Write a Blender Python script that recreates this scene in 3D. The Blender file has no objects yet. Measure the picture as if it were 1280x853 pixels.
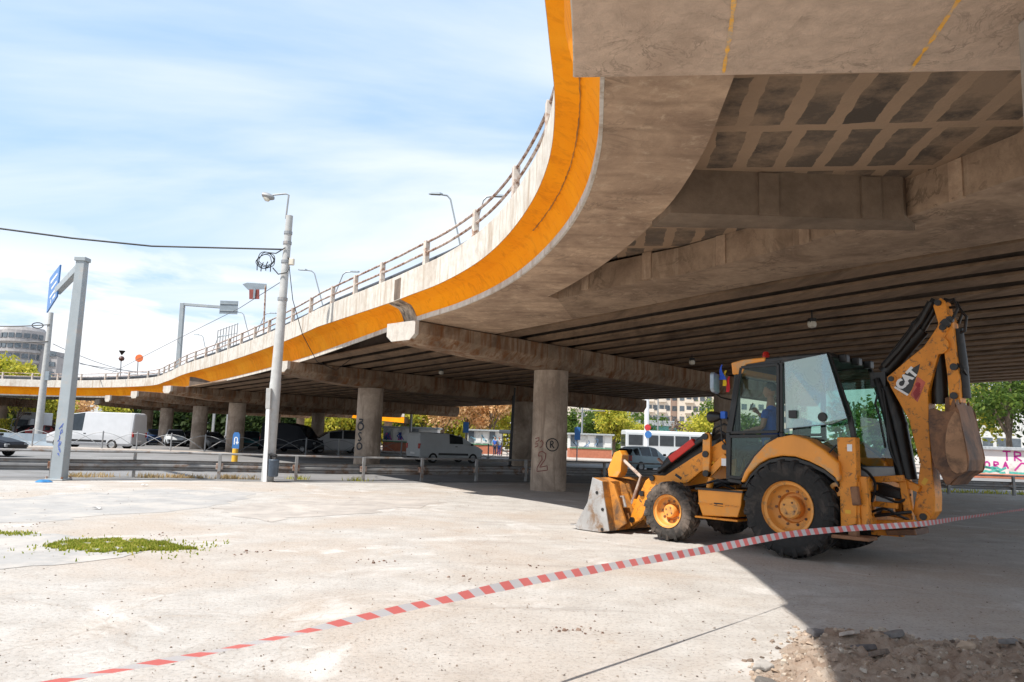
import bpy, bmesh, math, random
from mathutils import Vector, Matrix
random.seed(7)
S = bpy.context.scene
COL = S.collection
PI = math.pi
R_ = math.radians
# ---------------------------------------------------------------- camera
FPX, CX, CY, CH = 950.0, 640.0, 426.5, 1.6
PIT, ROL = math.atan(124 / 950), R_(2.0)
Fv = Vector((0, math.cos(PIT), math.sin(PIT))); Rx = Vector((1, 0, 0)); Ux = Vector((0, -math.sin(PIT), math.cos(PIT)))
Rv = math.cos(ROL) * Rx + math.sin(ROL) * Ux
Uv = math.cos(ROL) * Ux - math.sin(ROL) * Rx
cam_d = bpy.data.cameras.new('camera'); cam = bpy.data.objects.new('camera', cam_d); COL.objects.link(cam)
cam_d.sensor_width = 36; cam_d.lens = 36 * FPX / 1280; cam_d.clip_start = 0.05; cam_d.clip_end = 3000
cam.matrix_world = Matrix(((Rv.x, Uv.x, -Fv.x, 0), (Rv.y, Uv.y, -Fv.y, 0), (Rv.z, Uv.z, -Fv.z, CH), (0, 0, 0, 1)))
S.camera = cam


def ray(x, y):
    return Fv + Rv * ((x - CX) / FPX) + Uv * ((CY - y) / FPX)


def atz(x, y, z=0.0):      # the place in the world at height z seen along a measured sight line of the survey photo
    d = ray(x, y); t = (z - CH) / d.z
    return Vector((d.x * t, d.y * t, z))


def atd(x, y, Y):
    d = ray(x, y); t = Y / d.y
    return Vector((d.x * t, Y, CH + d.z * t))


# ---------------------------------------------------------------- object helpers
MW = {}


def empty(name, loc=(0, 0, 0), rz=0.0, label=None, cat=None, group=None, kind=None):
    o = bpy.data.objects.new(name, None); COL.objects.link(o)
    o.location = loc; o.rotation_euler = (0, 0, rz); o.empty_display_size = 0.2
    MW[o.name] = Matrix.Translation(Vector(loc)) @ Matrix.Rotation(rz, 4, 'Z')
    tag(o, label, cat, group, kind)
    return o


def tag(o, label=None, cat=None, group=None, kind=None):
    if label: o['label'] = label
    if cat: o['category'] = cat
    if group: o['group'] = group
    if kind: o['kind'] = kind
    return o


def kids(o):
    return [c for c in bpy.data.objects if c.parent == o]


def copy_tree(o, parent=None):
    c = o.copy(); COL.objects.link(c)
    if parent: c.parent = parent
    for ch in kids(o): copy_tree(ch, c)
    return c


class MB:
    def __init__(s):
        s.v = []; s.f = []; s.m = []

    def add(s, vs, fs, mi=0):
        b = len(s.v); s.v += [tuple(v) for v in vs]
        for f in fs: s.f.append([i + b for i in f]); s.m.append(mi)
        return s

    def box(s, c, d, rz=0.0, ry=0.0, rx=0.0, mi=0):
        M = Matrix.Translation(Vector(c)) @ Matrix.Rotation(rz, 4, 'Z') @ Matrix.Rotation(ry, 4, 'Y') @ Matrix.Rotation(rx, 4, 'X')
        h = [x / 2 for x in d]
        vs = [M @ Vector((sx * h[0], sy * h[1], sz * h[2])) for sx in (-1, 1) for sy in (-1, 1) for sz in (-1, 1)]
        return s.add(vs, [(0, 1, 3, 2), (4, 6, 7, 5), (0, 4, 5, 1), (2, 3, 7, 6), (0, 2, 6, 4), (1, 5, 7, 3)], mi)

    def bar(s, a, b, w, h, mi=0):          # rectangular bar between two points, h upright
        a = Vector(a); b = Vector(b); d = (b - a).normalized()
        up = Vector((0, 0, 1)) if abs(d.z) < .95 else Vector((1, 0, 0))
        x = d.cross(up).normalized(); y = x.cross(d).normalized()
        vs = [p + x * (i * w / 2) + y * (j * h / 2) for p in (a, b) for i, j in ((-1, -1), (1, -1), (1, 1), (-1, 1))]
        return s.add(vs, [(3, 2, 1, 0), (4, 5, 6, 7), (0, 1, 5, 4), (1, 2, 6, 5), (2, 3, 7, 6), (3, 0, 4, 7)], mi)

    def tube(s, pts, r, n=8, mi=0, cap=True):
        pts = [Vector(p) for p in pts]
        rs = r if isinstance(r, (list, tuple)) else [r] * len(pts)
        vs = []; fs = []
        up = None
        for i, p in enumerate(pts):
            d = (pts[min(i + 1, len(pts) - 1)] - pts[max(i - 1, 0)]).normalized()
            if up is None: up = Vector((0, 0, 1)) if abs(d.z) < .9 else Vector((1, 0, 0))
            x = d.cross(up).normalized(); y = x.cross(d).normalized(); up = y
            for k in range(n):
                a = 2 * PI * k / n
                vs.append(p + (x * math.cos(a) + y * math.sin(a)) * rs[i])
        for i in range(len(pts) - 1):
            for k in range(n):
                k2 = (k + 1) % n
                fs.append((i * n + k, i * n + k2, (i + 1) * n + k2, (i + 1) * n + k))
        if cap:
            fs.append(tuple(range(n - 1, -1, -1))); fs.append(tuple(range((len(pts) - 1) * n, len(pts) * n)))
        return s.add(vs, fs, mi)

    def lathe(s, prof, c, axis, n=24, mi=0):   # prof: (radius, along axis)
        c = Vector(c); ax = Vector(axis).normalized()
        up = Vector((0, 0, 1)) if abs(ax.z) < .9 else Vector((1, 0, 0))
        x = ax.cross(up).normalized(); y = ax.cross(x).normalized()
        vs = []; fs = []; m = len(prof)
        for k in range(n):
            a = 2 * PI * k / n
            for (r, h) in prof: vs.append(c + ax * h + (x * math.cos(a) + y * math.sin(a)) * r)
        for k in range(n):
            k2 = (k + 1) % n
            for i in range(m - 1): fs.append((k * m + i, k * m + i + 1, k2 * m + i + 1, k2 * m + i))
        return s.add(vs, fs, mi)

    def slab(s, lo, hi, mi=0):             # closed solid between two outlines of equal length
        n = len(lo)
        return s.add(list(lo) + list(hi), [tuple(range(n - 1, -1, -1)), tuple(range(n, 2 * n))] +
                     [(i, (i + 1) % n, n + (i + 1) % n, n + i) for i in range(n)], mi)

    def pxz(s, poly, y0, y1, mi=0):        # outline in local x,z pushed from y0 to y1
        return s.slab([(x, y0, z) for x, z in poly], [(x, y1, z) for x, z in poly], mi)

    def loft(s, rings, mi=0, closed=True, caps=True):
        n = len(rings[0]); vs = [p for r in rings for p in r]; fs = []
        for i in range(len(rings) - 1):
            for k in range(n if closed else n - 1):
                k2 = (k + 1) % n
                fs.append((i * n + k, i * n + k2, (i + 1) * n + k2, (i + 1) * n + k))
        if caps and closed:
            fs.append(tuple(range(n - 1, -1, -1))); fs.append(tuple(range((len(rings) - 1) * n, len(rings) * n)))
        return s.add(vs, fs, mi)

    def build(s, name, mat, parent=None, world=False, bev=0.0, smooth=False, bseg=2, sub=0):
        me = bpy.data.meshes.new(name)
        vs = s.v
        pm = MW.get(parent.name) if parent else None
        if world and pm is not None:
            inv = pm.inverted(); vs = [tuple(inv @ Vector(v)) for v in vs]
        me.from_pydata([tuple(v) for v in vs], [], s.f)
        mats = mat if isinstance(mat, (list, tuple)) else [mat]
        for m in mats: me.materials.append(m)
        for p, i in zip(me.polygons, s.m): p.material_index = i; p.use_smooth = smooth
        bm = bmesh.new(); bm.from_mesh(me); bmesh.ops.recalc_face_normals(bm, faces=bm.faces); bm.to_mesh(me); bm.free()
        if smooth and hasattr(me, 'set_sharp_from_angle'): me.set_sharp_from_angle(angle=R_(40))
        o = bpy.data.objects.new(name, me); COL.objects.link(o)
        if parent:
            o.parent = parent
            MW[o.name] = pm if pm is not None else Matrix.Identity(4)
        else: MW[o.name] = Matrix.Identity(4)
        if bev:
            b = o.modifiers.new('bevel', 'BEVEL'); b.width = bev; b.segments = bseg; b.limit_method = 'ANGLE'; b.angle_limit = R_(35)
        if sub:
            b = o.modifiers.new('sub', 'SUBSURF'); b.levels = sub; b.render_levels = sub
        return o


def text_mb(txt, size, fn, depth=0.0, bold=0.0, mb=None, mi=0, sx=1.0):
    """lettering: each glyph point (u,v) is handed to fn(u,v) for its place in space"""
    cu = bpy.data.curves.new('txt', 'FONT'); cu.body = txt; cu.size = size; cu.align_x = 'CENTER'; cu.align_y = 'CENTER'
    cu.offset = bold; cu.resolution_u = 3
    o = bpy.data.objects.new('txt', cu); COL.objects.link(o)
    dg = bpy.context.evaluated_depsgraph_get()
    me = bpy.data.meshes.new_from_object(o.evaluated_get(dg))
    mb = mb or MB()
    mb.add([fn(v.co.x * sx, v.co.y) for v in me.vertices], [tuple(p.vertices) for p in me.polygons], mi)
    bpy.data.objects.remove(o); bpy.data.curves.remove(cu); bpy.data.meshes.remove(me)
    return mb


def stroke_mb(lines, w, fn, mb=None):      # brush strokes as ribbons in (u,v), placed with fn
    mb = mb or MB()
    for ln in lines:
        pts = [Vector((p[0], p[1])) for p in ln]
        # densify
        q = []
        for a, b in zip(pts, pts[1:]):
            k = max(1, int((b - a).length / .06))
            q += [a.lerp(b, i / k) for i in range(k)]
        q.append(pts[-1])
        vs = []
        for i, p in enumerate(q):
            d = (q[min(i + 1, len(q) - 1)] - q[max(i - 1, 0)])
            d = d.normalized() if d.length > 0 else Vector((1, 0))
            nn = Vector((-d.y, d.x)) * w / 2
            vs += [fn(*(p + nn)), fn(*(p - nn))]
        mb.add(vs, [(2 * i, 2 * i + 1, 2 * i + 3, 2 * i + 2) for i in range(len(q) - 1)])
    return mb


# ---------------------------------------------------------------- materials
def newmat(name):
    m = bpy.data.materials.new(name); m.use_nodes = True
    nt = m.node_tree; b = nt.nodes['Principled BSDF']
    return m, nt, b


def N(nt, t, **k):
    n = nt.nodes.new(t)
    for a, v in k.items():
        if a in n.inputs: n.inputs[a].default_value = v
        else: setattr(n, a, v)
    return n


def ramp(nt, fac, stops):
    r = nt.nodes.new('ShaderNodeValToRGB'); e = r.color_ramp.elements
    while len(e) < len(stops): e.new(0.5)
    for i, (p, c) in enumerate(stops):
        e[i].position = p; e[i].color = (*c, 1) if len(c) == 3 else c
    nt.links.new(fac, r.inputs['Fac']); return r.outputs['Color']


def mixc(nt, fac, a, b, mode='MIX'):
    m = nt.nodes.new('ShaderNodeMix'); m.data_type = 'RGBA'; m.blend_type = mode
    L = nt.links
    if hasattr(fac, 'links'): L.new(fac, m.inputs[0])
    else: m.inputs[0].default_value = fac
    for s_, i in ((a, 6), (b, 7)):
        if hasattr(s_, 'links'): L.new(s_, m.inputs[i])
        else: m.inputs[i].default_value = (*s_, 1)
    return m.outputs[2]


def noise(nt, vec, scale, detail=6, rough=.6, dist=0.0):
    n = N(nt, 'ShaderNodeTexNoise', Scale=scale, Detail=detail, Roughness=rough, Distortion=dist)
    nt.links.new(vec, n.inputs['Vector']); return n.outputs['Fac']


def coord(nt, scale=(1, 1, 1), rot=(0, 0, 0), src='Object'):
    t = nt.nodes.new('ShaderNodeTexCoord'); mp = nt.nodes.new('ShaderNodeMapping')
    mp.inputs['Scale'].default_value = scale; mp.inputs['Rotation'].default_value = rot
    nt.links.new(t.outputs[src], mp.inputs['Vector']); return mp.outputs['Vector']


def bump(nt, b, h, strength=.3, dist=.02):
    n = N(nt, 'ShaderNodeBump', Strength=strength, Distance=dist)
    nt.links.new(h, n.inputs['Height']); nt.links.new(n.outputs['Normal'], b.inputs['Normal'])


def simple(name, c, rough=.6, metal=0.0, var=.25, scale=6.0, bmp=0.0, dirt=None, dirt_amt=.5, dscale=3.0, spec=.5, stretch=(1, 1, 1), coat=0.0):
    m, nt, b = newmat(name)
    v = coord(nt, stretch)
    n = noise(nt, v, scale)
    lo = tuple(x * (1 - var) for x in c); hi = tuple(min(1, x * (1 + var)) for x in c)
    col = ramp(nt, n, [(.3, lo), (.7, hi)])
    if dirt:
        d = noise(nt, v, dscale, 10, .72, .4)
        f = ramp(nt, d, [(.62 - dirt_amt * .3, (0, 0, 0)), (.72 - dirt_amt * .22, (1, 1, 1))])
        col = mixc(nt, f, col, dirt)
    nt.links.new(col, b.inputs['Base Color'])
    b.inputs['Roughness'].default_value = rough; b.inputs['Metallic'].default_value = metal
    b.inputs['Specular IOR Level'].default_value = spec; b.inputs['Coat Weight'].default_value = coat
    if bmp: bump(nt, b, noise(nt, v, scale * 6, 8), bmp, .02)
    return m


def concrete(name, c, dark, stain=None, stretch=(1, 1, 1), amt=.5, slo=.56, bmp=.35, rot=(0, 0, 0), board=0.0, sc=1.0, fine=None, crack=0.0):
    m, nt, b = newmat(name)
    v = coord(nt, stretch, rot)
    n1 = noise(nt, v, .7 * sc, 8, .65, .6); n2 = noise(nt, v, 5 * sc, 10, .7)
    lo = tuple(x * .8 for x in c); hi = tuple(min(1, x * 1.15) for x in c)
    col = ramp(nt, n2, [(.3, lo), (.7, hi)])
    f = ramp(nt, n1, [(.60 - .22 * amt, (0, 0, 0)), (.78 - .1 * amt, (1, 1, 1))])
    col = mixc(nt, f, col, dark)
    if stain:
        v2 = coord(nt, (3, 3, .35), rot)
        f2 = ramp(nt, noise(nt, v2, 1.3 * sc, 8, .7, .5), [(slo, (0, 0, 0)), (slo + .17, (1, 1, 1))])
        col = mixc(nt, f2, col, stain)
    h = n2
    if board:
        w = N(nt, 'ShaderNodeTexWave', Scale=board, Distortion=.6); w.wave_type = 'BANDS'; w.bands_direction = 'Y'
        nt.links.new(v, w.inputs['Vector'])
        col = mixc(nt, .18, col, ramp(nt, w.outputs['Fac'], [(.0, (.2, .17, .14)), (.15, (1, 1, 1))]), 'MULTIPLY')
    if crack:
        vv = coord(nt, (1, 1, 1)); n4 = noise(nt, vv, crack, 7, .62, 1.6)
        f4 = ramp(nt, n4, [(.470, (0, 0, 0)), (.494, (.75, .75, .75)), (.506, (.75, .75, .75)), (.53, (0, 0, 0))])
        f5 = ramp(nt, noise(nt, vv, 1.1, 4), [(.42, (0, 0, 0)), (.62, (1, 1, 1))])
        col = mixc(nt, mixc(nt, 1.0, f4, f5, 'MULTIPLY'), col, tuple(x * .42 for x in c))
    nt.links.new(col, b.inputs['Base Color']); b.inputs['Roughness'].default_value = .92
    b.inputs['Specular IOR Level'].default_value = .25
    bump(nt, b, noise(nt, v, 14 * sc, 10, .75) if fine is None else noise(nt, v, fine, 12, .8, 1.2), bmp, .03)
    return m


def glass(name, tint, refl=.18, alpha=.8, rough=.02, painted_refl=0.0):
    m, nt, b = newmat(name)
    nt.nodes.remove(b); out = nt.nodes['Material Output']
    tr = N(nt, 'ShaderNodeBsdfTransparent'); tr.inputs['Color'].default_value = (*tint, 1)
    gl = N(nt, 'ShaderNodeBsdfGlossy', Roughness=rough); gl.inputs['Color'].default_value = (.9, .95, .95, 1)
    lw = N(nt, 'ShaderNodeLayerWeight', Blend=.35)
    ma = N(nt, 'ShaderNodeMath', operation='MULTIPLY_ADD'); ma.inputs[1].default_value = .35; ma.inputs[2].default_value = refl
    nt.links.new(lw.outputs['Fresnel'], ma.inputs[0])
    mx = N(nt, 'ShaderNodeMixShader'); nt.links.new(ma.outputs[0], mx.inputs[0]); nt.links.new(tr.outputs[0], mx.inputs[1]); nt.links.new(gl.outputs[0], mx.inputs[2])
    last = mx
    if painted_refl:
        df = N(nt, 'ShaderNodeBsdfDiffuse'); df.inputs['Color'].default_value = (.47, .62, .58, 1)  # pale green diffuse blotches painted in for reflections on the pane
        v = coord(nt, (1, 1, 1)); f = ramp(nt, noise(nt, v, 2.2, 6, .6, .8), [(.42, (painted_refl, painted_refl, painted_refl)), (.54, (painted_refl * .12,) * 3)])
        m2 = N(nt, 'ShaderNodeMixShader'); nt.links.new(f, m2.inputs[0]); nt.links.new(mx.outputs[0], m2.inputs[1]); nt.links.new(df.outputs[0], m2.inputs[2]); last = m2
    nt.links.new(last.outputs[0], out.inputs['Surface'])
    return m


def leafmat(name, c1, c2, c3):
    m, nt, b = newmat(name)
    g = nt.nodes.new('ShaderNodeNewGeometry')
    col = ramp(nt, g.outputs['Random Per Island'], [(.0, c1), (.5, c2), (1.0, c3)])
    n = noise(nt, coord(nt), .8, 4)
    col = mixc(nt, .6, col, ramp(nt, n, [(.3, (.55, .6, .5)), (.7, (1.25, 1.2, 1.1))]), 'MULTIPLY')
    nt.links.new(col, b.inputs['Base Color']); b.inputs['Roughness'].default_value = .6
    b.inputs['Specular IOR Level'].default_value = .25
    try: b.inputs['Transmission Weight'].default_value = 0.0
    except Exception: pass
    t = N(nt, 'ShaderNodeBsdfTranslucent'); nt.links.new(col, t.inputs['Color'])
    mx = N(nt, 'ShaderNodeMixShader'); mx.inputs[0].default_value = .45
    nt.links.new(b.outputs[0], mx.inputs[1]); nt.links.new(t.outputs[0], mx.inputs[2])
    nt.links.new(mx.outputs[0], nt.nodes['Material Output'].inputs['Surface'])
    return m


M = {}
BR = (.36, .285, .225)
M['soffit'] = concrete('soffit_concrete', (.50, .355, .245), (.24, .16, .11), amt=.85, bmp=.5, stain=(.56, .43, .31), slo=.55, board=.45, crack=.9, stretch=(1, 1, 1))
M['stucco'] = concrete('stucco_concrete', (.62, .47, .36), (.45, .325, .24), amt=.6, bmp=1.0, fine=7.0, crack=2.6)
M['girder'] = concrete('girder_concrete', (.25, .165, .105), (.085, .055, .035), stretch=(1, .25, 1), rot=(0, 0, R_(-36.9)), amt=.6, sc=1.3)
M['beam'] = concrete('pier_cap_concrete', (.32, .235, .165), (.09, .056, .036), stain=(.17, .075, .032), amt=.8, slo=.46)
M['beamend'] = concrete('painted_concrete_end', (.52, .48, .43), (.36, .28, .22), stain=(.33, .25, .19), amt=.4)
M['column'] = concrete('column_concrete', (.45, .36, .285), (.17, .13, .10), stain=(.25, .19, .145), amt=.75, slo=.5)
M['white'] = concrete('white_parapet_paint', (.58, .545, .49), (.40, .335, .275), stain=(.37, .29, .22), amt=.5, slo=.50, bmp=.15)
M['slab'] = concrete('deck_slab', (.13, .10, .08), (.05, .04, .032), amt=.7)  # also put on the girder webs as painted shade


def orange_mat():
    m, nt, b = newmat('orange_fascia_paint')
    v = coord(nt)
    col = ramp(nt, noise(nt, v, .8, 8, .6), [(.3, (.86, .265, .003)), (.7, (.95, .335, .006))])
    v2 = coord(nt, (4, 4, .5))
    f = ramp(nt, noise(nt, v2, 1.1, 10, .7, .8), [(.50, (0, 0, 0)), (.72, (.62, .62, .62))])
    col = mixc(nt, f, col, (.50, .135, .006))
    f = ramp(nt, noise(nt, v, .35, 6, .6, .5), [(.50, (0, 0, 0)), (.70, (.7, .7, .7))])
    col = mixc(nt, f, col, (.96, .40, .02))
    f = ramp(nt, noise(nt, v, 9, 6, .7), [(.70, (0, 0, 0)), (.74, (.8, .8, .8))])
    col = mixc(nt, f, col, (.25, .13, .05))
    nt.links.new(col, b.inputs['Base Color']); b.inputs['Roughness'].default_value = .75
    b.inputs['Specular IOR Level'].default_value = .08
    bump(nt, b, noise(nt, v, 20, 8), .25, .02)
    return m


M['orange_f'] = orange_mat()


def coffer_mat():
    m, nt, b = newmat('coffer_ceiling')
    v = coord(nt, (1, 1, 1), (0, 0, R_(8)))
    vn = noise(nt, v, 1.4, 4)
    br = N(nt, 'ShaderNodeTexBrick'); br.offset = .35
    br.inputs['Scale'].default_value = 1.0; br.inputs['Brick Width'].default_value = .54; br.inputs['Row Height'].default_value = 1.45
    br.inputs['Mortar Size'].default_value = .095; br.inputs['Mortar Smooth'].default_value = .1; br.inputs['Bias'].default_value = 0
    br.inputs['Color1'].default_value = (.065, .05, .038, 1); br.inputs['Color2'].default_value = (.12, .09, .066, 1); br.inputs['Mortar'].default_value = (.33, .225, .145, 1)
    mv = N(nt, 'ShaderNodeVectorMath', operation='ADD')
    nz = N(nt, 'ShaderNodeTexNoise', Scale=2.6, Detail=8); nt.links.new(v, nz.inputs['Vector'])
    sc = N(nt, 'ShaderNodeVectorMath', operation='SCALE'); sc.inputs['Scale'].default_value = .13
    nt.links.new(nz.outputs['Color'], sc.inputs[0]); nt.links.new(v, mv.inputs[0]); nt.links.new(sc.outputs[0], mv.inputs[1]); nt.links.new(mv.outputs[0], br.inputs['Vector'])
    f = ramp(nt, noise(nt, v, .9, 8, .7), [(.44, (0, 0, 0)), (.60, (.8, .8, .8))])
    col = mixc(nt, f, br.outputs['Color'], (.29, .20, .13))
    nt.links.new(col, b.inputs['Base Color']); b.inputs['Roughness'].default_value = .95
    bump(nt, b, noise(nt, v, 18, 8), .5, .03)
    return m


M['coffer'] = coffer_mat()
M['rail'] = simple('rusty_rail_paint', (.52, .43, .37), .7, .2, .2, 3, .1, (.22, .10, .055), .62, 5)
M['galv'] = simple('galvanised_steel', (.27, .28, .29), .55, .3, .15, 2, .05, (.36, .30, .26), .25, 2)
M['galvdark'] = simple('weathered_steel_rail', (.27, .265, .26), .6, .25, .2, 3, .05, (.17, .095, .055), .33, 1.8)
M['pole'] = simple('pale_painted_pole', (.31, .345, .365), .5, .1, .1, 2, .05, (.38, .36, .34), .3, 2)
M['cpole'] = simple('spun_concrete_pole', (.42, .42, .41), .85, 0, .12, 5, .2, (.40, .37, .33), .3, 1.5)
M['dark'] = simple('black_plastic', (.010, .010, .011), .45, 0, .3, 8)
M['rubber'] = simple('tyre_rubber', (.014, .013, .0125), .8, 0, .3, 14, .3, (.06, .048, .04), .36, 2.6)
M['rubber_dusty'] = simple('dusty_tyre_rubber', (.03, .026, .023), .85, 0, .3, 14, .3, (.13, .10, .08), .55, 2.2)
M['rim'] = simple('dusty_rim_paint', (.70, .31, .065), .55, 0, .12, 4, .05, (.30, .18, .09), .3, 6)
M['hose'] = simple('hydraulic_hose', (.008, .008, .009), .5, 0, .2, 9)
M['yellow'] = simple('machine_yellow_paint', (.77, .285, .022), .45, 0, .08, 2.5, .05, (.50, .30, .13), .34, 2.0, coat=.25)
M['yellow_w'] = simple('worn_yellow_paint', (.74, .265, .018), .5, 0, .14, 3, .1, (.07, .045, .03), .28, 11)
M['bucketp'] = simple('scuffed_bucket_paint', (.50, .20, .03), .6, .05, .2, 2.5, .15, (.12, .07, .04), .62, 2.2)
M['rusty_light'] = simple('scuffed_rusty_plate', (.34, .19, .105), .6, .3, .3, 3, .25, (.13, .075, .045), .45, 2.5)
M['steel'] = simple('scraped_bucket_steel', (.40, .39, .38), .5, .4, .2, 3, .15, (.25, .16, .10), .45, 2.5)
M['rusty'] = simple('rusty_bucket', (.23, .115, .06), .65, .3, .4, 2.2, .3, (.085, .05, .036), .5, 1.8)
M['black'] = simple('black_machine_paint', (.009, .009, .0095), .4, 0, .3, 5, 0, (.04, .033, .028), .22, 3)
M['chrome'] = simple('chrome_rod', (.7, .7, .7), .15, 1, .05, 3)
M['red'] = simple('red_sleeve', (.62, .03, .02), .5, 0, .15, 6)
M['redlight'] = simple('red_beacon', (.45, .02, .015), .2, 0, .1, 6)
M['cabglass'] = glass('cab_glass', (.60, .76, .71), .03)
M['paneglass'] = glass('raised_pane_glass', (.40, .64, .58), .26, painted_refl=.5)
M['carglass'] = simple('dark_window_glass', (.025, .03, .035), .08, 0, .3, 2)
M['winglass'] = simple('house_window_glass', (.10, .12, .14), .15, 0, .4, 2)
M['doorglass'] = glass('door_glass', (.82, .88, .86), .0)
M['post'] = simple('pale_rusty_post', (.56, .50, .44), .8, 0, .15, 4, .1, (.27, .13, .07), .42, 4)
M['skin'] = simple('skin', (.50, .27, .19), .55, 0, .06, 9)
M['hair'] = simple('grey_hair', (.20, .19, .18), .8, 0, .3, 40)
M['blue'] = simple('blue_cloth', (.03, .12, .50), .8, 0, .2, 8)
M['navy'] = simple('dark_trousers', (.03, .04, .08), .85, 0, .2, 8)
M['tee'] = simple('white_cloth', (.75, .75, .76), .85, 0, .08, 8)
M['signblue'] = simple('blue_sign_face', (.045, .17, .44), .4, 0, .15, 2)
M['signback'] = simple('grey_sign_back', (.24, .28, .31), .5, .2, .15, 3)
M['signwhite'] = simple('white_sign_paint', (.8, .8, .8), .5, 0, .05, 2)
M['ylw'] = simple('traffic_yellow', (.75, .42, .03), .5, 0, .1, 3)
M['asphalt'] = simple('road_asphalt', (.20, .195, .195), .9, 0, .15, 1.2, .2, (.15, .145, .14), .45, .25)
M['kerb'] = concrete('kerb_stone', (.42, .40, .37), (.30, .27, .24))
M['pave'] = concrete('pavement', (.42, .37, .33), (.34, .29, .25))
M['marking'] = simple('road_paint', (.62, .61, .58), .8, 0, .15, 4, 0, (.3, .29, .28), .4, 3)
M['bark'] = simple('bark', (.13, .095, .07), .9, 0, .3, 5, .5)
M['leaf_g'] = leafmat('leaf_green', (.05, .095, .018), (.10, .17, .03), (.18, .24, .045))
M['leaf_y'] = leafmat('leaf_yellow_green', (.24, .29, .035), (.48, .46, .06), (.68, .58, .09))
M['leaf_o'] = leafmat('leaf_autumn', (.50, .28, .12), (.78, .50, .26), (.85, .62, .38))
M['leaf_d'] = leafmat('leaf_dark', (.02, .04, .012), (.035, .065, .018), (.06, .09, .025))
M['leaf_b'] = leafmat('leaf_bare_brown', (.15, .10, .08), (.22, .16, .13), (.30, .22, .18))
# ================================================================ world, sun
SUN_EL, SUN_DIR = R_(57), Vector((2.55, 2.0, 0)).normalized()     # horizontal direction the light travels
W = bpy.data.worlds.new('World'); S.world = W; W.use_nodes = True
nt = W.node_tree; bg = nt.nodes['Background']
sky = nt.nodes.new('ShaderNodeTexSky'); sky.sky_type = 'NISHITA'; sky.sun_disc = False
sky.sun_elevation = SUN_EL; sky.sun_rotation = math.atan2(-SUN_DIR.x, -SUN_DIR.y); sky.air_density = 1.0; sky.dust_density = 1.0; sky.ozone_density = 1.5
tc = nt.nodes.new('ShaderNodeTexCoord')
sep = nt.nodes.new('ShaderNodeSeparateXYZ'); nt.links.new(tc.outputs['Generated'], sep.inputs[0])


def wm(op, a, b=None, c=None):
    n = nt.nodes.new('ShaderNodeMath'); n.operation = op
    for i, x in enumerate((a, b, c)):
        if x is None: continue
        if hasattr(x, 'links'): nt.links.new(x, n.inputs[i])
        else: n.inputs[i].default_value = x
    return n.outputs[0]


zc = wm('ADD', wm('MAXIMUM', sep.outputs['Z'], 0.0), .14)
cmb = nt.nodes.new('ShaderNodeCombineXYZ')
nt.links.new(wm('DIVIDE', sep.outputs['X'], zc), cmb.inputs[0]); nt.links.new(wm('DIVIDE', sep.outputs['Y'], zc), cmb.inputs[1])
mp = nt.nodes.new('ShaderNodeMapping'); mp.inputs['Rotation'].default_value = (0, 0, R_(35)); mp.inputs['Scale'].default_value = (.45, 1.1, 1); mp.inputs['Location'].default_value = (.35, .55, 0)
nt.links.new(cmb.outputs[0], mp.inputs['Vector'])
ci = ramp(nt, noise(nt, mp.outputs[0], 1.0, 9, .52, .5), [(.36, (.06,) * 3), (.66, (.9,) * 3)])
# low heaped clouds towards the horizon
mp2 = nt.nodes.new('ShaderNodeMapping'); mp2.inputs['Scale'].default_value = (3.2, 3.2, 10); mp2.inputs['Location'].default_value = (1.3, .2, .75)
nt.links.new(tc.outputs['Generated'], mp2.inputs['Vector'])
cu_ = ramp(nt, noise(nt, mp2.outputs[0], 1.0, 10, .55, .3), [(.44, (0,) * 3), (.54, (1,) * 3)])
low = ramp(nt, sep.outputs['Z'], [(.0, (1,) * 3), (.17, (1,) * 3), (.25, (0,) * 3)])
cum = wm('MULTIPLY', cu_, low)
hz = ramp(nt, sep.outputs['Z'], [(.0, (.75,) * 3), (.16, (.0,) * 3)])
msk = wm('MINIMUM', wm('MAXIMUM', wm('MAXIMUM', ci, cum), hz), 1.0)
cl = mixc(nt, msk, mixc(nt, .75, sky.outputs[0], (1.78, 2.85, 4.05)), (4.5, 4.6, 4.75))
nt.links.new(cl, bg.inputs['Color']); bg.inputs['Strength'].default_value = .10
sd = bpy.data.lights.new('sun', 'SUN'); sd.energy = 2.6; sd.angle = R_(.8); sd.color = (1, .95, .87)
so = bpy.data.objects.new('sun', sd); COL.objects.link(so)
ld = Vector((SUN_DIR.x * math.cos(SUN_EL), SUN_DIR.y * math.cos(SUN_EL), -math.sin(SUN_EL)))
so.rotation_euler = ld.to_track_quat('-Z', 'Y').to_euler(); so.location = (-10, -10, 30)
S.view_settings.view_transform = 'Standard'; S.view_settings.look = 'None'; S.view_settings.gamma = 1; S.view_settings.exposure = 1.33
S.render.engine = 'CYCLES'
S.cycles.max_bounces = 10; S.cycles.diffuse_bounces = 6; S.cycles.transparent_max_bounces = 12
S.cycles.use_denoising = True

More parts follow.
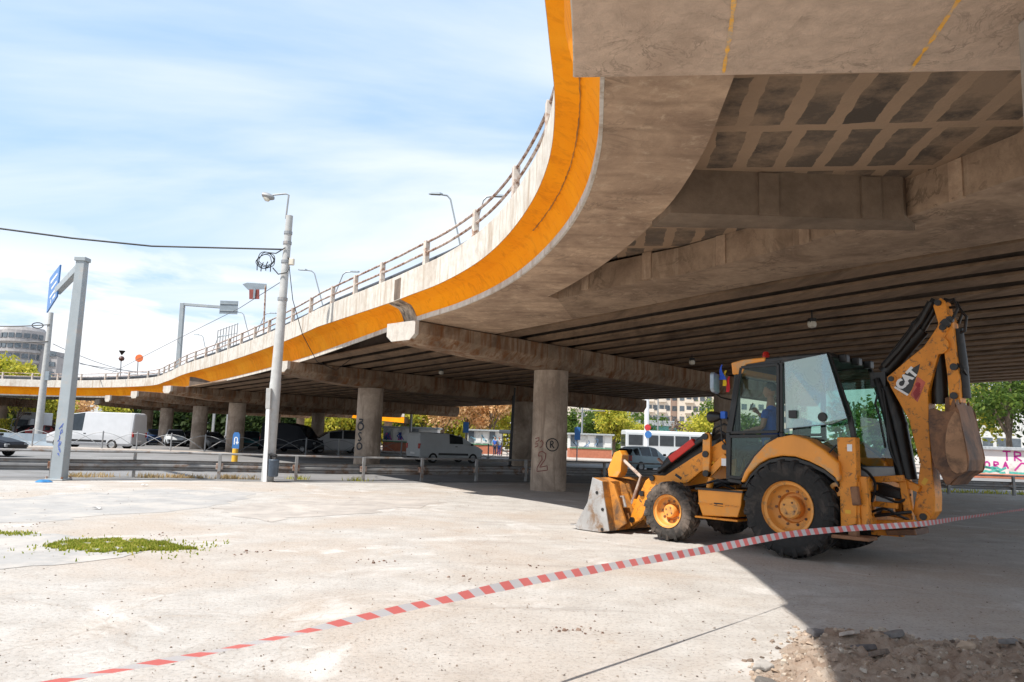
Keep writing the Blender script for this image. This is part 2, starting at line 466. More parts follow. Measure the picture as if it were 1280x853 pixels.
# ================================================================ ground
def ground_mat():
    m, nt, b = newmat('dusty_concrete_ground')
    v = coord(nt)
    big = noise(nt, v, .28, 8, .6, .5); mid = noise(nt, v, 1.6, 10, .68); fine = noise(nt, v, 26, 8, .75)
    col = ramp(nt, mid, [(.25, (.33, .302, .276)), (.5, (.425, .400, .374)), (.75, (.505, .485, .460))])
    f = ramp(nt, big, [(.45, (0,) * 3), (.62, (.8,) * 3)])
    col = mixc(nt, f, col, (.40, .338, .285))
    f = ramp(nt, noise(nt, v, .9, 10, .7, .8), [(.58, (0,) * 3), (.68, (.6,) * 3)])
    col = mixc(nt, f, col, (.40, .335, .275))
    col = mixc(nt, .75, col, ramp(nt, fine, [(.34, (.40, .37, .34)), (.47, (1, 1, 1)), (.75, (1.15, 1.13, 1.11))]), 'MULTIPLY')
    # tyre scuffs, oily spots and sweepings
    vt = coord(nt, (.16, 2.2, 1), (0, 0, R_(-28)))
    f = ramp(nt, noise(nt, vt, 1.3, 8, .6, .3), [(.56, (0,) * 3), (.72, (.42,) * 3)]); col = mixc(nt, f, col, (.25, .225, .205))
    f = ramp(nt, noise(nt, v, 1.35, 5, .5), [(.68, (0,) * 3), (.76, (.5,) * 3)]); col = mixc(nt, f, col, (.26, .22, .185))
    f = ramp(nt, noise(nt, v, 7.5, 12, .8), [(.54, (0,) * 3), (.68, (.6,) * 3)]); col = mixc(nt, f, col, (.33, .275, .23))
    f = ramp(nt, noise(nt, v, .55, 8, .7, 1.0), [(.56, (0,) * 3), (.66, (.6,) * 3)]); col = mixc(nt, f, col, (.60, .58, .56))
    # grit specks
    vo = N(nt, 'ShaderNodeTexVoronoi', Scale=9.0); nt.links.new(v, vo.inputs['Vector'])
    f = ramp(nt, vo.outputs['Distance'], [(.03, (1,) * 3), (.07, (0,) * 3)])
    sel = ramp(nt, vo.outputs['Color'], [(.55, (0,) * 3), (.60, (.8,) * 3)])
    col = mixc(nt, mixc(nt, 1.0, f, sel, 'MULTIPLY'), col, (.17, .13, .10))
    # long thin cracks
    va = N(nt, 'ShaderNodeVectorMath', operation='ADD'); nz = N(nt, 'ShaderNodeTexNoise', Scale=.8, Detail=8)
    nt.links.new(v, nz.inputs['Vector']); sc = N(nt, 'ShaderNodeVectorMath', operation='SCALE'); sc.inputs['Scale'].default_value = .9
    nt.links.new(nz.outputs['Color'], sc.inputs[0]); nt.links.new(v, va.inputs[0]); nt.links.new(sc.outputs[0], va.inputs[1])
    vc = N(nt, 'ShaderNodeTexVoronoi', Scale=.22); vc.feature = 'DISTANCE_TO_EDGE'; nt.links.new(va.outputs[0], vc.inputs['Vector'])
    f = ramp(nt, vc.outputs['Distance'], [(.0, (.35,) * 3), (.0028, (0,) * 3)])
    col = mixc(nt, f, col, (.27, .22, .18))
    nt.links.new(col, b.inputs['Base Color']); b.inputs['Roughness'].default_value = .95; b.inputs['Specular IOR Level'].default_value = .2
    h = mixc(nt, .35, fine, mid)
    bump(nt, b, h, .55, .035)
    return m


M['ground'] = ground_mat()
g = MB()
g.add([(-700, -300, 0), (700, -300, 0), (700, 900, 0), (-700, 900, 0)], [(0, 1, 2, 3)])
tag(g.build('ground', M['ground']), kind='structure')


def sheet(name, poly, z, mat, jag=0.0, kind='structure', seed=1, step=.35):
    rnd = random.Random(seed); out = []
    for a, b_ in zip(poly, poly[1:] + poly[:1]):
        a = Vector(a); b_ = Vector(b_); k = max(1, int((b_ - a).length / step)) if jag else 1
        for i in range(k):
            p = a.lerp(b_, i / k); out.append((p.x + rnd.uniform(-jag, jag), p.y + rnd.uniform(-jag, jag), z))
    mb = MB(); mb.add(out, [tuple(range(len(out)))])
    return tag(mb.build(name, mat), kind=kind)


# guardrail line: everything beyond it is road
GL = [(-40, 13), (-24, 18.2), (-13.6, 23.0), (-11.8, 24.5), (-9.4, 25.4), (-7.1, 26.1), (-5.1, 27.1), (-3.1, 28.2), (-1.2, 29.6), (.75, 30.9), (4, 32.0), (8, 32.6)]
GR = [(8, 32.6), (14, 32.6), (19.4, 32.7), (25, 33.2), (32, 34.4), (45, 37)]
road = [(x - .2, y + .55) for x, y in GL + GR[1:]] + [(60, 58), (22, 58), (10, 60), (-2, 55.5), (-17, 50.5), (-34, 49.0), (-60, 46)]
sheet('road', road, .006, M['asphalt'])
# median pavement with a kerb, carrying the pedestrian fence
med = [(-60, 46.2), (-34, 49.2), (-17, 50.7), (-2, 55.7), (10, 60.2), (9.4, 62.6), (-3, 58.2), (-18, 53), (-34, 51.6), (-60, 49.6)]
m_ = MB(); m_.slab([(x, y, 0.0) for x, y in med], [(x, y, .13) for x, y in med]); tag(m_.build('median_pavement', M['pave'], bev=.02), kind='structure')
sheet('far_road', [(-150, 50), (-60, 49.8), (-34, 51.8), (-18, 53.2), (-3, 58.4), (9.4, 62.8), (22, 60), (70, 60), (90, 74), (16, 72), (-40, 110), (-150, 95)], .006, M['asphalt'])
pk = [(12, 66.5), (60, 64), (70, 120), (-70, 120), (-22, 73.5), (-8, 69.5)]
m_ = MB(); m_.slab([(x, y, 0.0) for x, y in pk], [(x, y, .13) for x, y in pk]); tag(m_.build('far_pavement', M['pave'], bev=.02), kind='structure')
# strip of old asphalt along the guardrail and the patch at the left
st = [(x + .15, y - 1.0) for x, y in GL] ; st2 = [(x - .1, y + .5) for x, y in GL]
sheet('asphalt_strip', [(-40, 11.8)] + st[1:] + st2[::-1], .004, M['asphalt'], .12, seed=3)
A1 = simple('old_grey_asphalt', (.33, .318, .308), .95, 0, .14, 2.0, .35, (.42, .39, .36), .5, .9)
A2 = simple('worn_brown_asphalt', (.36, .325, .295), .95, 0, .16, 2.6, .35, (.46, .415, .375), .5, .8)
p1 = [atz(*q) for q in [(-260, 640), (0, 624), (200, 611), (330, 616), (270, 634), (210, 640), (120, 645), (60, 652), (0, 654), (-260, 668)]]
sheet('asphalt_patch', [(p.x, p.y) for p in p1], .003, A1, .16, seed=5)
p2 = [atz(*q) for q in [(-200, 672), (0, 666), (70, 668), (150, 676), (178, 690), (130, 701), (40, 709), (0, 711), (-200, 720)]]
sheet('asphalt_patch', [(p.x, p.y) for p in p2], .0045, A1, .07, seed=6, step=.2)
p3 = [atz(*q) for q in [(270, 634), (470, 620), (560, 628), (470, 640), (330, 652)]]
sheet('asphalt_patch', [(p.x, p.y) for p in p3], .0042, A2, .25, seed=7)
# lane lines
mk = MB()
for i in range(9):
    a = Vector((-44 + 7.5 * i, 33.5 + 2.0 * i * (1 if i < 5 else .8), .011)); d = Vector((1, .24, 0)).normalized(); n_ = Vector((-d.y, d.x, 0)) * .075
    mk.add([a - n_, a + d * 3 - n_, a + d * 3 + n_, a + n_], [(0, 1, 2, 3)])
tag(mk.build('lane_markings', M['marking']), kind='structure')

# grass patch and weeds
def tuft_stuff(name, pts, mat, hmin, hmax, w, label, cat, kind, seed, lean=.5):
    rnd = random.Random(seed); mb = MB()
    for (x, y) in pts:
        a = rnd.uniform(0, 2 * PI); h = rnd.uniform(hmin, hmax); dx, dy = math.cos(a), math.sin(a); l = rnd.uniform(0, lean) * h
        b_ = rnd.uniform(0, 2 * PI); lx, ly = math.cos(b_) * l, math.sin(b_) * l
        mb.add([(x - dx * w, y - dy * w, -.003), (x + dx * w, y + dy * w, -.003), (x + lx + dx * w * .6, y + ly + dy * w * .6, h * .7), (x + lx * 1.6, y + ly * 1.6, h)], [(0, 1, 2, 3)])
    return tag(mb.build(name, mat), label, cat, None, kind)


M['grass'] = leafmat('grass_blades', (.19, .25, .025), (.31, .36, .045), (.52, .45, .12))
M['dry'] = leafmat('dry_weeds', (.42, .29, .14), (.55, .40, .22), (.62, .50, .30))
rnd = random.Random(4)
c0 = atz(70, 680); c1 = atz(245, 687); cm = atz(150, 679)
gp = []
ax = (c1 - c0).xy; L_ = ax.length; ax.normalize(); an = Vector((-ax.y, ax.x))
while len(gp) < 9000:
    u, v = rnd.random(), rnd.uniform(-1, 1)
    half = .52 * (max(0, math.sin(PI * u ** .8)) ** .55) * (1.0 if u < .55 else 1.0 - (u - .55) * 1.5)
    if abs(v) > max(half, .03) / .52 * (1 + .16 * math.sin(u * 31) + .12 * math.sin(u * 67 + v)) * (.8 + .25 * rnd.random()): continue
    if math.sin(u * 23 + 2 * v) * math.cos(v * 7 + u * 11) > .62 - .5 * rnd.random(): continue
    p = Vector((c0.x, c0.y)) + ax * L_ * u + an * v * .52 * 1.15
    gp.append((p.x, p.y))
for _ in range(500):
    p = Vector((c0.x, c0.y)) + ax * L_ * rnd.uniform(-.08, 1.12) + an * rnd.gauss(0, .42); gp.append((p.x, p.y))
tuft_stuff('grass_patch', gp, M['grass'], .012, .05, .014, 'low bright green weed patch growing through the cracked ground', 'grass', 'stuff', 5)
q = atz(12, 668); tuft_stuff('weed_tuft', [(q.x + rnd.gauss(0, .2), q.y + rnd.gauss(0, .1)) for _ in range(260)], M['grass'], .012, .05, .014, 'tiny green weed tuft on the asphalt at the left edge', 'weed', 'stuff', 6)
for i, (px, py, n_, lab) in enumerate([(92, 597, 240, 'dry straw weeds at the foot of the graffitied gantry leg'), (122, 597, 150, 'small dry weed clump just right of the gantry leg'),
        (181, 598, 130, 'sparse dry weed clump beside the second guardrail post'), (225, 598, 520, 'long dry weed strip between two guardrail posts'), (283, 599, 240, 'greenish dry weeds left of the pale lamp pole'),
        (310, 600, 110, 'small yellow weed tuft close beside the pale lamp pole'), (370, 600, 160, 'green yellow weeds at the guardrail post right of the litter bin'), (445, 602, 110, 'thin weeds at the guardrail post left of the near round column')]):
    c = atz(px, py); sp = 1.4 if n_ > 500 else .42
    tuft_stuff('weed_clump', [(c.x + rnd.gauss(0, sp * .5), c.y + .2 + rnd.gauss(0, .10)) for _ in range(int(n_ * .6))], M['dry'] if i not in (6, 7) else M['leaf_y'], .04, .19, .015, lab, 'weeds', 'stuff', 20 + i)
ws = [(14 + rnd.random() * 12, 34.0 + rnd.gauss(0, .3)) for _ in range(900)]
tuft_stuff('verge_grass', ws, M['leaf_y'], .05, .25, .02, 'scrappy grass verge behind the right guardrail', 'grass', 'stuff', 33)

# ================================================================ viaduct
GX = Vector((-.6, .8)); NX = Vector((.8, .6))


def nt2(n, t): return NX * n + GX * t


def zl(t):
    K = [(-60, 5.0), (8, 5.0), (18, 4.77), (29.5, 4.55), (55, 4.36), (75, 4.30), (200, 4.3)]
    for (a, za), (b, zb) in zip(K, K[1:]):
        if t <= b: return za + (zb - za) * max(0, (t - a)) / (b - a)
    return 4.3


def zxy(x, y): return zl(GX.x * x + GX.y * y)


via = empty('viaduct', (1.5, 25.4, 0), 0, 'long curving concrete viaduct with an orange fascia band and white parapet', 'viaduct')
VM = MW[via.name]
LIP = [(-140, 74), (-110, 75.2), (-85, 76), (-62, 76.3), (-50.5, 76.1), (-41.5, 74.2), (-31.6, 67.1), (-26.5, 59.8), (-21.8, 51.9), (-17, 44.8), (-12.4, 37.6), (-8.2, 30.6), (-4.3, 23.7), (-2.65, 20.75), (-1.4, 18.75), (-.4, 16.65), (.27, 14.6), (.74, 12.4), (.95, 10.5), (.94, 8.7), (.80, 7.2), (.60, 5.6), (.25, 4.1), (-.25, 2.4), (-.75, .7), (-1.25, -.9)]
LIP = [Vector(p) for p in LIP]


def crom(P, sub):
    out = []
    for i in range(len(P) - 1):
        p0 = P[max(i - 1, 0)]; p1 = P[i]; p2 = P[i + 1]; p3 = P[min(i + 2, len(P) - 1)]
        for k in range(sub):
            t = k / sub
            out.append(.5 * ((2 * p1) + (p2 - p0) * t + (2 * p0 - 5 * p1 + 4 * p2 - p3) * t * t + (3 * p1 - p0 - 3 * p2 + p3) * t ** 3))
    out.append(P[-1]); return out


PATH = crom(LIP, 6)
NP = len(PATH)
OUT = []
for i in range(NP):
    d = (PATH[min(i + 1, NP - 1)] - PATH[max(i - 1, 0)]).normalized()
    OUT.append(Vector((d.y, -d.x)) * -1 if False else Vector((-d.y, d.x)) * -1)
# outward = left side of the deck as seen from below (away from the roadway)
OUT = [o if (o.dot(Vector((-1, -.2))) > 0 or PATH[i].x < -45) else -o for i, o in enumerate(OUT)]
OUT = [(-o if o.y > 0 and PATH[i].x < -45 else o) for i, o in enumerate(OUT)]
ZL = [zxy(*p) if p.x > -40 else 4.3 for p in PATH]


def vb(i):      # height of the parapet's foot above the lip
    t = GX.dot(PATH[i]) if PATH[i].x > -30 else 60
    return .56 + .34 * max(0, min(1, (t - 18.5) / 8))


PH = .70
def at_path(i, u, v):
    if .13 < v: v = .13 + (min(v, .9) - .13) * (vb(i) - .13) / .77 + max(0, v - .9)
    p = PATH[i] + OUT[i] * u
    return (p.x, p.y, ZL[i] + v)


def sweep(i0, i1, prof, name, mat, parent=via, **k):
    mb = MB(); mb.loft([[at_path(i, u, v) for u, v in prof] for i in range(i0, i1 + 1)])
    return mb.build(name, mat, parent, world=True, **k)


iN = min(range(NP), key=lambda i: (PATH[i] - Vector((.60, 5.6))).length)      # where the thick near slab starts
iB1 = min(range(NP), key=lambda i: (PATH[i] - Vector((-2.65, 20.75))).length)
sweep(0, NP - 1, [(0, .0), (.012, .0), (.012, .13), (-.03, .13), (-.03, 0)], 'lip', M['white'])
sweep(0, NP - 1, [(0, .13), (.09, .45), (.17, .64), (.22, .70), (.52, .89), (.40, .94), (-.2, .94), (-.2, .13)], 'fascia', M['orange_f'])
sweep(0, NP - 1, [(.525, .90), (.525, .88 + PH), (.505, .9 + PH), (.30, .9 + PH), (.28, .88 + PH), (.28, .952), (.38, .952)], 'parapet', M['white'])
# cantilever soffit band of the curved ramp
BW = []
for i in range(NP):
    t = GX.dot(PATH[i])
    BW.append(1.22 if t < 12 else 1.22 + (t - 12) * .02)
iA = min(range(NP), key=lambda i: abs(GX.dot(PATH[i]) - 13.6) + (100 if PATH[i].y < 8 else 0))
mb = MB(); mb.loft([[at_path(i, -.031, 0.004), at_path(i, -BW[i], 0.004), at_path(i, -BW[i], .76), at_path(i, -.031, .76)] for i in range(iA, iN + 3)])
mb.build('soffit_band', M['soffit'], via, world=True)
# deck slab with the carriageway
RG = []
for i, p in enumerate(PATH):
    t = GX.dot(p)
    if p.x < -31.6: r = Vector((p.x + (13 if p.x > -42 else 3) * (1 if p.x > -60 else 0), p.y + 13.5))
    elif t >= 7.9: r = nt2(37.6, t)
    else:      # out of view the deck is cut short to let more light in beneath
        f = max(0, min(1, (p.y + .9) / (10.6 + .9))); r = Vector((3.4, -.9)).lerp(nt2(37.6, 7.9), f)
    RG.append(r)
dk = MB(); rings = []
for i in range(NP):
    p = PATH[i] + OUT[i] * -.2; z = ZL[i]; rz = z if PATH[i].x < -31.6 else zl(GX.dot(RG[i]))
    p2 = p + (RG[i] - p).normalized() * 2.2; rings.append([(p.x, p.y, z + .50), (p2.x, p2.y, z + .86), (RG[i].x, RG[i].y, rz + 1.15), (RG[i].x, RG[i].y, rz + 1.45), (p2.x, p2.y, z + 1.16), (p.x, p.y, z + .80)])
dk.loft(rings)
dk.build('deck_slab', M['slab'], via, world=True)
# far-side parapet
fp = MB(); fp.loft([[(RG[i].x, RG[i].y, ZL[i] + .2), (RG[i].x + .35, RG[i].y + .2, ZL[i] + .2), (RG[i].x + .35, RG[i].y + .2, ZL[i] + 1.7), (RG[i].x, RG[i].y, ZL[i] + 1.7)] for i in range(NP) if GX.dot(PATH[i]) >= 7.9 or PATH[i].x < -20])
fp.build('far_parapet', M['white'], via, world=True)
# girders
def t1(n): return 19.6 + .153 * (n - 16.4)
def t2(n): return 31.9 + .153 * (n - 15.9)
def t3(n): return 54.4 + .153 * (n - 16.9)
def t4(n): return 64.8 + .153 * (n - 17.2)
def t5(n): return 76 + .153 * (n - 17.2)


def girder(n, ta, tb, w=.62):
    mb = MB(); K = max(2, int((tb - ta) / 6)); R = []
    for k in range(K + 1):
        t = ta + (tb - ta) * k / K; z = zl(t)
        a = []
        for dn, dz in ((-w / 2, 0), (w / 2, 0), (w / 2, .06), (.09, .10), (.09, 1.153), (-.09, 1.153), (-.09, .10), (-w / 2, .06)):
            p = nt2(n + dn, t); a.append((p.x, p.y, z + dz))
        R.append(a)
    mb.loft(R); mb.m = [1 if (f_i < K * 8 and f_i % 8 in (3, 4, 5)) else 0 for f_i in range(len(mb.f))]; mb.build('girder', [M['girder'], M['slab']], via, world=True)  # webs take the dark slab colour, painting in the shade of the gaps


def lip_n(t):      # normal coordinate of the outer lip at station t
    best = min((abs(GX.dot(p) - t), NX.dot(p)) for p in PATH if p.y > 10)
    return best[1]


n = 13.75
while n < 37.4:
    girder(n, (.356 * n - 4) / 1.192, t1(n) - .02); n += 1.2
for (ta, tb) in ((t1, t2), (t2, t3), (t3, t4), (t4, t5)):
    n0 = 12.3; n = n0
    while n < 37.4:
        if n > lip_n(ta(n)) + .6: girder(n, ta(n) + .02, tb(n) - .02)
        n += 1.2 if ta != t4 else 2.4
# edge beam beside the first gap: flat wide soffit running to the right
wall = [atz(*q_, z=4.94) for q_ in [(697, 371), (770, 357), (850, 345), (960, 321), (1060, 292), (1129, 278), (1278, 226)]]
wp = [Vector((p.x, p.y)) for p in wall] + [Vector((6.9, 6.9)), Vector((7.3, 4.6))]
gapn = 13.25
gap = [nt2(gapn, t) for t in (.6, 3, 6, 9, 12, 15)]
poly = wp + gap
mb = MB(); mb.slab([(p.x, p.y, zxy(*p) + .002) for p in poly], [(p.x, p.y, zxy(*p) + .56) for p in poly])
mb.build('edge_beam', concrete('edge_beam_concrete', (.38, .27, .185), (.16, .105, .07), amt=.8, bmp=.4, stain=(.44, .33, .235), slo=.56, crack=.9), via, world=True)
poly = [Vector((p.x, p.y)) for p in (PATH[i] + OUT[i] * -.3 for i in range(iA, NP))] + [Vector((4.0, -.5))] + [p + NX * .1 for p in wp[::-1]]
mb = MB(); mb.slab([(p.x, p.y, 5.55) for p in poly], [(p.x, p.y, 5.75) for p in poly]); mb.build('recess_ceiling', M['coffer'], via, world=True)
# flat soffit between the apex of the recess and the first pier cap
iE = min(range(NP), key=lambda i: abs(GX.dot(PATH[i]) - (t1(10.3))) + (100 if PATH[i].y < 10 else 0))
lp = [PATH[i] + OUT[i] * -.032 for i in range(iE + 1, iA + 1)]
lp2 = [PATH[i] + OUT[i] * -BW[i] for i in range(iA, iA + 1)]
tE = t1(gapn) - .55
poly = lp + lp2 + [wp[0] - GX * 0.0, nt2(gapn, 15.0), nt2(gapn, tE)]
mb = MB(); mb.slab([(p.x, p.y, zxy(*p) + .007) for p in poly], [(p.x, p.y, zxy(*p) + .56) for p in poly])
mb.build('soffit_panel', M['soffit'], via, world=True)
# infill from the band end to the apex
# cross beam of the recess
a0, a1, b0, b1 = [atz(*q_, z=4.9) for q_ in [(838, 266), (1130, 276), (815, 284), (1102, 287)]]
poly = [a0, a1, b1 + Vector((.5, 0, 0)), b0]
mb = MB(); mb.slab([(p.x, p.y, 4.9) for p in poly], [(p.x, p.y, 5.56) for p in poly])
for fx in (.42, .86):
    p = a0.lerp(a1, fx); mb.box((p.x, p.y - .012, 5.22), (.28, .05, .60))
mb.build('cross_beam', concrete('cross_beam_concrete', (.19, .14, .10), (.08, .06, .043), amt=.7), via, world=True)
# ribs down the recess wall
for a, b in zip(wp[:6], wp[1:7]):
    mb = MB(); m = a.lerp(b, .5); d = (b - a).normalized(); mb.box((m.x, m.y, 5.26), (.22, .05, .56), rz=math.atan2(d.y, d.x)); mb.build('wall_rib', M['soffit'], via, world=True)
# thick near slab
NF = [atz(*q_, z=4.75) for q_ in [(718, 97), (905, 92), (1270, 88)]]
dr = (NF[2] - NF[0]).normalized()
nearL = [PATH[i] + OUT[i] * -.02 for i in range(iN, NP)]
nearL = [p for p in nearL if p.y < NF[0].y - .15]
sh = (Vector((NF[0].x, NF[0].y)) - nearL[0])
nl = [Vector((NF[0].x, NF[0].y))] + [p + sh * max(0, 1 - k / 8) * Vector((1, 0)).x for k, p in enumerate(nearL)]
fr = NF[0] + dr * 9
poly = nl + [Vector((3.4, -.9)), Vector((7.7, 5.0)), Vector((NF[0] + dr * 7.3).xy)]
mb = MB(); mb.slab([(p.x, p.y, 4.75) for p in poly], [(p.x, p.y, 5.56) for p in poly])
mb.build('thick_slab', M['stucco'], via, world=True)
# its fascia and lip: orange down to the thick slab's edge
mb = MB(); R = []
for k, p in enumerate(nl):
    j = min(range(NP), key=lambda i: (PATH[i] - p).length); o = OUT[j]
    R.append([(p.x + o.x * u, p.y + o.y * u, z) for u, z in ((.006, 4.83), (.08, 5.12), (.10, 5.25), (-.02, 5.25), (-.02, 4.83))])
mb.loft(R); mb.build('near_fascia', M['orange_f'], via, world=True)
mb = MB(); R = []
for k, p in enumerate(nl):
    j = min(range(NP), key=lambda i: (PATH[i] - p).length); o = OUT[j]
    R.append([(p.x + o.x * u, p.y + o.y * u, z) for u, z in ((.012, 4.755), (.012, 4.83), (-.02, 4.83), (-.02, 4.755))])
mb.loft(R); mb.build('near_lip', M['white'], via, world=True)
M['joint'] = simple('orange_joint_filler', (.85, .42, .05), .8, 0, .25, 5, .2, (.46, .36, .27), .5, 5)
for (q1, q2, q3) in (((904, 92.5), (913, 40), (920, -20)), ((1137, 89.5), (1172, 40), (1225, -40))):
    mb = MB(); pts = [atz(*q_, z=4.747) for q_ in (q1, q2, q3)]
    pts[0] = pts[0] + (pts[1] - pts[0]) * .02
    vs = []
    rj = random.Random(3)
    fine_ = [pts[0].lerp(pts[1], k / 12) for k in range(12)] + [pts[1].lerp(pts[2], k / 8) for k in range(9)]
    for p in fine_:
        w = .016 * rj.uniform(.5, 1.4); vs += [(p.x - w, p.y, 4.747), (p.x + w, p.y, 4.747)]
    mb.add(vs, [(2 * i, 2 * i + 1, 2 * i + 3, 2 * i + 2) for i in range(len(fine_) - 1)])
    mb.build('joint_strip', M['joint'], via, world=True)
# near pier at the right edge of the view, carrying the thick slab
e = atz(1270, 28, z=4.747)
mb = MB(); mb.box((e.x + .3, e.y - .28, 2.36), (.6, .56, 4.76)); mb.build('column', concrete('pier_grey', (.36, .32, .28), (.25, .21, .17), fine=5), via, world=True, bev=.03)

# pier caps and round columns
BD = Vector((.7, .714)).normalized(); BN = Vector((-BD.y, BD.x))


def cap(tf, n0, n1, cols, zc, haunch=True, zend=None, w=1.25, vis=True):
    """beam along the pier line between normal coordinates n0 and n1, columns at cols"""
    pA = nt2(n0, tf(n0)); pB = nt2(n1, tf(n1)); d = (pB - pA).normalized(); nn = Vector((-d.y, d.x)); L = (pB - pA).length
    mb = MB(); R = []
    ks = [0, .001, .12, .25, .5, .75, 1] if haunch else [0, .5, 1]
    for k in ks:
        p = pA + d * L * k; n_ = n0 + (n1 - n0) * k; zt = zl(tf(n_)) - .004
        nc = cols[0]; f = max(0, min(1, (nc - .8 - n_) / (nc - n0)))
        zb = zc + (zend - zc) * f if haunch else zc
        pr = [(-w / 2, zt), (w / 2, zt), (w / 2, zb + (zt - zb) * .42), (w / 2 - .24, zb), (-w / 2 + .24, zb), (-w / 2, zb + (zt - zb) * .42)]
        R.append([(p.x + nn.x * u, p.y + nn.y * u, z) for u, z in pr])
    mb.loft(R); b = mb.build('pier_cap', M['beam'], via, world=True, bev=.02)
    if vis:   # painted end
        e = MB(); o = -d * .012; zt = zl(tf(n0)); zb = zend if haunch else zc
        pr = [(-w / 2 - .01, zt - .002), (w / 2 + .01, zt - .002), (w / 2 + .01, zb + (zt - zb) * .30), (w / 2 - .22, zb - .006), (-w / 2 + .22, zb - .006), (-w / 2 - .01, zb + (zt - zb) * .30)]
        e.slab([(pA.x + d.x * .12 + nn.x * u, pA.y + d.y * .12 + nn.y * u, z) for u, z in pr], [(pA.x + o.x + nn.x * u, pA.y + o.y + nn.y * u, z) for u, z in pr])
        e.build('cap_end', M['beamend'], via, world=True)
    for nc in cols:
        p = nt2(nc, tf(nc)); mb = MB()
        mb.lathe([(0, -.05), (.60, -.05), (.60, .0), (.585, 1.2), (.585, 1.22), (.58, 2.6), (.583, 2.62), (.575, zc + .02), (0, zc + .02)], (p.x, p.y, 0), (0, 0, 1), 40)
        mb.build('column', M['column'], via, world=True, smooth=True)
    return pA, d


pA1, dB1 = cap(t1, 10.1, 37.0, [16.4, 28.2], 3.93, True, 4.24)
cap(t2, 11.3, 37.0, [15.9, 26.0], 3.72, True, 4.1)
cap(t3, 12.0, 37.0, [16.9, 27.5], 3.50, True, 3.9)
cap(t4, 12.0, 37.0, [17.2, 28], 3.45, True, 3.8)
cap(t5, 12.0, 37.0, [17.2, 28], 3.42, True, 3.75)
def t6(n): return 88 + .153 * (n - 17.2)
cap(t6, 13, 37.0, [18, 28], 3.42, True, 3.75)
# more piers under the far bend
for (x, y) in ((-55, 82.5), (-80, 83), (-108, 82)):
    mb = MB(); mb.box((x, y, 3.85), (1.3, 13, .9)); mb.build('pier_cap', M['beam'], via, world=True)
    mb = MB(); mb.lathe([(0, 0), (.7, 0), (.7, 3.42), (0, 3.42)], (x, y, 0), (0, 0, 1), 24); mb.build('column', M['column'], via, world=True, smooth=True)
# stained end block on the fascia above the first cap
i = iB1
mb = MB()
jb = [j for j in range(NP) if abs(GX.dot(PATH[j]) - (t1(10.3))) < .75 and PATH[j].y > 10]
mb.loft([[at_path(j, u, v) for u, v in ((.016, .0), (.03, .131), (.11, .45), (.19, .64), (.24, .70), (.53, .885), (.2, .89), (-.1, .1))] for j in jb])
M['stainblock'] = concrete('stained_block', (.50, .43, .35), (.36, .22, .12), stain=(.07, .06, .055), amt=.6, slo=.44)
mb.build('fascia_block', M['stainblock'], via, world=True)
# dark peeled line along the fold of the fascia
rp_ = random.Random(14); mb = MB(); run = []
for i in [k for k in range(iB1 + 1, NP - 1) if PATH[k].y < 13.5]:
    for h_ in range(4):
        a = Vector(at_path(i, .222, .695)).lerp(Vector(at_path(i + 1, .222, .695)), h_ / 4); o = OUT[i]
        w1, w2 = rp_.uniform(.004, .022), rp_.uniform(.002, .014)
        run.append(((a.x + o.x * .006 - o.x * w1 * .35, a.y + o.y * .006 - o.y * w1 * .35, a.z - w1), (a.x + o.x * (.006 + w2), a.y + o.y * (.006 + w2), a.z + w2 * .55 - .004)))
vs_ = [p for r in run for p in r]
mb.add(vs_, [(2 * i, 2 * i + 1, 2 * i + 3, 2 * i + 2) for i in range(len(run) - 1)])
mb.build('peeled_fold', simple('peeled_paint_fold', (.30, .12, .015), .9, 0, .4, 6), via, world=True)
# drain spout stain and joint at parapet
mb = MB(); mb.loft([[at_path(j, u, v) for u, v in ((.53, .92), (.532, .8 + PH), (.52, .8 + PH), (.52, .92))] for j in jb[len(jb) // 2:len(jb) // 2 + 2]])
mb.build('parapet_joint', concrete('dark_joint', (.22, .16, .12), (.06, .05, .045), amt=.7), via, world=True)

# railing on the parapet
rl = empty('railing', (1.5, 25.4, 0)); rl.parent = via; rl.location = (0, 0, 0); MW[rl.name] = VM
iR1 = iN + 14
for vv in (1.52 + PH, 1.24 + PH):
    mb = MB(); mb.tube([at_path(i, .41, vv) for i in range(0, iR1)], .032, 6); mb.build('rail', M['rail'], rl, world=True, smooth=True)
s = 0; last = -9; posts = []
for i in range(1, iR1):
    s += (PATH[i] - PATH[i - 1]).length
    k0 = int((s + 1.2) / 3.0)
    if k0 != last:
        last = k0; posts.append(i)
for k, i in enumerate(posts):
    if k < 12: continue
    mb = MB(); p0 = at_path(i, .41, .9 + PH); o = OUT[i]
    mb.box((p0[0], p0[1], p0[2] + .33), (.13, .15, .66), rz=math.atan2(o.y, o.x)); mb.build('post', M['post'], rl, world=True, bev=.01)
# crash barrier behind the railing
mb = MB(); mb.loft([[at_path(i, u, v) for u, v in ((.12, .85 + PH), (.12, 1.18 + PH), (.07, 1.24 + PH), (.02, 1.18 + PH), (.02, .85 + PH))] for i in range(0, iR1)])
mb.build('crash_barrier', simple('dark_barrier', (.06, .065, .075), .6, .2, .3, 2), via, world=True)

# graffiti on the first column
c1p = nt2(16.4, t1(16.4))


def on_col(cp, r, a0):      # u = metres round the shaft from azimuth a0 (towards the viewer's right), v = height
    return lambda u, v: (cp.x + (r + .012) * math.sin(a0 + u / r), cp.y - (r + .012) * math.cos(a0 + u / r), v)


def circ(u, v, r, a=0, b=2 * PI, n=18): return [(u + r * math.cos(a + (b - a) * k / n), v + r * math.sin(a + (b - a) * k / n)) for k in range(n + 1)]


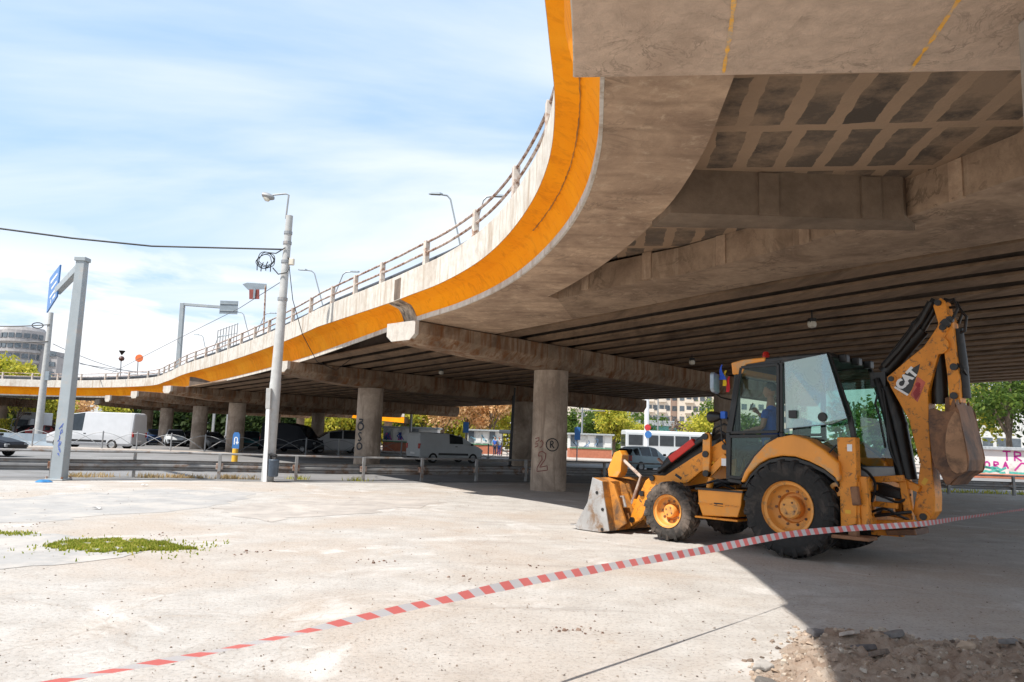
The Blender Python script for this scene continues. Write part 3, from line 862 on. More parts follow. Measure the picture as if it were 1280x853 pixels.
az1 = math.atan2(-c1p.x, c1p.y) * -1
fn = on_col(c1p, .59, -math.atan2(c1p.x, c1p.y) * 0 + math.atan2(c1p.x, c1p.y) * -1)
g1 = stroke_mb([circ(.10, 1.50, .20), [(.04, 1.40), (.04, 1.61)], [(.04, 1.61)] + circ(.07, 1.565, .055, PI / 2, -PI / 2, 8) + [(.04, 1.51)], [(.07, 1.51), (.16, 1.39)]], .035, fn)
g1.build('graffiti', simple('black_spray', (.03, .03, .03), .7), via, world=True)
g2 = stroke_mb([[(-.36, 1.12), (-.34, 1.24), (-.22, 1.28), (-.10, 1.2), (-.12, 1.02), (-.30, .76), (-.05, .82), (-.04, .68), (-.40, .62), (-.40, .74), (-.22, 1.02), (-.24, 1.13), (-.36, 1.12)],
                [(-.52, 1.68), (-.36, 1.72), (-.36, 1.62), (-.48, 1.58), (-.50, 1.50), (-.40, 1.52), (-.40, 1.45), (-.54, 1.40)], [(-.3, 1.58), (-.26, 1.64), (-.2, 1.55), (-.25, 1.42), (-.32, 1.40)]], .028, fn)
g2.build('graffiti', simple('red_marker', (.20, .055, .045), .7), via, world=True)
c2p = nt2(15.9, t2(15.9))
fn = on_col(c2p, .59, -math.atan2(c2p.x, c2p.y))
S_ = lambda u, v, s: [(u + .11 * s, v + .2 * s), (u, v + .24 * s), (u - .11 * s, v + .15 * s), (u, v), (u + .11 * s, v - .12 * s), (u, v - .24 * s), (u - .12 * s, v - .18 * s)]
g3 = stroke_mb([circ(-.40, 1.10, .14), S_(-.40, 1.52, .8), circ(-.40, 1.98, .16), [(-.5, 2.3), (-.3, 2.3), (-.32, 2.2), (-.48, 2.16), (-.28, 2.1)]], .07, fn)
g3.build('graffiti', simple('black_spray_paint', (.03, .03, .035), .7), via, world=True)
# ================================================================ backhoe loader
HO = Vector((5.0, 12.37, 0)); HA = R_(135.0)
HF = Vector((math.cos(HA), math.sin(HA), 0)); HL = Vector((-HF.y, HF.x, 0))
hoe = empty('backhoe_loader', HO, HA, 'yellow wheeled backhoe loader with black cab, its digging arm folded up at the rear', 'backhoe loader')


def bl(px, py, y=0.0):      # survey sight line -> machine coordinates (forward, up) in the plane y = const
    d = ray(px, py); o = HO + HL * y
    t = (o - Vector((0, 0, CH))).dot(HL) / d.dot(HL)
    p = Vector((0, 0, CH)) + d * t - HO
    return (p.dot(HF), p.z)


def bp(pts, y): return [bl(a, b, y) for a, b in pts]
def b3(px, py, y):
    x, z = bl(px, py, y); return (x, y, z)


Y_, YW, BK = M['yellow'], M['yellow_w'], M['black']


def wheel(name, c, r, w, rim, lugs, side):
    """c = centre of the wheel; side +1 = left (outer face towards +y)"""
    RUB = M['rubber'] if r > .6 else M['rubber_dusty']
    wt = MB()
    hw = w / 2
    prof = [(rim, -hw * .80), (rim + .03, -hw * .93), ((r + rim) / 2, -hw * 1.02), (r - .09, -hw * .98), (r - .045, -hw * .86), (r - .035, 0), (r - .045, hw * .86), (r - .09, hw * .98), ((r + rim) / 2, hw * 1.02), (rim + .03, hw * .93), (rim, hw * .80)]
    wt.lathe(prof, c, (0, side, 0), 48)
    for k in range(lugs):
        for s_ in (-1, 1):
            a = 2 * PI * (k + (.5 if s_ > 0 else 0)) / lugs
            # a chevron bar: from the middle of the tread out to the shoulder
            def P(aa, rr, yy): return (c[0] + rr * math.cos(aa), c[1] + yy, c[2] + rr * math.sin(aa))
            da = .055 if r > .6 else .075
            sw = .20 if r > .6 else .22
            A = []
            for (yy, ao, rl, rh) in ((s_ * .02 * w, sw, r - .06, r), (s_ * hw * .62, .05, r - .06, r), (s_ * hw * .98, -.02, r - .10, r - .028), (s_ * hw * 1.04, -.02, r - .17, r - .10)):
                A.append([P(a + ao - da, rl, yy), P(a + ao + da, rl, yy), P(a + ao + da * .75, rh, yy), P(a + ao - da * .75, rh, yy)])
            wt.loft(A)
    t = wt.build('tyre', RUB, hoe, smooth=False)
    rm = MB(); s1 = side
    rm.lathe([(0, -hw * .2), (rim * .55, -hw * .2), (rim * .60, hw * .05), (rim * .78, hw * .15), (rim * .86, hw * .30), (rim * .90, hw * .72), (rim * 1.0, hw * .80), (rim * 1.05, hw * .985), (rim * 1.05, hw * .80), (rim * .98, hw * .70), (rim * .98, -hw * .75), (rim * .5, -hw * .75), (0, -hw * .75)], c, (0, s1, 0), 48)
    rim_o = rm.build('rim', M['rim'], t, smooth=True)
    hb = MB(); hb.lathe([(0, hw * .62), (rim * .36, hw * .62), (rim * .42, hw * .52), (rim * .44, hw * .1), (rim * .44, -hw * .2)], c, (0, s1, 0), 28)
    hb.build('hub', M['rim'], t, smooth=True)
    for k in range(10):
        bo = MB(); a = 2 * PI * k / 10
        bo.lathe([(0, hw * .16), (.022, hw * .16), (.022, -hw * .1)], (c[0] + rim * .66 * math.cos(a), c[1], c[2] + rim * .66 * math.sin(a)), (0, s1, 0), 6)
        bo.build('wheel_nut', M['rusty'], t)
    for k in range(4):
        bo = MB(); a = 2 * PI * k / 4 + .5
        bo.lathe([(0, hw * .66), (.016, hw * .66), (.016, hw * .5)], (c[0] + rim * .24 * math.cos(a), c[1], c[2] + rim * .24 * math.sin(a)), (0, s1, 0), 6)
        bo.build('hub_bolt', M['rusty'], t)
    return t


WB = bl(835, 678, 1.05)[0]
RR, RF = .735, .50
wheel('rear', (0, .93, RR), RR, .44, .385, 20, 1); wheel('rear', (0, -.93, RR), RR, .44, .385, 20, -1)
wheel('front', (WB, .93, RF), RF, .33, .262, 18, 1); wheel('front', (WB, -.93, RF), RF, .33, .262, 18, -1)
for x, r, z in ((0, .14, RR), (WB, .11, RF)):
    mb = MB(); mb.tube([(x, -.8, z), (x, .8, z)], r, 12); mb.box((x, 0, z), (.34, .5, .34)); mb.build('axle', BK, hoe, bev=.02)
# chassis and engine
mb = MB(); mb.box((.95, 0, .72), (3.4, .62, .42)); mb.box((-.55, 0, .8), (.9, .9, .5)); mb.build('chassis', BK, hoe, bev=.02)
ht = bp([(826, 576), (835, 566), (882, 544), (912, 540)], .42)
hood = [(ht[3][0] - .1, ht[3][1]), (ht[2][0], ht[2][1]), (ht[1][0], ht[1][1]), (ht[0][0], ht[0][1] - .02)]
mb = MB(); R = []
for (x, z) in hood: R.append([(x, -.42, z - .42), (x, -.44, z - .1), (x, -.34, z), (x, 0, z + .03), (x, .34, z), (x, .44, z - .1), (x, .42, z - .42)])
mb.loft(R); mb.build('hood', BK, hoe, bev=.015)
fx = ht[0][0]
mb = MB(); mb.pxz([(ht[3][0] - .1, .85), (fx - .02, .80), (fx - .02, ht[0][1] - .44), (ht[3][0] - .1, ht[3][1] - .44)], -.40, .40); mb.build('engine_side', Y_, hoe, bev=.01)
mb = MB(); mb.box((fx + .03, 0, 1.0), (.10, .82, .42)); mb.build('front_grille', BK, hoe, bev=.02)
# loader arms, both sides
arm = bp([(905, 549), (909, 566), (872, 592), (858, 604), (829, 607), (812, 627), (800, 650), (790, 655), (786, 650), (796, 622), (806, 601), (815, 594), (830, 595), (868, 570)], .72)
lever = bp([(877.5, 544), (880, 541), (885, 541), (887, 546), (886.5, 572), (884.5, 594), (881, 597), (877.5, 594), (877, 570)], .82)
for s in (1, -1):
    mb = MB(); mb.pxz(arm, s * .60, s * .70); a_ = mb.build('loader_arm', YW, hoe, bev=.012)
    mb = MB(); mb.pxz(lever, s * .74, s * .80)
    mb.build('tilt_lever', Y_, hoe, bev=.01)
    for q_ in ((881, 546), (881.5, 568), (882, 592)):
        mb = MB(); x, z = bl(*q_, .82); mb.lathe([(0, .03), (.055, .03), (.055, -.06), (0, -.06)], (x, s * .80, z), (0, s, 0), 14); mb.build('pin', BK, hoe)
    for q_, yy in (((906, 559), .72), ((815, 598), .72), ((790, 650), .72), ((802, 617), .72)):
        mb = MB(); x, z = bl(*q_, yy); mb.lathe([(0, .03), (.05, .03), (.05, -.12), (0, -.12)], (x, s * .71, z), (0, s, 0), 14); mb.build('pin', BK, hoe)
    lk = [(bl(884, 592, .78)), (bl(905, 570, .78))]
    mb = MB(); mb.bar((lk[0][0], s * .70, lk[0][1]), (lk[1][0], s * .70, lk[1][1]), .05, .12); mb.build('link', Y_, hoe, bev=.01)
    p0 = bl(822, 590, .55); p1 = bl(838, 577, .55); p2 = bl(868, 554, .55); p3 = bl(886, 543, .55)
    V3 = lambda p: (p[0], s * .52, p[1])
    mb = MB(); mb.tube([V3(p0), V3(p1)], .045, 12); mb.tube([V3(p1), V3(p3)], .06, 12)
    c_ = mb.build('tilt_cylinder', BK, hoe, smooth=True)
    mb = MB(); mb.bar((p1[0], s * .535, p1[1] + .03), (p2[0], s * .535, p2[1] + .03), .11, .13); mb.build('red_guard', M['red'], c_, bev=.02)
    q0 = bl(848, 612, .5); q1 = bl(886, 606, .5); q2 = bl(922, 601, .5)
    mb = MB(); mb.tube([(q0[0], s * .5, q0[1]), (q1[0], s * .5, q1[1])], .035, 10); mb.tube([(q1[0], s * .5, q1[1]), (q2[0], s * .5, q2[1])], .065, 12)
    mb.build('lift_cylinder', BK, hoe, smooth=True)
    x0, z0 = bl(886, 611, .75); mb = MB(); mb.tube([(x0, s * .74, z0), bl(889, 597, .75)[0:1] + (s * .74,) + bl(889, 597, .75)[1:]], .055, 10); mb.build('filler_neck', Y_, hoe, smooth=True)
    # grey tilt pipe down to the bucket
    mb = MB(); mb.tube([b3(777, 573, s * .60), b3(801, 596, s * .60), b3(796, 612, s * .60), b3(786, 640, s * .60), b3(779, 655, s * .6)] if s > 0 else
                       [(p[0], -.60, p[2]) for p in (b3(777, 573, .60), b3(801, 596, .60), b3(796, 612, .60), b3(786, 640, .60), b3(779, 655, .6))], .032, 8)
    mb.build('tilt_pipe', M['rail'], hoe, smooth=True)
    hx = None if s < 0 else bp([(770, 566), (777, 563), (780, 569), (778, 590), (774, 597), (763, 596), (762, 587)], .62)
    if hx: mb = MB(); mb.pxz(hx, s * .46, s * .68); mb.build('bucket_hook', Y_, hoe, bev=.012)
mb = MB(); mb.tube([(arm[7][0] + .02, -.62, arm[7][1] + .35), (arm[7][0] + .02, .62, arm[7][1] + .35)], .09, 12); mb.build('torque_tube', YW, hoe, smooth=True)
# loader bucket
side = bp([(741, 597), (753, 602), (756, 625), (762, 664), (750, 669), (722, 664.5), (719.5, 657), (735, 628)], 1.15)
topb, bk1, bk2 = side[1], side[2], side[3]
zmin = min(p[1] for p in side); dz = -zmin + .0 if zmin < .02 else 0
side = [(x, max(.015, z)) for x, z in side]
shell_out = [side[0], side[1], side[2], side[3], side[4], side[6]]
mb = MB(); R = []
for s in (-1.14, 1.14):
    o = [(x, s, z) for x, z in shell_out]
    i_ = [(x + .05, s, z + (.03 if k > 3 else (-.005 if k else -.0))) for k, (x, z) in enumerate(shell_out)]
    i_[0] = (shell_out[0][0], s, shell_out[0][1] - .03); i_[1] = (shell_out[1][0] + .05, s, shell_out[1][1] - .035); i_[5] = (shell_out[5][0] + .005, s, shell_out[5][1] + .012)
    R.append(o + i_[::-1])
mb.loft(R); bkt = mb.build('loader_bucket', M['bucketp'], hoe, bev=.008)
for s in (1, -1):
    mb = MB(); mb.pxz(side, s * 1.14, s * 1.165); mb.build('side_plate', M['steel'], bkt, bev=.004)
    mb = MB()
    for q_ in ((747, 616), (754, 637), (753.5, 662)):
        x, z = bl(*q_, 1.15); mb.lathe([(0, .012), (.03, .012), (.03, -.01)], (x, s * 1.166, z), (0, s, 0), 10)
    mb.build('side_bolt', BK, bkt)
mb = MB(); x, z = side[6]; mb.box((x + .05, 0, z + .012), (.16, 2.3, .022)); mb.build('cutting_edge', M['steel'], bkt)
for yy in (.95, .62, .50, -.5, -.62, -.95):
    mb = MB(); x0, z0 = side[1]; x1, z1 = side[3]
    mb.slab([(x0 + .0, yy - .02, z0), (x0 - .13, yy - .02, z0 - .06), (x1 - .22, yy - .02, z1 + .15), (x1, yy - .02, z1)], [(x0 + .0, yy + .02, z0), (x0 - .13, yy + .02, z0 - .06), (x1 - .22, yy + .02, z1 + .15), (x1, yy + .02, z1)])
    mb.build('back_bracket', M['bucketp'], bkt)
mb = MB(); mb.tube([b3(782, 634, .8), b3(779, 621, .8), b3(770, 622, .8), b3(765, 632, .8)], .03, 8); mb.build('bucket_handle', M['steel'], bkt, smooth=True)
# side boxes / steps between the wheels
st_ = bp([(872, 612), (928, 613), (926, 633), (922, 647), (878, 645), (873, 630)], 1.0)
for s in (1, -1):
    mb = MB(); mb.pxz(st_, s * .55, s * 1.0); b_ = mb.build('step_box', Y_, hoe, bev=.015)
    x0, z0 = st_[5]; x1, z1 = st_[2]
    mb = MB(); mb.bar((x0, s * 1.005, (z0 + z1) / 2), (x1, s * 1.005, (z0 + z1) / 2), .012, .02); mb.build('seam', YW, b_)
    mb = MB(); mb.bar((st_[0][0] + .03, s * .8, st_[0][1] + .015), (st_[1][0] - .02, s * .8, st_[0][1] + .015), .46, .03); mb.build('tread_plate', BK, b_)
    mb = MB(); mb.bar((st_[4][0] + .12, s * .82, st_[4][1] - .02), (st_[3][0] - .02, s * .82, st_[4][1] - .02), .44, .03); mb.build('step', YW, b_, bev=.006)
# ---- cab
cab = hoe
YC = .80        # cab half width
def post(name, pts, w=.07, mat=BK, ys=(1, -1), par=hoe, ins=0.0, pl=YC):
    for s in ys:
        mb = MB(); P = [bl(a, b, pl) for a, b in pts]
        for p, q_ in zip(P, P[1:]): mb.bar((p[0], s * (pl - ins), p[1]), (q_[0], s * (pl - ins), q_[1]), w, w)
        mb.build(name, mat, par, bev=.012)


post('front_pillar', [(924, 459), (911, 541), (911, 600)])
post('middle_pillar', [(977, 453), (977, 541), (978, 548)])
post('rear_pillar', [(1037, 447), (1062, 520), (1072, 570)])
post('sill', [(911, 600), (928, 603)]); post('roof_rail', [(924, 459), (977, 453), (1037, 447)], .06)
# roof
rf = bp([(917, 455), (960, 447), (1000, 443), (1038, 440), (1042, 447), (978, 453), (940, 459), (919, 467)], YC)
mb = MB(); mb.pxz(rf, -YC - .03, YC + .03); roof = mb.build('cab_roof', BK, hoe, bev=.03)
vz = bp([(915.5, 454), (930, 450), (958, 447), (958, 452), (934, 456), (929, 468), (917, 469)], YC)
mb = MB(); mb.pxz(vz, -YC - .05, YC + .05); mb.build('roof_visor', Y_, roof, bev=.02)
x, z = bl(957.5, 449, .45); mb = MB(); mb.lathe([(0, .125), (.035, .12), (.055, .09), (.06, .03), (.07, 0), (0, 0)], (x, .45, z + .0), (0, 0, 1), 14); mb.build('beacon', M['redlight'], roof, smooth=True)
# door: frame and its upper and lower panes
dx = [bl(a, b, YC) for a, b in ((928, 460), (974, 456), (974, 540), (915, 541))]
d2 = [bl(a, b, YC) for a, b in ((914, 546), (974, 545), (958, 558), (944, 572), (934, 586), (928, 598), (913, 596))]
for s in (1, -1):
    mb = MB()
    for P in (dx, d2):
        for p, q_ in zip(P, P[1:] + P[:1]): mb.bar((p[0], s * (YC + .03), p[1]), (q_[0], s * (YC + .03), q_[1]), .05, .05)
    dr_ = mb.build('cab_door', BK, hoe, bev=.008)
    mb = MB(); mb.pxz(dx, s * (YC + .025), s * (YC + .033)); mb.build('door_glass', M['doorglass'], dr_)
    mb = MB(); mb.pxz(d2, s * (YC + .025), s * (YC + .033)); mb.build('door_glass', M['cabglass'], dr_)
    x, z = bl(971, 548, YC); mb = MB(); mb.box((x, s * (YC + .07), z), (.14, .03, .03)); mb.build('handle', BK, dr_, bev=.008)
# rear quarter: fixed lower glass and the pane swung up and out on the left side
q4 = [bl(a, b, YC) for a, b in ((982, 540), (1060, 524), (1064, 548), (1050, 575), (1020, 556), (994, 545))]
for s in (1, -1):
    mb = MB(); mb.pxz(q4, s * (YC - .01), s * YC); mb.build('quarter_glass', M['cabglass'], hoe)
pn = [b3(981, 453, YC + .06), b3(1033.5, 442.5, YC + .06), b3(1059, 523, YC + .20), b3(1040, 530, YC + .20), b3(983, 536, YC + .12)]
mb = MB(); nv = Vector((0, .012, 0)); mb.slab(pn, [Vector(p) + nv for p in pn]); pane = mb.build('raised_side_pane', M['paneglass'], hoe)
mb = MB()
for p, q_ in zip(pn, pn[1:] + pn[:1]): mb.bar(p, q_, .012, .018)
mb.build('pane_edge', BK, pane)
mb = MB(); p = Vector(b3(991, 518, YC + .15)); mb.box(p, (.13, .04, .12)); mb.build('latch', BK, pane, bev=.01); mb = MB(); p = Vector(b3(1028.5, 521.5, YC + .18)); mb.lathe([(0, .03), (.07, .03), (.07, 0)], p, (0, 1, 0), 14); mb.build('latch', BK, pane, bev=.01)
q5 = [bl(a, b, YC) for a, b in ((981, 455), (1034, 448), (1059, 522), (983, 537))]
mb = MB(); mb.pxz(q5, -YC, -YC + .01); mb.build('quarter_glass', M['cabglass'], hoe)
# rear window: across the back of the cab between the rear pillars
ra, rb_, rc = bl(1037, 449, YC), bl(1062, 520, YC), bl(1072, 572, YC)
mb = MB(); mb.add([(ra[0] - .02, -YC, ra[1]), (ra[0] - .02, YC, ra[1]), (rb_[0] - .02, YC, rb_[1]), (rc[0] - .02, YC, rc[1]), (rc[0] - .02, -YC, rc[1]), (rb_[0] - .02, -YC, rb_[1])], [(0, 1, 2, 5), (5, 2, 3, 4)])
mb.build('rear_window', M['cabglass'], hoe)
mb = MB(); mb.add([(dx[0][0] + .05, -YC, dx[0][1]), (dx[0][0] + .05, YC, dx[0][1]), (dx[3][0] + .06, YC, dx[3][1]), (dx[3][0] + .06, -YC, dx[3][1])], [(0, 1, 2, 3)]); mb.build('windscreen', M['cabglass'], hoe)
mb = MB(); mb.box(((ra[0] + dx[0][0]) / 2, 0, 1.02), (1.55, 1.5, .12)); mb.box((rc[0] + .05, 0, 1.15), (.12, 1.5, .5)); mb.build('cab_floor', BK, hoe, bev=.02)
for yy in (-.5, 0, .5):
    mb = MB(); mb.box((ra[0] - .10, yy, ra[1] + .03), (.12, .16, .13)); mb.build('work_light', BK, roof, bev=.02)
seatx = .55
mb = MB(); mb.box((seatx, 0, 1.42), (.5, .5, .16)); mb.box((seatx - .27, 0, 1.78), (.14, .48, .66), ry=-.12); mb.box((seatx, 0, 1.2), (.35, .35, .35)); mb.build('seat', M['dark'], hoe, bev=.05)
mb = MB(); mb.tube([(1.15, 0, 1.1), (1.02, 0, 1.62)], .045, 8); stw = mb.build('steering_column', M['dark'], hoe)
mb = MB(); cc = Vector((1.02, 0, 1.66)); ux = Vector((.95, 0, .3)).normalized(); mb.tube([cc + (ux * math.cos(a) + Vector((0, 1, 0)) * math.sin(a)) * .19 for a in [2 * PI * k / 20 for k in range(21)]], .018, 6); mb.build('steering_wheel', M['dark'], stw, smooth=True)
# fender
fo = bp([(926, 603), (931, 590), (943, 571), (958, 555), (972, 547), (991, 543.5), (1010, 549), (1030, 562), (1048, 578), (1050, 600)], 1.10)
fi = bp([(931, 603), (937, 592), (949, 580), (962, 573), (978, 570), (994, 571), (1012, 577), (1030, 586), (1044, 597), (1047, 603)], 1.10)
for s in (1, -1):
    mb = MB(); mb.pxz(fo + fi[::-1], s * .74, s * 1.12); mb.build('fender', Y_, hoe, bev=.03)
    mb = MB(); k = [(x, z - .02) for x, z in fi]; mb.pxz(k + [(k[-1][0], k[-1][1] - .03)] + [(x, z - .05) for x, z in k[::-1]], s * .70, s * 1.08); mb.build('fender_liner', BK, hoe)
# mirror with flags, head light
mb = MB(); mb.tube([b3(914, 500, .9), b3(901, 497, 1.05), b3(889, 488, 1.2), b3(888, 478, 1.25)], .014, 6); ma_ = mb.build('mirror_arm', BK, hoe)
mp_ = Vector(b3(894.5, 479, 1.22)); mb = MB(); mb.loft([[(mp_.x + dx_, mp_.y + a * .10, mp_.z + b * .16 + a * .02) for a, b in ((-1, -.8), (-.7, -1), (.6, -1), (1, -.7), (1, .7), (.7, 1), (-.6, 1), (-1, .8))] for dx_ in (-.02, .05)])
mb.build('mirror', simple('mirror_shell', (.25, .30, .35), .25, .3), ma_, bev=.015)
for k, (cname, rgb) in enumerate((('blue', (.02, .08, .45)), ('yellow', (.75, .50, .02)), ('red', (.55, .02, .03)))):
    mb = MB(); rows = []
    for j in range(6):
        v = j / 5; base = Vector(b3(903 - 1.5 * v, 456 + 15 * v, 1.12 + .10 * v))
        base += Vector((0, 0, -.10 * k - .05 * v)); wd = (.09, .05, .05)[k] * (.25 + v) if k == 0 else .05
        a = base + Vector((.02 - .06 * k + .03 * v + .015 * math.sin(5 * v), 0, 0)); b_ = a + Vector((-wd, .03 * math.sin(4 * v + k), .0))
        rows += [a, b_]
    w_ = [(2 * i, 2 * i + 1, 2 * i + 3, 2 * i + 2) for i in range(5)]
    mb.add(rows, w_); fl = mb.build('flag', simple('flag_' + cname, rgb, .8, 0, .1), ma_); so_ = fl.modifiers.new('t', 'SOLIDIFY'); so_.thickness = .004
x, y_, z = b3(895, 521, .85)
mb = MB(); mb.lathe([(0, .13), (.085, .13), (.10, .10), (.085, 0), (.05, -.09), (0, -.1)], (x, y_, z), (1, 0, -.1), 16); hl = mb.build('headlight', BK, hoe, smooth=True)
mb = MB(); mb.tube([(x, y_, z), b3(908, 522, .80), b3(913, 530, .78)], .03, 6); mb.tube([b3(901, 522, .82), b3(902, 550, .82), b3(911, 561, .8)], .012, 6); mb.build('lamp_bracket', BK, hl)
x, y_, z = b3(905, 519, .84); mb = MB(); mb.box((x, y_, z), (.09, .09, .12)); mb.build('indicator', M['blue'], hl, bev=.01)
hs = MB()
for pts in ([(885, 562, .6), (893, 535, .66), (905, 530, .7), (913, 534, .74)], [(890, 545, .6), (899, 538, .66), (910, 545, .7)], [(884, 604, .8), (898, 600, .84), (912, 604, .8)], [(889, 612, .7), (903, 606, .75), (918, 611, .7)], [(893, 560, .6), (900, 548, .62), (911, 552, .7)]):
    hs = MB(); hs.tube([b3(*p) for p in pts], .02, 6); hs.build('hose', M['hose'], hoe, smooth=True)
pass
mb = MB(); x, z = bl(919, 470, .82); mb.tube([(x + .02, .72, 1.7), (x + .02, .72, z - .1), (x + .02, .72, z + .02)], .05, 10); mb.build('exhaust', BK, hoe, smooth=True)
x, z = bl(906, 578, .74); mb = MB(); mb.box((x, .73, z), (.13, .01, .12)); mb.build('sticker', M['signwhite'], hoe)
# ---- rear frame, stabilisers
xr = bl(1085, 600, .5)[0]
mb = MB()
for z in (.62, 1.12): mb.box((xr + .02, 0, z), (.16, 2.0, .14))
for yy in (-.95, -.4, .4, .95): mb.box((xr + .02, yy, .87), (.15, .10, .62))
mb.build('rear_frame', YW, hoe, bev=.012)
mb = MB()
for yy in (-.3, .15): mb.box((xr + .1, yy, .85), (.2, .35, .42))
mb.build('swing_cylinder', BK, hoe, bev=.05)
stp = bp([(1047, 547), (1070, 547), (1072, 600), (1071, 655), (1052, 660), (1050, 600)], 1.0)
sx0 = min(p[0] for p in stp); sx1 = max(p[0] for p in stp)
for s in (1, -1):
    mb = MB(); mb.pxz(stp, s * .86, s * 1.03); sl = mb.build('stabiliser', YW, hoe, bev=.01)
    ey = bl(1045, 612, 1.0); mb = MB(); mb.lathe([(.045, .02), (.10, .02), (.10, -.05), (.045, -.05), (.045, .02)], (ey[0], s * .98, ey[1]), (0, s, 0), 18); mb.build('eye', Y_, sl, smooth=False)
    a = bl(1080, 596, .9); b_ = bl(1084, 658, .9); mb = MB(); mb.bar((a[0], s * .9, a[1]), (b_[0], s * .9, b_[1]), .13, .11); mb.build('inner_leg', YW, sl, bev=.01)
    a = bl(1070, 619, .98); mb = MB(); mb.bar((a[0], s * 1.03, a[1] + .12), (a[0] - .03, s * 1.03, a[1] - .14), .10, .10); mb.build('valve_block', M['rusty'], sl, bev=.015)
    f0 = bl(1066, 672, 1.0); mb = MB(); mb.box((f0[0] - .0, s * .95, f0[1]), (.52, .34, .05)); mb.box((f0[0], s * .95, f0[1] + .1), (.12, .12, .18)); mb.build('foot_pad', M['rusty'], sl, bev=.008)
    mb = MB(); a = bl(1046, 556, 1.0); mb.tube([(a[0], s * 1.0, a[1]), (a[0] + .12, s * 1.05, a[1] - .15), (a[0] + .10, s * 1.05, a[1] - .38), (a[0], s * 1.0, a[1] - .45)], .014, 6); mb.build('hose', M['hose'], sl)
# clutter of links at the back
mb = MB()
for (a, b_, w, yy) in (((1085, 600), (1130, 598), .09, .35), ((1086, 629), (1122, 633), .08, .4), ((1086, 655), (1145, 655), .11, .3), ((1090, 665), (1130, 668), .08, .2), ((1129, 600), (1136, 640), .10, .25), ((1120, 598), (1150, 612), .10, .2), ((1100, 640), (1140, 648), .07, .1)):
    p, q_ = bl(*a, yy), bl(*b_, yy); mb.bar((p[0], yy, p[1]), (q_[0], yy, q_[1]), w, w)
mb.build('linkage', YW, hoe, bev=.008)
mb = MB()
for (a, b_, w, yy) in (((1092, 610), (1128, 618), .16, .2), ((1092, 645), (1140, 640), .05, .42), ((1075, 590), (1092, 650), .2, .2), ((1100, 655), (1150, 662), .14, -.1)):
    p, q_ = bl(*a, yy), bl(*b_, yy); mb.bar((p[0], yy, p[1]), (q_[0], yy, q_[1]), w, w)
mb.build('hydraulic_block', BK, hoe, bev=.02)
mb = MB(); mb.pxz(bp([(1115, 662), (1152, 660), (1154, 668), (1118, 668)], .0), -.3, .3); mb.build('swing_base', M['rusty'], hoe, bev=.01)
# ---- boom, stick, bucket
def swing(mb_pts, y0, y1, name, mat, par=hoe, bev=.012):
    mb = MB(); mb.pxz(mb_pts, y0, y1); return mb.build(name, mat, par, bev=bev)


boom = swing(bp([(1141, 640), (1147, 652), (1160, 652), (1168.5, 640), (1169, 622), (1165, 585), (1161.5, 540), (1160, 490), (1172, 446), (1180, 425), (1187, 408), (1184, 398), (1172, 408), (1155, 433), (1134, 450), (1108, 472), (1113, 484), (1136, 525), (1150, 580), (1146, 615)], .17), -.17, .17, 'boom', YW)
# raised edge ring on the boom and pins
mb = MB()
for q_, r in (((1115, 474), .06), ((1174, 432), .13), ((1179, 410), .07), ((1155, 646), .08), ((1161, 455), .035)):
    mb = MB(); x, z = bl(*q_, .17); mb.lathe([(0, .03), (r, .03), (r, -.02)], (x, .17, z), (0, 1, 0), 20); mb.build('boom_boss', YW, boom)
mb = MB()
for q_, r in (((1115, 474), .04), ((1155, 646), .05), ((1179, 410), .045), ((1183, 404), .06)):
    mb = MB(); x, z = bl(*q_, .17); mb.lathe([(0, .05), (r, .05), (r, -.02)], (x, .17, z), (0, 1, 0), 14); mb.build('boom_pin', BK, boom)
# boom cylinder (thick, black), its rod
for yy in (-.02,):
    p0 = bl(1134, 600, yy); p1 = bl(1121, 530, yy); p2 = bl(1104, 478, yy)
    mb = MB(); mb.tube([(p0[0], yy, p0[1]), (p1[0], yy, p1[1]), (p2[0], yy, p2[1])], .145, 16); mb.box((p2[0] + .02, yy, p2[1] + .03), (.22, .34, .22)); mb.tube([(p1[0], yy, p1[1] - .1), (p1[0], yy, p1[1] + .02)], .155, 16)
    mb.build('boom_cylinder', BK, boom, smooth=True)
mb = MB(); p0 = bl(1128, 545, .1); mb.tube([b3(1127, 596, .2), b3(1114, 545, .2), b3(1100, 490, .2), b3(1096, 474, .15)], .05, 10)
mb.tube([b3(1100, 480, .2), b3(1094, 505, .25), b3(1099, 520, .25), b3(1107, 560, .2)], .016, 6); mb.build('boom_hose', M['hose'], boom, smooth=True)
# stick cylinder along the top edge of the boom
mb = MB(); mb.tube([b3(1106, 466, 0), b3(1128, 440, 0), b3(1152, 412, 0)], .115, 14); mb.tube([b3(1152, 412, 0), b3(1169, 384, 0)], .06, 12)
mb.tube([b3(1104, 458, .15), b3(1124, 436, .16), b3(1150, 402, .16), b3(1163, 378, .14)], .05, 8); mb.tube([b3(1112, 448, -.14), b3(1150, 398, -.14), b3(1168, 374, -.12)], .045, 8)
mb.tube([b3(1138, 428, .1), b3(1140, 404, .12), b3(1150, 396, .12), b3(1158, 386, .12)], .018, 6)
mb.build('stick_cylinder', BK, boom, smooth=True)
stick = swing(bp([(1166, 382), (1175, 372.5), (1181, 376), (1185, 392), (1190, 400), (1194, 440), (1199, 478), (1200.5, 503), (1187, 507), (1184, 470), (1180, 440), (1176, 420), (1172, 402)], .15), -.15, .15, 'stick', YW)
mb = MB()
for q_, r in (((1173, 379), .045), ((1188, 400), .05), ((1193, 459), .05), ((1193, 495), .05), ((1182, 406), .07)):
    mb = MB(); x, z = bl(*q_, .15); mb.lathe([(0, .05), (r, .05), (r, -.02)], (x, .15, z), (0, 1, 0), 14); mb.build('stick_pin', BK, stick)
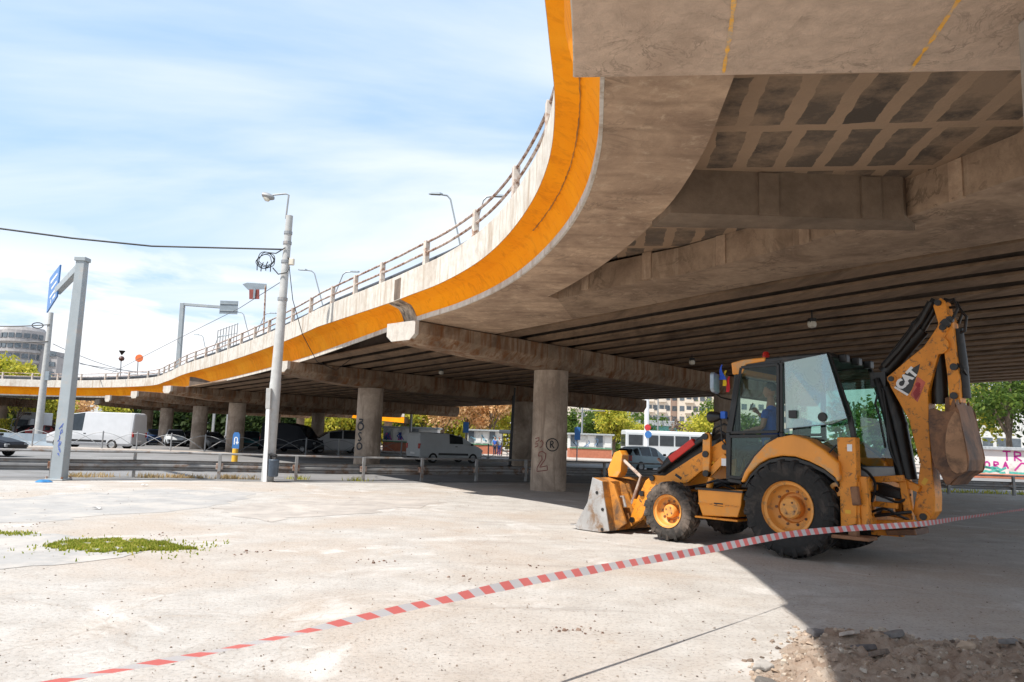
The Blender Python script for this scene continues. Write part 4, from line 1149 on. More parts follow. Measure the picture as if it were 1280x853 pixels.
mb = MB(); mb.tube([b3(1171, 435, -.02), b3(1174, 470, -.02), b3(1176, 505, -.02)], .11, 12); mb.tube([b3(1196, 412, -.05), b3(1202, 455, -.05), b3(1206, 498, -.05)], .085, 12)
mb.build('bucket_cylinder', BK, stick, smooth=True)
hs = MB()
for pts in ([(1182, 377, .1), (1192, 374, .1), (1197, 386, .12), (1191, 398, .12)], [(1184, 385, 0), (1198, 384, 0), (1208, 396, 0), (1206, 414, 0), (1197, 418, 0)], [(1180, 374, -.1), (1196, 378, -.1), (1203, 392, -.1), (1198, 405, -.1)], [(1196, 455, .12), (1204, 462, .1), (1208, 468, 0), (1202, 470, 0)]):
    hs = MB(); hs.tube([b3(*p) for p in pts], .022, 6); hs.build('stick_hose', M['hose'], stick, smooth=True)
# digging bucket: curved shell between two rusty side plates
bw = .40
def bq(pts): return bp([(1163 + (a - 1163) * .74, b + 3) for a, b in pts], bw)
CQ = lambda pts: bq([(1080 + a / 2.6625, 360 + b / 2.6625) for a, b in pts])
bs = CQ([(214, 398), (238, 392), (270, 402), (305, 404), (342, 388), (352, 402), (362, 442), (380, 502), (396, 556), (394, 592), (386, 606), (368, 612), (335, 626), (303, 650), (288, 640), (264, 602), (242, 590), (230, 556), (221, 500), (214, 440)])
mb = MB(); R = []
sec = bq([(1206, 501), (1213, 518), (1222, 548), (1228, 572), (1225, 586), (1212, 592), (1198, 604), (1188, 602), (1174, 582), (1166, 560)])
cen = (sum(p[0] for p in sec) / len(sec), sum(p[1] for p in sec) / len(sec))
for yy in (-bw, -bw * .3, bw * .3, bw):
    o = [(x, yy, z) for x, z in sec]; i_ = [(x + (cen[0] - x) * .07, yy, z + (cen[1] - z) * .07) for x, z in sec]
    R.append(o + i_[::-1])
mb.loft(R); db = mb.build('digging_bucket', M['rusty'], hoe, bev=.006)
for s in (1, -1):
    mb = MB(); mb.pxz(bs, s * bw, s * (bw + .02)); mb.build('side_plate', M['rusty'], db, bev=.004)
    pl_ = CQ([(336, 402), (318, 420), (302, 446), (293, 480), (290, 515), (293, 548), (303, 578), (320, 600), (342, 611), (368, 608), (386, 602), (391, 580), (380, 520), (364, 460), (350, 412)])
    mb = MB(); mb.pxz(pl_, s * (bw + .018), s * (bw + .034)); mb.build('wear_plate', M['rusty_light'], db, bev=.006)
for k in range(5):
    yy = -bw + .04 + k * (2 * bw - .08) / 4
    a = bl(1186 + 0, 509, 0); t0 = (a[0], yy, a[1])
    mb = MB(); x0, z0 = bq([(1200, 507)])[0]; mb.slab([(x0 + .05, yy - .04, z0 - .06), (x0 - .05, yy - .04, z0 - .08), (x0 - .05, yy + .04, z0 - .08), (x0 + .05, yy + .04, z0 - .06)], [(x0 - .005, yy - .015, z0 + .13), (x0 - .02, yy - .015, z0 + .13), (x0 - .02, yy + .015, z0 + .13), (x0 - .005, yy + .015, z0 + .13)])
    mb.build('tooth', M['steel'] if k % 2 else M['rusty'], db, bev=.004)
mb = MB(); mb.pxz(bp([(1184, 498), (1202, 495), (1206, 512), (1204, 530), (1190, 532), (1184, 515)], 0), -.12, .12); mb.build('bucket_ear', M['rusty'], db, bev=.01)
for pts in ([(1126, 592, .22), (1112, 560, .24), (1108, 520, .24), (1103, 486, .22)], [(1131, 604, .2), (1124, 612, .3), (1108, 606, .45), (1092, 604, .5)], [(1138, 618, .22), (1124, 628, .35), (1106, 622, .5), (1090, 616, .55)], [(1090, 640, .5), (1106, 636, .5), (1122, 644, .42), (1136, 650, .3)], [(1076, 585, .7), (1086, 592, .6), (1094, 606, .5), (1090, 628, .5)]):
    hs = MB(); hs.tube([b3(*p) for p in crom([Vector(p) for p in pts], 5)], .02, 6); hs.build('hose', M['hose'], hoe, smooth=True)
for (px_, py_, w_, h_, mt_) in ((893, 580, .10, .05, 'ylw'), (848, 596, .14, .045, 'hose'), (1062, 560, .07, .10, 'signwhite'), (898, 631, .16, .05, 'hose'), (1060, 640, .08, .05, 'ylw')):
    yy_ = {893: .703, 848: .703, 1062: 1.033, 898: 1.003, 1060: 1.033}[px_]
    x, z = bl(px_, py_, yy_); mb = MB(); mb.box((x, yy_, z), (w_, .004, h_), ry=-.5 if px_ in (893, 848) else 0); mb.build('warning_label', M[mt_], hoe)
# ---- the maker's mark and the red sticker on the boom
def on_boom(pxy, ux, off=.176):      # u along the text direction, v up it; both lie in the boom's side plate
    x0, z0 = bl(*pxy, .17); c_, s_ = math.cos(ux), math.sin(ux)
    return lambda u, v: (x0 - (u * c_ - v * s_), off, z0 + u * s_ + v * c_)


d4 = bp([(1119.5, 484), (1147, 457), (1149, 462), (1136, 493)], .17)
dm = [bl(a, b, .17) for a, b in ((1119, 483), (1133, 465), (1150, 455), (1149, 461), (1140, 487), (1136, 493))]
mb = MB(); mb.pxz(dm, .1705, .1735); dec = mb.build('maker_decal', simple('decal_black', (.012, .012, .012), .4), boom)
ang = R_(46)
tb = text_mb('CAT', .185, on_boom((1133.5, 474), ang, .1755), bold=.012, sx=.95); tb.build('maker_lettering', M['signwhite'], dec)
dw = bp([(1117.5, 485), (1119, 483), (1136, 493), (1134, 495)], .17); mb = MB(); mb.pxz(dw, .1705, .1737); mb.build('decal_stripe', M['signwhite'], dec)
rs = bp([(1138, 494), (1147, 471), (1157, 478), (1147, 503)], .17)
mb = MB(); mb.pxz(rs, .1705, .1733); red = mb.build('red_sticker', simple('sticker_red', (.50, .10, .06), .5), boom)
mb = MB()
cxs = bl(1147.5, 481, .17)
mb.lathe([(0, .0), (.035, .0), (.035, -.004)], (cxs[0], .1752, cxs[1]), (0, 1, 0), 16)
for k in range(5):
    fnk = on_boom((1146 + k * .3, 486 + k * 2.4), R_(56), .1752)
    w = .09 - .008 * k; mb.add([fnk(-w, .008), fnk(w, .008), fnk(w, -.008), fnk(-w, -.008)], [(0, 1, 2, 3)])
mb.build('sticker_text', simple('sticker_dark_red', (.33, .015, .02), .5), red)
yl = on_boom((1156, 602), R_(60), .1745); mb = MB(); mb.add([yl(-.05, .03), yl(.05, .03), yl(.05, -.03), yl(-.05, -.03)], [(0, 1, 2, 3)]); mb.build('sticker', M['ylw'], boom)
# ================================================================ people
def skin_fig(name, joints, edges, mat, parent=None, sub=2, root=0):
    """joints: list of (x,y,z,r[,r2]); one continuous skinned surface"""
    me = bpy.data.meshes.new(name); me.from_pydata([j[:3] for j in joints], edges, [])
    me.materials.append(mat)
    o = bpy.data.objects.new(name, me); COL.objects.link(o)
    if parent: o.parent = parent
    sk = o.modifiers.new('skin', 'SKIN'); sk.use_smooth_shade = True
    if not me.skin_vertices: me.attributes  # layer comes with the modifier
    for i, j in enumerate(joints):
        d = me.skin_vertices[0].data[i]; d.radius = (j[3], j[4] if len(j) > 4 else j[3]); d.use_root = (i == root)
    s = o.modifiers.new('sub', 'SUBSURF'); s.levels = sub; s.render_levels = sub
    return o


def head_mb(c, f, r=.115):
    """a head with brow, nose, chin, ears; c centre, f facing direction"""
    f = Vector(f).normalized(); up = Vector((0, 0, 1)); rt = f.cross(up).normalized(); c = Vector(c); mb = MB()
    nu, nv = 20, 14; vs = []; fs = []
    for i in range(nv + 1):
        th = PI * i / nv
        for k in range(nu):
            ph = 2 * PI * k / nu
            a, b, h = math.sin(th) * math.cos(ph), math.sin(th) * math.sin(ph), math.cos(th)
            x, y, z = a * .92, b * .74, h * 1.12
            if h < 0: x *= 1 - .18 * h * h; y *= 1 - .35 * h * h
            if a > .5 and abs(b) < .25:
                if -.35 < h < .15: x += .16 * (1 - abs(b) / .25) * max(0, 1 - abs(h + .18) / .3)      # nose
                if -.85 < h < -.5: x += .06
            if a > .4 and .02 < h < .22 and .15 < abs(b) < .6: x -= .07                               # eye sockets
            vs.append(c + (f * x + rt * y + up * z) * r)
    for i in range(nv):
        for k in range(nu):
            k2 = (k + 1) % nu; fs.append((i * nu + k, i * nu + k2, (i + 1) * nu + k2, (i + 1) * nu + k))
    mb.add(vs, fs)
    for s in (-1, 1): mb.lathe([(0, .012), (r * .2, .008), (r * .24, -.01), (0, -.015)], c + rt * s * r * .74 - up * r * .1 - f * r * .05, rt * s, 8)
    return mb


def hand_mb(w, d, nrm, L=.10, curl=.5, thumb=1):
    """palm and five bent fingers; w wrist, d direction of the hand, nrm back of the hand"""
    w = Vector(w); d = Vector(d).normalized(); n = Vector(nrm).normalized(); s = d.cross(n).normalized(); n = s.cross(d).normalized()
    mb = MB(); mb.loft([[w + d * t + s * a * wd + n * b * .014 for a, b in ((-1, -1), (1, -1), (1, 1), (-1, 1))] for t, wd in ((-.01, .026), (.03, .036), (L * .9, .042))])
    for k, (off, l) in enumerate(((-.032, .062), (-.011, .078), (.011, .084), (.032, .074))):
        p = w + d * L * .86 + s * off; pts = [p]; a = 0
        for j in range(3):
            a += curl; p = p + (d * math.cos(a) - n * math.sin(a)) * l * (.45, .32, .25)[j]; pts.append(p)
        mb.tube(pts, [.0095, .009, .0082, .006], 6)
    p = w + d * .03 + s * thumb * -.034; mb.tube([p, p + (d * .7 - s * thumb * .7).normalized() * .035, p + (d * .9 - s * thumb * .35 - n * .3).normalized() * .068], [.0115, .0105, .007], 6)
    return mb


def join_skin(o, extra, name):
    """merge hand and head surfaces into the body so that the figure is one mesh"""
    dg = bpy.context.evaluated_depsgraph_get(); me = bpy.data.meshes.new_from_object(o.evaluated_get(dg))
    mb = MB(); mb.add([v.co for v in me.vertices], [tuple(p.vertices) for p in me.polygons])
    for e in extra: mb.add(e.v, e.f)
    par = o.parent; mat = o.data.materials[0]
    bpy.data.objects.remove(o); n = mb.build(name, mat, par, smooth=True); return n


def world_hoe(p): return HO + HF * p[0] + HL * p[1] + Vector((0, 0, p[2]))


# driver, placed in the machine's own directions (facing forward, looking at a phone)
drv = empty('person', HO, HA, 'driver in a blue T-shirt sitting in the cab of the loader looking at a phone', 'person')
hx, hz = bl(964, 489, .15)
hx, hy = hx + .02, .15
tx = hx - .02
J = [(tx, hy, 1.56, .15, .16), (tx - .01, hy, 1.78, .14, .17), (tx + .0, hy, 2.0 if hz > 2.15 else hz - .30, .12, .18), (tx + .01, hy, hz - .13, .055), (tx + .02, hy, hz - .05, .055),
     (tx, hy + .2, hz - .34, .06), (tx + .03, hy + .26, hz - .62, .045), (tx + .28, hy + .2, hz - .66, .033),
     (tx, hy - .2, hz - .34, .06), (tx + .10, hy - .26, hz - .60, .045), (tx + .30, hy - .12, hz - .36, .033),
     (tx + .05, hy + .11, 1.54, .10), (tx + .48, hy + .14, 1.58, .075), (tx + .60, hy + .14, 1.15, .055),
     (tx + .05, hy - .11, 1.54, .10), (tx + .48, hy - .14, 1.58, .075), (tx + .60, hy - .14, 1.15, .055)]
E_ = [(0, 1), (1, 2), (2, 3), (3, 4), (2, 5), (5, 6), (6, 7), (2, 8), (8, 9), (9, 10), (0, 11), (11, 12), (12, 13), (0, 14), (14, 15), (15, 16)]
body = skin_fig('body', J, E_, M['skin'], drv)
body = join_skin(body, [head_mb((tx + .03, hy, hz), (1, .15, -.12), .112), hand_mb((tx + .28, hy + .2, hz - .66), (1, 0, -.15), (0, 0, 1), curl=.55, thumb=-1), hand_mb((tx + .30, hy - .12, hz - .36), (.5, .4, .75), (-.6, .2, .3), curl=.7)], 'body')
sj = [(a[0], a[1], a[2], a[3] * 1.14) + ((a[4] * 1.12,) if len(a) > 4 else ()) for a in J]
skin_fig('shirt', [sj[0], sj[1], sj[2], (tx, hy, hz - .19, .075), sj[5], (tx + .015, hy + .235, hz - .49, .068), sj[8], (tx + .05, hy - .235, hz - .48, .068)], [(0, 1), (1, 2), (2, 3), (2, 4), (4, 5), (2, 6), (6, 7)], M['blue'], drv)
skin_fig('trousers', [(tx, hy, 1.53, .165)] + [(a[0], a[1], a[2], a[3] * 1.2) for a in (J[11], J[12], J[13], J[14], J[15], J[16])], [(0, 1), (1, 2), (2, 3), (0, 4), (4, 5), (5, 6)], M['navy'], drv)
h_ = head_mb((tx + .03 - .012, hy, hz + .018), (1, .15, -.12), .118)
keep = MB(); c_ = Vector((tx + .03, hy, hz))
for f in h_.f:
    m_ = sum((Vector(h_.v[i]) for i in f), Vector()) / len(f) - c_
    if m_.z > .045 - .55 * max(0, -m_.x) + .5 * max(0, m_.x) and m_.x < .085: keep.add([h_.v[i] for i in f], [tuple(range(len(f)))])
keep.build('hair', M['hair'], drv, smooth=True)
ph = empty('phone', world_hoe((tx + .39, hy - .05, hz - .26)), HA + .3, 'dark phone held up by the driver in the cab', 'phone')
mb = MB(); mb.box((0, 0, 0), (.012, .072, .145), ry=-.45); mb.build('case', M['dark'], ph, bev=.004)
mb = MB(); mb.box((-.008, 0, 0), (.003, .064, .13), ry=-.45); mb.build('screen', M['carglass'], ph)


def standing(name, px, py, Yd, face, label, shirt, trou, walk=.0):
    b = atd(px, py, Yd); o = empty(name, (b.x, b.y, .13), face, label, 'person')
    J = [(0, 0, .92, .12, .15), (0, 0, 1.15, .11, .14), (0, 0, 1.36, .10, .17), (.01, 0, 1.46, .05), (.02, 0, 1.52, .05), (0, .19, 1.38, .055), (-.02, .23, 1.12, .042), (.06, .22, .88, .03), (0, -.19, 1.38, .055), (.02, -.23, 1.12, .042), (.1, -.22, .9, .03),
         (0, .09, .86, .085), (.03 + walk * .2, .1, .48, .06), (walk * .3, .1, .08, .04), (walk * .3 + .16, .11, .03, .03), (0, -.09, .86, .085), (.03 - walk * .2, -.1, .48, .06), (-walk * .35, -.1, .08, .04), (-walk * .3 + .14, -.11, .03, .03)]
    E_ = [(0, 1), (1, 2), (2, 3), (3, 4), (2, 5), (5, 6), (6, 7), (2, 8), (8, 9), (9, 10), (0, 11), (11, 12), (12, 13), (13, 14), (0, 15), (15, 16), (16, 17), (17, 18)]
    bd = skin_fig('body', J, E_, M['skin'], o)
    join_skin(bd, [head_mb((.03, 0, 1.62), (1, 0, 0), .112), hand_mb((.06, .22, .88), (.2, 0, -1), (0, 1, 0), curl=.3), hand_mb((.1, -.22, .9), (.2, 0, -1), (0, -1, 0), curl=.3)], 'body')
    k = [(a[0], a[1], a[2], a[3] * 1.15) + ((a[4] * 1.15,) if len(a) > 4 else ()) for a in J]
    skin_fig('shirt', [k[0], k[1], k[2], (0, 0, 1.43, .07), k[5], (-.012, .215, 1.22, .06), k[8], (.01, -.215, 1.22, .06)], [(0, 1), (1, 2), (2, 3), (2, 4), (4, 5), (2, 6), (6, 7)], shirt, o)
    skin_fig('trousers', [(0, 0, .9, .13, .16), k[11], k[12], (k[13][0], k[13][1], .10, .055), k[15], k[16], (k[17][0], k[17][1], .10, .055)], [(0, 1), (1, 2), (2, 3), (0, 4), (4, 5), (5, 6)], trou, o)
    h = head_mb((.02, 0, 1.63), (1, 0, 0), .119); keep = MB()
    for f in h.f:
        m_ = sum((Vector(h.v[i]) for i in f), Vector()) / len(f) - Vector((.03, 0, 1.62))
        if m_.z > .05 + .6 * m_.x: keep.add([h.v[i] for i in f], [tuple(range(len(f)))])
    keep.build('hair', M['dark'], o, smooth=True)
    return o


standing('person', 623.5, 566, 69.5, R_(-60), 'person in a white T-shirt and blue trousers standing by the bus shelter', M['tee'], M['blue'])
standing('person', 618.5, 566, 71.5, R_(-120), 'person in a dark blue jacket half behind the one in white at the shelter', M['blue'], M['navy'])
# ================================================================ street furniture
def V(*a): return Vector(a)


def guardrail(name, line, label, posts):
    g_ = empty(name, (line[0][0], line[0][1], 0), 0, label, 'guardrail')
    P = [Vector(p) for p in line]
    pr = [(.0, .58), (.02, .57), (.11, .535), (.11, .485), (.0, .43), (.0, .38), (.11, .325), (.11, .275), (.02, .24), (.0, .23), (-.012, .23), (.008, .235), (.095, .28), (.095, .32), (-.014, .375), (-.014, .435), (.095, .49), (.095, .53), (.008, .575), (-.012, .58)]
    mb = MB(); R = []
    for i, p in enumerate(P):
        d = (P[min(i + 1, len(P) - 1)] - P[max(i - 1, 0)]).normalized(); o = Vector((d.y, -d.x))
        R.append([(p.x - o.x * u, p.y - o.y * u, z) for u, z in pr])
    mb.loft(R); mb.build('w_beam', M['galvdark'], g_, world=True)
    mb = MB(); mb.tube([(p.x, p.y, .82) for p in P], .035, 8); mb.build('top_rail', M['galvdark'], g_, world=True, smooth=True)
    for (x, y) in posts:
        j = min(range(len(P)), key=lambda k: (P[k] - Vector((x, y))).length); d = (P[min(j + 1, len(P) - 1)] - P[max(j - 1, 0)]).normalized()
        mb = MB(); mb.box((x + d.y * .05, y - d.x * .05, .415), (.10, .10, .83), rz=math.atan2(d.y, d.x)); po = mb.build('post', M['galvdark'], g_, world=True, bev=.008)
        mb = MB(); mb.box((x - d.y * .02, y + d.x * .02, .42), (.22, .16, .2), rz=math.atan2(d.y, d.x)); mb.build('spacer', M['rail'], po, world=True, bev=.01)
    return g_


def along(line, step, s0=0.0):
    out = []; s = s0
    P = [Vector(p) for p in line]; acc = 0
    for a, b in zip(P, P[1:]):
        L = (b - a).length
        while s <= acc + L:
            q_ = a.lerp(b, (s - acc) / L); out.append((q_.x, q_.y)); s += step
        acc += L
    return out


GLs = [(p.x, p.y) for p in crom([Vector(p) for p in GL], 4)]
GRs = [(p.x, p.y) for p in crom([Vector(p) for p in GR], 4)]
pl = [tuple(atz(*q_).xy) for q_ in ((63, 599.5), (166, 596.7), (273, 599.5), (369, 601), (453, 601.7), (526, 602), (594, 601.7), (656, 601.7))] + [(4, 32), (-17.5, 20.6), (-24, 18.2), (-31, 15.8)]
guardrail('guardrail', GLs, 'rusty steel guardrail with a top tube running from the left edge to the loader bucket', pl)
guardrail('guardrail', GRs, 'steel guardrail right of the folded digging arm, before the graffiti wall', along(GR, 2.9, 2.0))

# pedestrian fence with crossing arches on the median
FL = [(-40, 49.4), (-34, 50.3), (-17, 51.8), (-9.5, 54.2), (-3.2, 56.6), (3, 59)]
fe = empty('pedestrian_fence', (-17, 51.8, .13), 0, 'grey tube fence with crossing arches on the median behind the road', 'fence')
fps = along(FL, 2.2)
for (x, y) in fps:
    mb = MB(); mb.lathe([(0, 0), (.05, 0), (.05, 1.12), (.03, 1.16), (0, 1.17)], (x, y, .13), (0, 0, 1), 8); mb.build('post', M['galv'], fe, world=True)
for a, b in zip(fps, fps[1:]):
    a = Vector(a); b = Vector(b); d = b - a
    for s in (0, 1):
        mb = MB(); mb.tube([(a.x + d.x * (t if s else 1 - t), a.y + d.y * (t if s else 1 - t), .18 + 1.0 * math.sin(PI * .5 * t)) for t in [k / 10 for k in range(11)]], .02, 6)
        mb.build('arch', M['galv'], fe, world=True)

# left sign gantry
gb = atz(73, 600.5); gt = atd(104, 327, gb.y)
ga = empty('sign_gantry', gb, 0, 'tall pale square gantry leg with blue graffiti and an arm with a blue sign', 'sign gantry')
H = gt.z
mb = MB(); mb.loft([[(gb.x + a * w, gb.y + b * w, z) for a, b in ((-1, -1), (1, -1), (1, 1), (-1, 1))] for z, w in ((0.03, .175), (H, .13))]); mb.box((gb.x, gb.y, .025), (.52, .52, .05)); leg = mb.build('leg', M['pole'], ga, world=True, bev=.015)
mb = MB()
for a in (-1, 1):
    for b in (-1, 1): mb.lathe([(0, .06), (.03, .06), (.03, 0)], (gb.x + a * .22, gb.y + b * .22, .05), (0, 0, 1), 6)
mb.build('anchor_bolt', M['rail'], leg, world=True)
mb = MB(); mb.box((gb.x, gb.y, H + .05), (.33, .33, .12)); mb.build('cap', M['pole'], ga, world=True, bev=.01)
ae = atz(72, 364, z=H - .12); mb = MB(); mb.bar((gb.x, gb.y, H - .12), ae, .20, .24); mb.build('arm', M['pole'], ga, world=True, bev=.012)
sn = [atd(75, 331, 26.3), atd(70.6, 371, 26.3), atd(58, 391, 28.6), atd(62, 348, 28.6)]
nrm = (sn[1] - sn[0]).cross(sn[3] - sn[0]).normalized(); nrm = nrm if nrm.dot(V(0, 0, CH) - sn[0]) > 0 else -nrm
mb = MB(); mb.slab([p for p in sn], [p - nrm * .05 for p in sn]); sg = mb.build('sign_panel', M['signblue'], ga, world=True)
fs = lambda u, v: sn[0].lerp(sn[3], u).lerp(sn[1].lerp(sn[2], u), v) + nrm * .006
mb = MB()
for (u0, v0, u1, v1) in ((.15, .18, .8, .25), (.15, .42, .65, .48), (.15, .64, .75, .70), (.15, .82, .4, .9), (.55, .80, .62, .92)):
    mb.add([fs(u0, v0), fs(u1, v0), fs(u1, v1), fs(u0, v1)], [(0, 1, 2, 3)])
mb.build('sign_lettering', M['signwhite'], sg, world=True)
fg = lambda u, v: (gb.x + u, gb.y - .175 + v * .0066 - .006, v)
ln = []
rg = random.Random(2)
for k in range(6):
    v0 = 1.55 - k * .17; ln.append([(rg.uniform(-.06, .07), v0 + rg.uniform(-.1, .1)) for _ in range(5)])
stroke_mb(ln, .022, fg).build('graffiti', simple('blue_spray', (.09, .14, .42), .7), ga, world=True)

# pale lamp pole with cable coil, junction box; the slim white post strapped to it, the bin
pb = atz(334, 602); ptp = atd(362, 270, pb.y)
lp_ = empty('street_lamp', pb, 0, 'tall pale concrete lamp pole with a single lamp on a thin bracket and looped cables', 'street lamp')
Hp = ptp.z; lx = (ptp.x - pb.x)
tp = lambda z: V(pb.x + lx * z / Hp, pb.y, z)
mb = MB(); mb.tube([tp(0), tp(3.2), tp(3.25), tp(6.0), tp(6.05), tp(Hp)], [.20, .18, .17, .145, .135, .115], 16); pol = mb.build('pole', M['cpole'], lp_, world=True, smooth=True)
mb = MB()
for z, r in ((6.02, .165), (7.3, .15), (7.95, .145), (8.3, .14)): mb.lathe([(r - .03, -.05), (r, -.05), (r, .05), (r - .03, .05)], tp(z), (0, 0, 1), 14)
mb.build('band', M['galv'], pol, world=True)
mb = MB(); a0_ = tp(Hp - .1) + V(-.12, 0, 0); mb.tube([a0_, atd(361, 244, pb.y), atd(357, 242.5, pb.y), atd(341, 244, pb.y)], .03, 8); mb.build('bracket', M['galv'], lp_, world=True, smooth=True)
hd = atd(335.5, 246.5, pb.y); mb = MB()
mb.loft([[(hd.x + x, hd.y + w * math.cos(a), hd.z + .02 - .25 * x + .11 * math.sin(a) * k) for a in [2 * PI * j / 10 for j in range(10)]] for x, w, k in ((-.22, .05, .4), (-.18, .12, .9), (-.02, .16, 1.1), (.14, .11, .8), (.20, .05, .5))])
lh = mb.build('lamp_head', M['galv'], lp_, world=True, smooth=True)
mb = MB(); mb.loft([[(hd.x + x, hd.y + w * math.cos(a), hd.z - .05 - .2 * x - .13 * max(0, math.sin(a)) * k) for a in [PI * j / 6 for j in range(7)]] for x, w, k in ((-.17, .05, .3), (-.10, .11, .9), (.0, .12, .9), (.06, .06, .4))], closed=False); mb.build('glass_bowl', simple('milky_bowl', (.65, .63, .55), .3), lh, world=True, smooth=True)
cb = MB(); cc = atd(331, 325, pb.y - .1)
rc_ = random.Random(6)
for k in range(4):
    r = .24 + .02 * k; ox, oz, ph_ = rc_.uniform(-.05, .07), rc_.uniform(-.05, .05), rc_.uniform(0, 6)
    cb.tube([(cc.x + ox + (r + .03 * math.sin(3 * a + ph_)) * math.cos(a), cc.y + .02 * k, cc.z + oz + (r * .85 + .03 * math.cos(2 * a + ph_)) * math.sin(a)) for a in [2 * PI * j / 22 for j in range(23)]], .014, 5)
cb.tube([atd(341, 335, pb.y - .1), atd(348, 343, pb.y - .15), atd(358, 341, pb.y - .2), atd(362, 334, pb.y - .1)], .022, 5)
cb.tube([cc + V(.1, 0, .25), atd(345, 317, pb.y - .1), tp(7.75) + V(0, -.16, 0)], .02, 5)
for k in range(4): p = cc + V(-.24 + .15 * k, 0, -.18 - .03 * (k % 2)); cb.tube([p + V(.05, 0, .12), p, p + V(.01 - .02 * k % .03, 0, -.19)], .018, 5)
cb.build('cable_coil', M['hose'], lp_, world=True)
jb_ = atd(364.5, 327.5, pb.y); mb = MB(); mb.box(jb_, (.17, .16, .22)); mb.build('junction_box', simple('cream_box', (.66, .60, .50), .6), lp_, world=True, bev=.015)
wp_ = empty('marker_post', (atz(331.5, 601).x - .0, pb.y - .25, 0), 0, 'slim white square post strapped against the foot of the lamp pole', 'post')
mb = MB(); b0_ = atd(331.5, 602, pb.y - .25); b1_ = atd(336.5, 486, pb.y - .25); mb.bar((b0_.x, b0_.y, 0), b1_, .13, .12); mb.build('shaft', M['signwhite'], wp_, world=True, bev=.01)
mb = MB(); b2_ = b0_.lerp(b1_, .78); mb.bar(b2_, b1_ + V(0, 0, .01), .16, .15); mb.build('sleeve', M['cpole'], wp_, world=True, bev=.01)
bn = atd(342, 585, pb.y - .3); bi = empty('litter_bin', bn, 0, 'small dark blue litter bin hanging on the foot of the lamp pole', 'litter bin')
mb = MB(); mb.lathe([(0, -.28), (.135, -.28), (.155, -.25), (.165, .22), (.175, .24), (.16, .27), (.14, .27), (.13, -.2), (0, -.2)], (0, 0, 0), (0, 0, 1), 20); mb.build('bucket', simple('bin_blue', (.06, .085, .12), .5), bi, smooth=True)
mb = MB(); mb.box((-.05, .0, .40), (.24, .2, .08), ry=.25); mb.box((-.14, .08, .2), (.05, .1, .4)); mb.build('lid', M['dark'], bi, bev=.02)

# overhead cables
def cable(name, pts, r, label, sag=0.0, mat='hose'):
    q_ = []
    for a, b in zip(pts, pts[1:]):
        for k in range(12): t = k / 12; p = a.lerp(b, t); q_.append(p - V(0, 0, 4 * sag * t * (1 - t)))
    q_.append(pts[-1]); mb = MB(); mb.tube(q_, r, 5); o = mb.build(name, M[mat], smooth=True); tag(o, label, 'cable'); return o


ce = tp(7.72) + V(-.12, -.02, 0)
cable('overhead_cable', [atd(-160, 263, 22), atd(0, 286, 23.2), atd(90, 298, 23.8), atd(190, 308, 24.4), ce], .030, 'thick black cable strung from the left edge to the lamp pole with the coil')
cable('hanging_cable', [tp(7.45) + V(.1, -.1, 0), atd(366, 375, 25.5), atd(378, 418, 27), atd(396, 452, 29), atd(420, 463, 30), atd(440, 448, 30.5), atd(448, 420, 31)], .014, 'loose thin cable drooping from the lamp pole across the orange fascia', 0)
M['wire'] = simple('thin_wire', (.12, .13, .15), .6)
cable('span_wire', [atd(352, 352, 40), atd(300, 385, 50), atd(220, 425, 66), atd(140, 466, 82)], .022, 'thin diagonal span wire behind the lamp pole going down to the traffic lights', 0, 'wire')

# pole at the far left with its wires
b_ = atd(47, 549, 60); t_ = atd(64, 391, 60)
op = empty('utility_pole', (b_.x, b_.y, 0), 0, 'weathered concrete utility pole standing left of the square gantry leg', 'utility pole')
mb = MB(); mb.tube([(b_.x, 60, 0), (b_.x + (t_.x - b_.x) * .5, 60, t_.z * .5), (t_.x, 60, t_.z)], [.30, .24, .17], 12); mb.build('pole', M['cpole'], op, world=True, smooth=True)
mb = MB(); c = atd(47, 407, 60); mb.tube([(c.x + .45 * math.cos(a), 60, c.z + .22 * math.sin(a)) for a in [2 * PI * k / 14 for k in range(15)]], .04, 5); mb.build('cable_coil', M['hose'], op, world=True)
mb = MB(); c = atd(57, 470, 60); mb.box((c.x + .25, 59.9, c.z), (.3, .3, .7)); mb.build('box', M['signback'], op, world=True)
for k, (ya, yb, lab) in enumerate(((405, 406, 'upper black cable from the left edge to the far utility pole'), (424, 427, 'lower black cable from the left edge to the far utility pole'))):
    cable('overhead_cable', [atd(-80, ya - 3, 60), atd(62 - k * 2, yb, 59.8)], .045, lab, .25)
for k, (p0, p1, lab) in enumerate((((66, 430), (170, 466), 'upper thin trolley wire right of the far utility pole'), ((64, 443), (185, 470), 'lower thin trolley wire right of the far utility pole'), ((100, 455), (250, 468), 'faint level trolley wire above the far deck'))):
    cable('trolley_wire', [atd(*p0, 62), atd(*p1, 90)], .028, lab, .3, 'wire')

# gantry with a sign seen from the back, on the deck
dkz = 5.4
gb2 = atd(222, 470, 66); top2 = atd(228.5, 379, 66)
g2 = empty('deck_gantry', (gb2.x, 66, dkz), 0, 'slim grey gantry on the viaduct holding a rectangular sign seen from behind', 'sign gantry')
mb = MB(); mb.bar((gb2.x, 66, dkz), top2, .35, .35); mb.build('leg', M['pole'], g2, world=True, bev=.02)
sc_ = atd(286, 384.5, 65); mb = MB(); mb.bar(top2 - V(0.1, 0, 0.1), atd(296, 385.5, 65.6), .25, .25); mb.build('arm', M['pole'], g2, world=True, bev=.02)
mb = MB(); mb.box((sc_.x, 65, sc_.z), (1.55, .06, 1.15)); s2 = mb.build('sign_back', M['signback'], g2, world=True)
mb = MB()
for dz_ in (-.3, .3): mb.box((sc_.x, 64.94, sc_.z + dz_), (1.5, .05, .06))
mb.build('stiffener', M['pole'], s2, world=True)
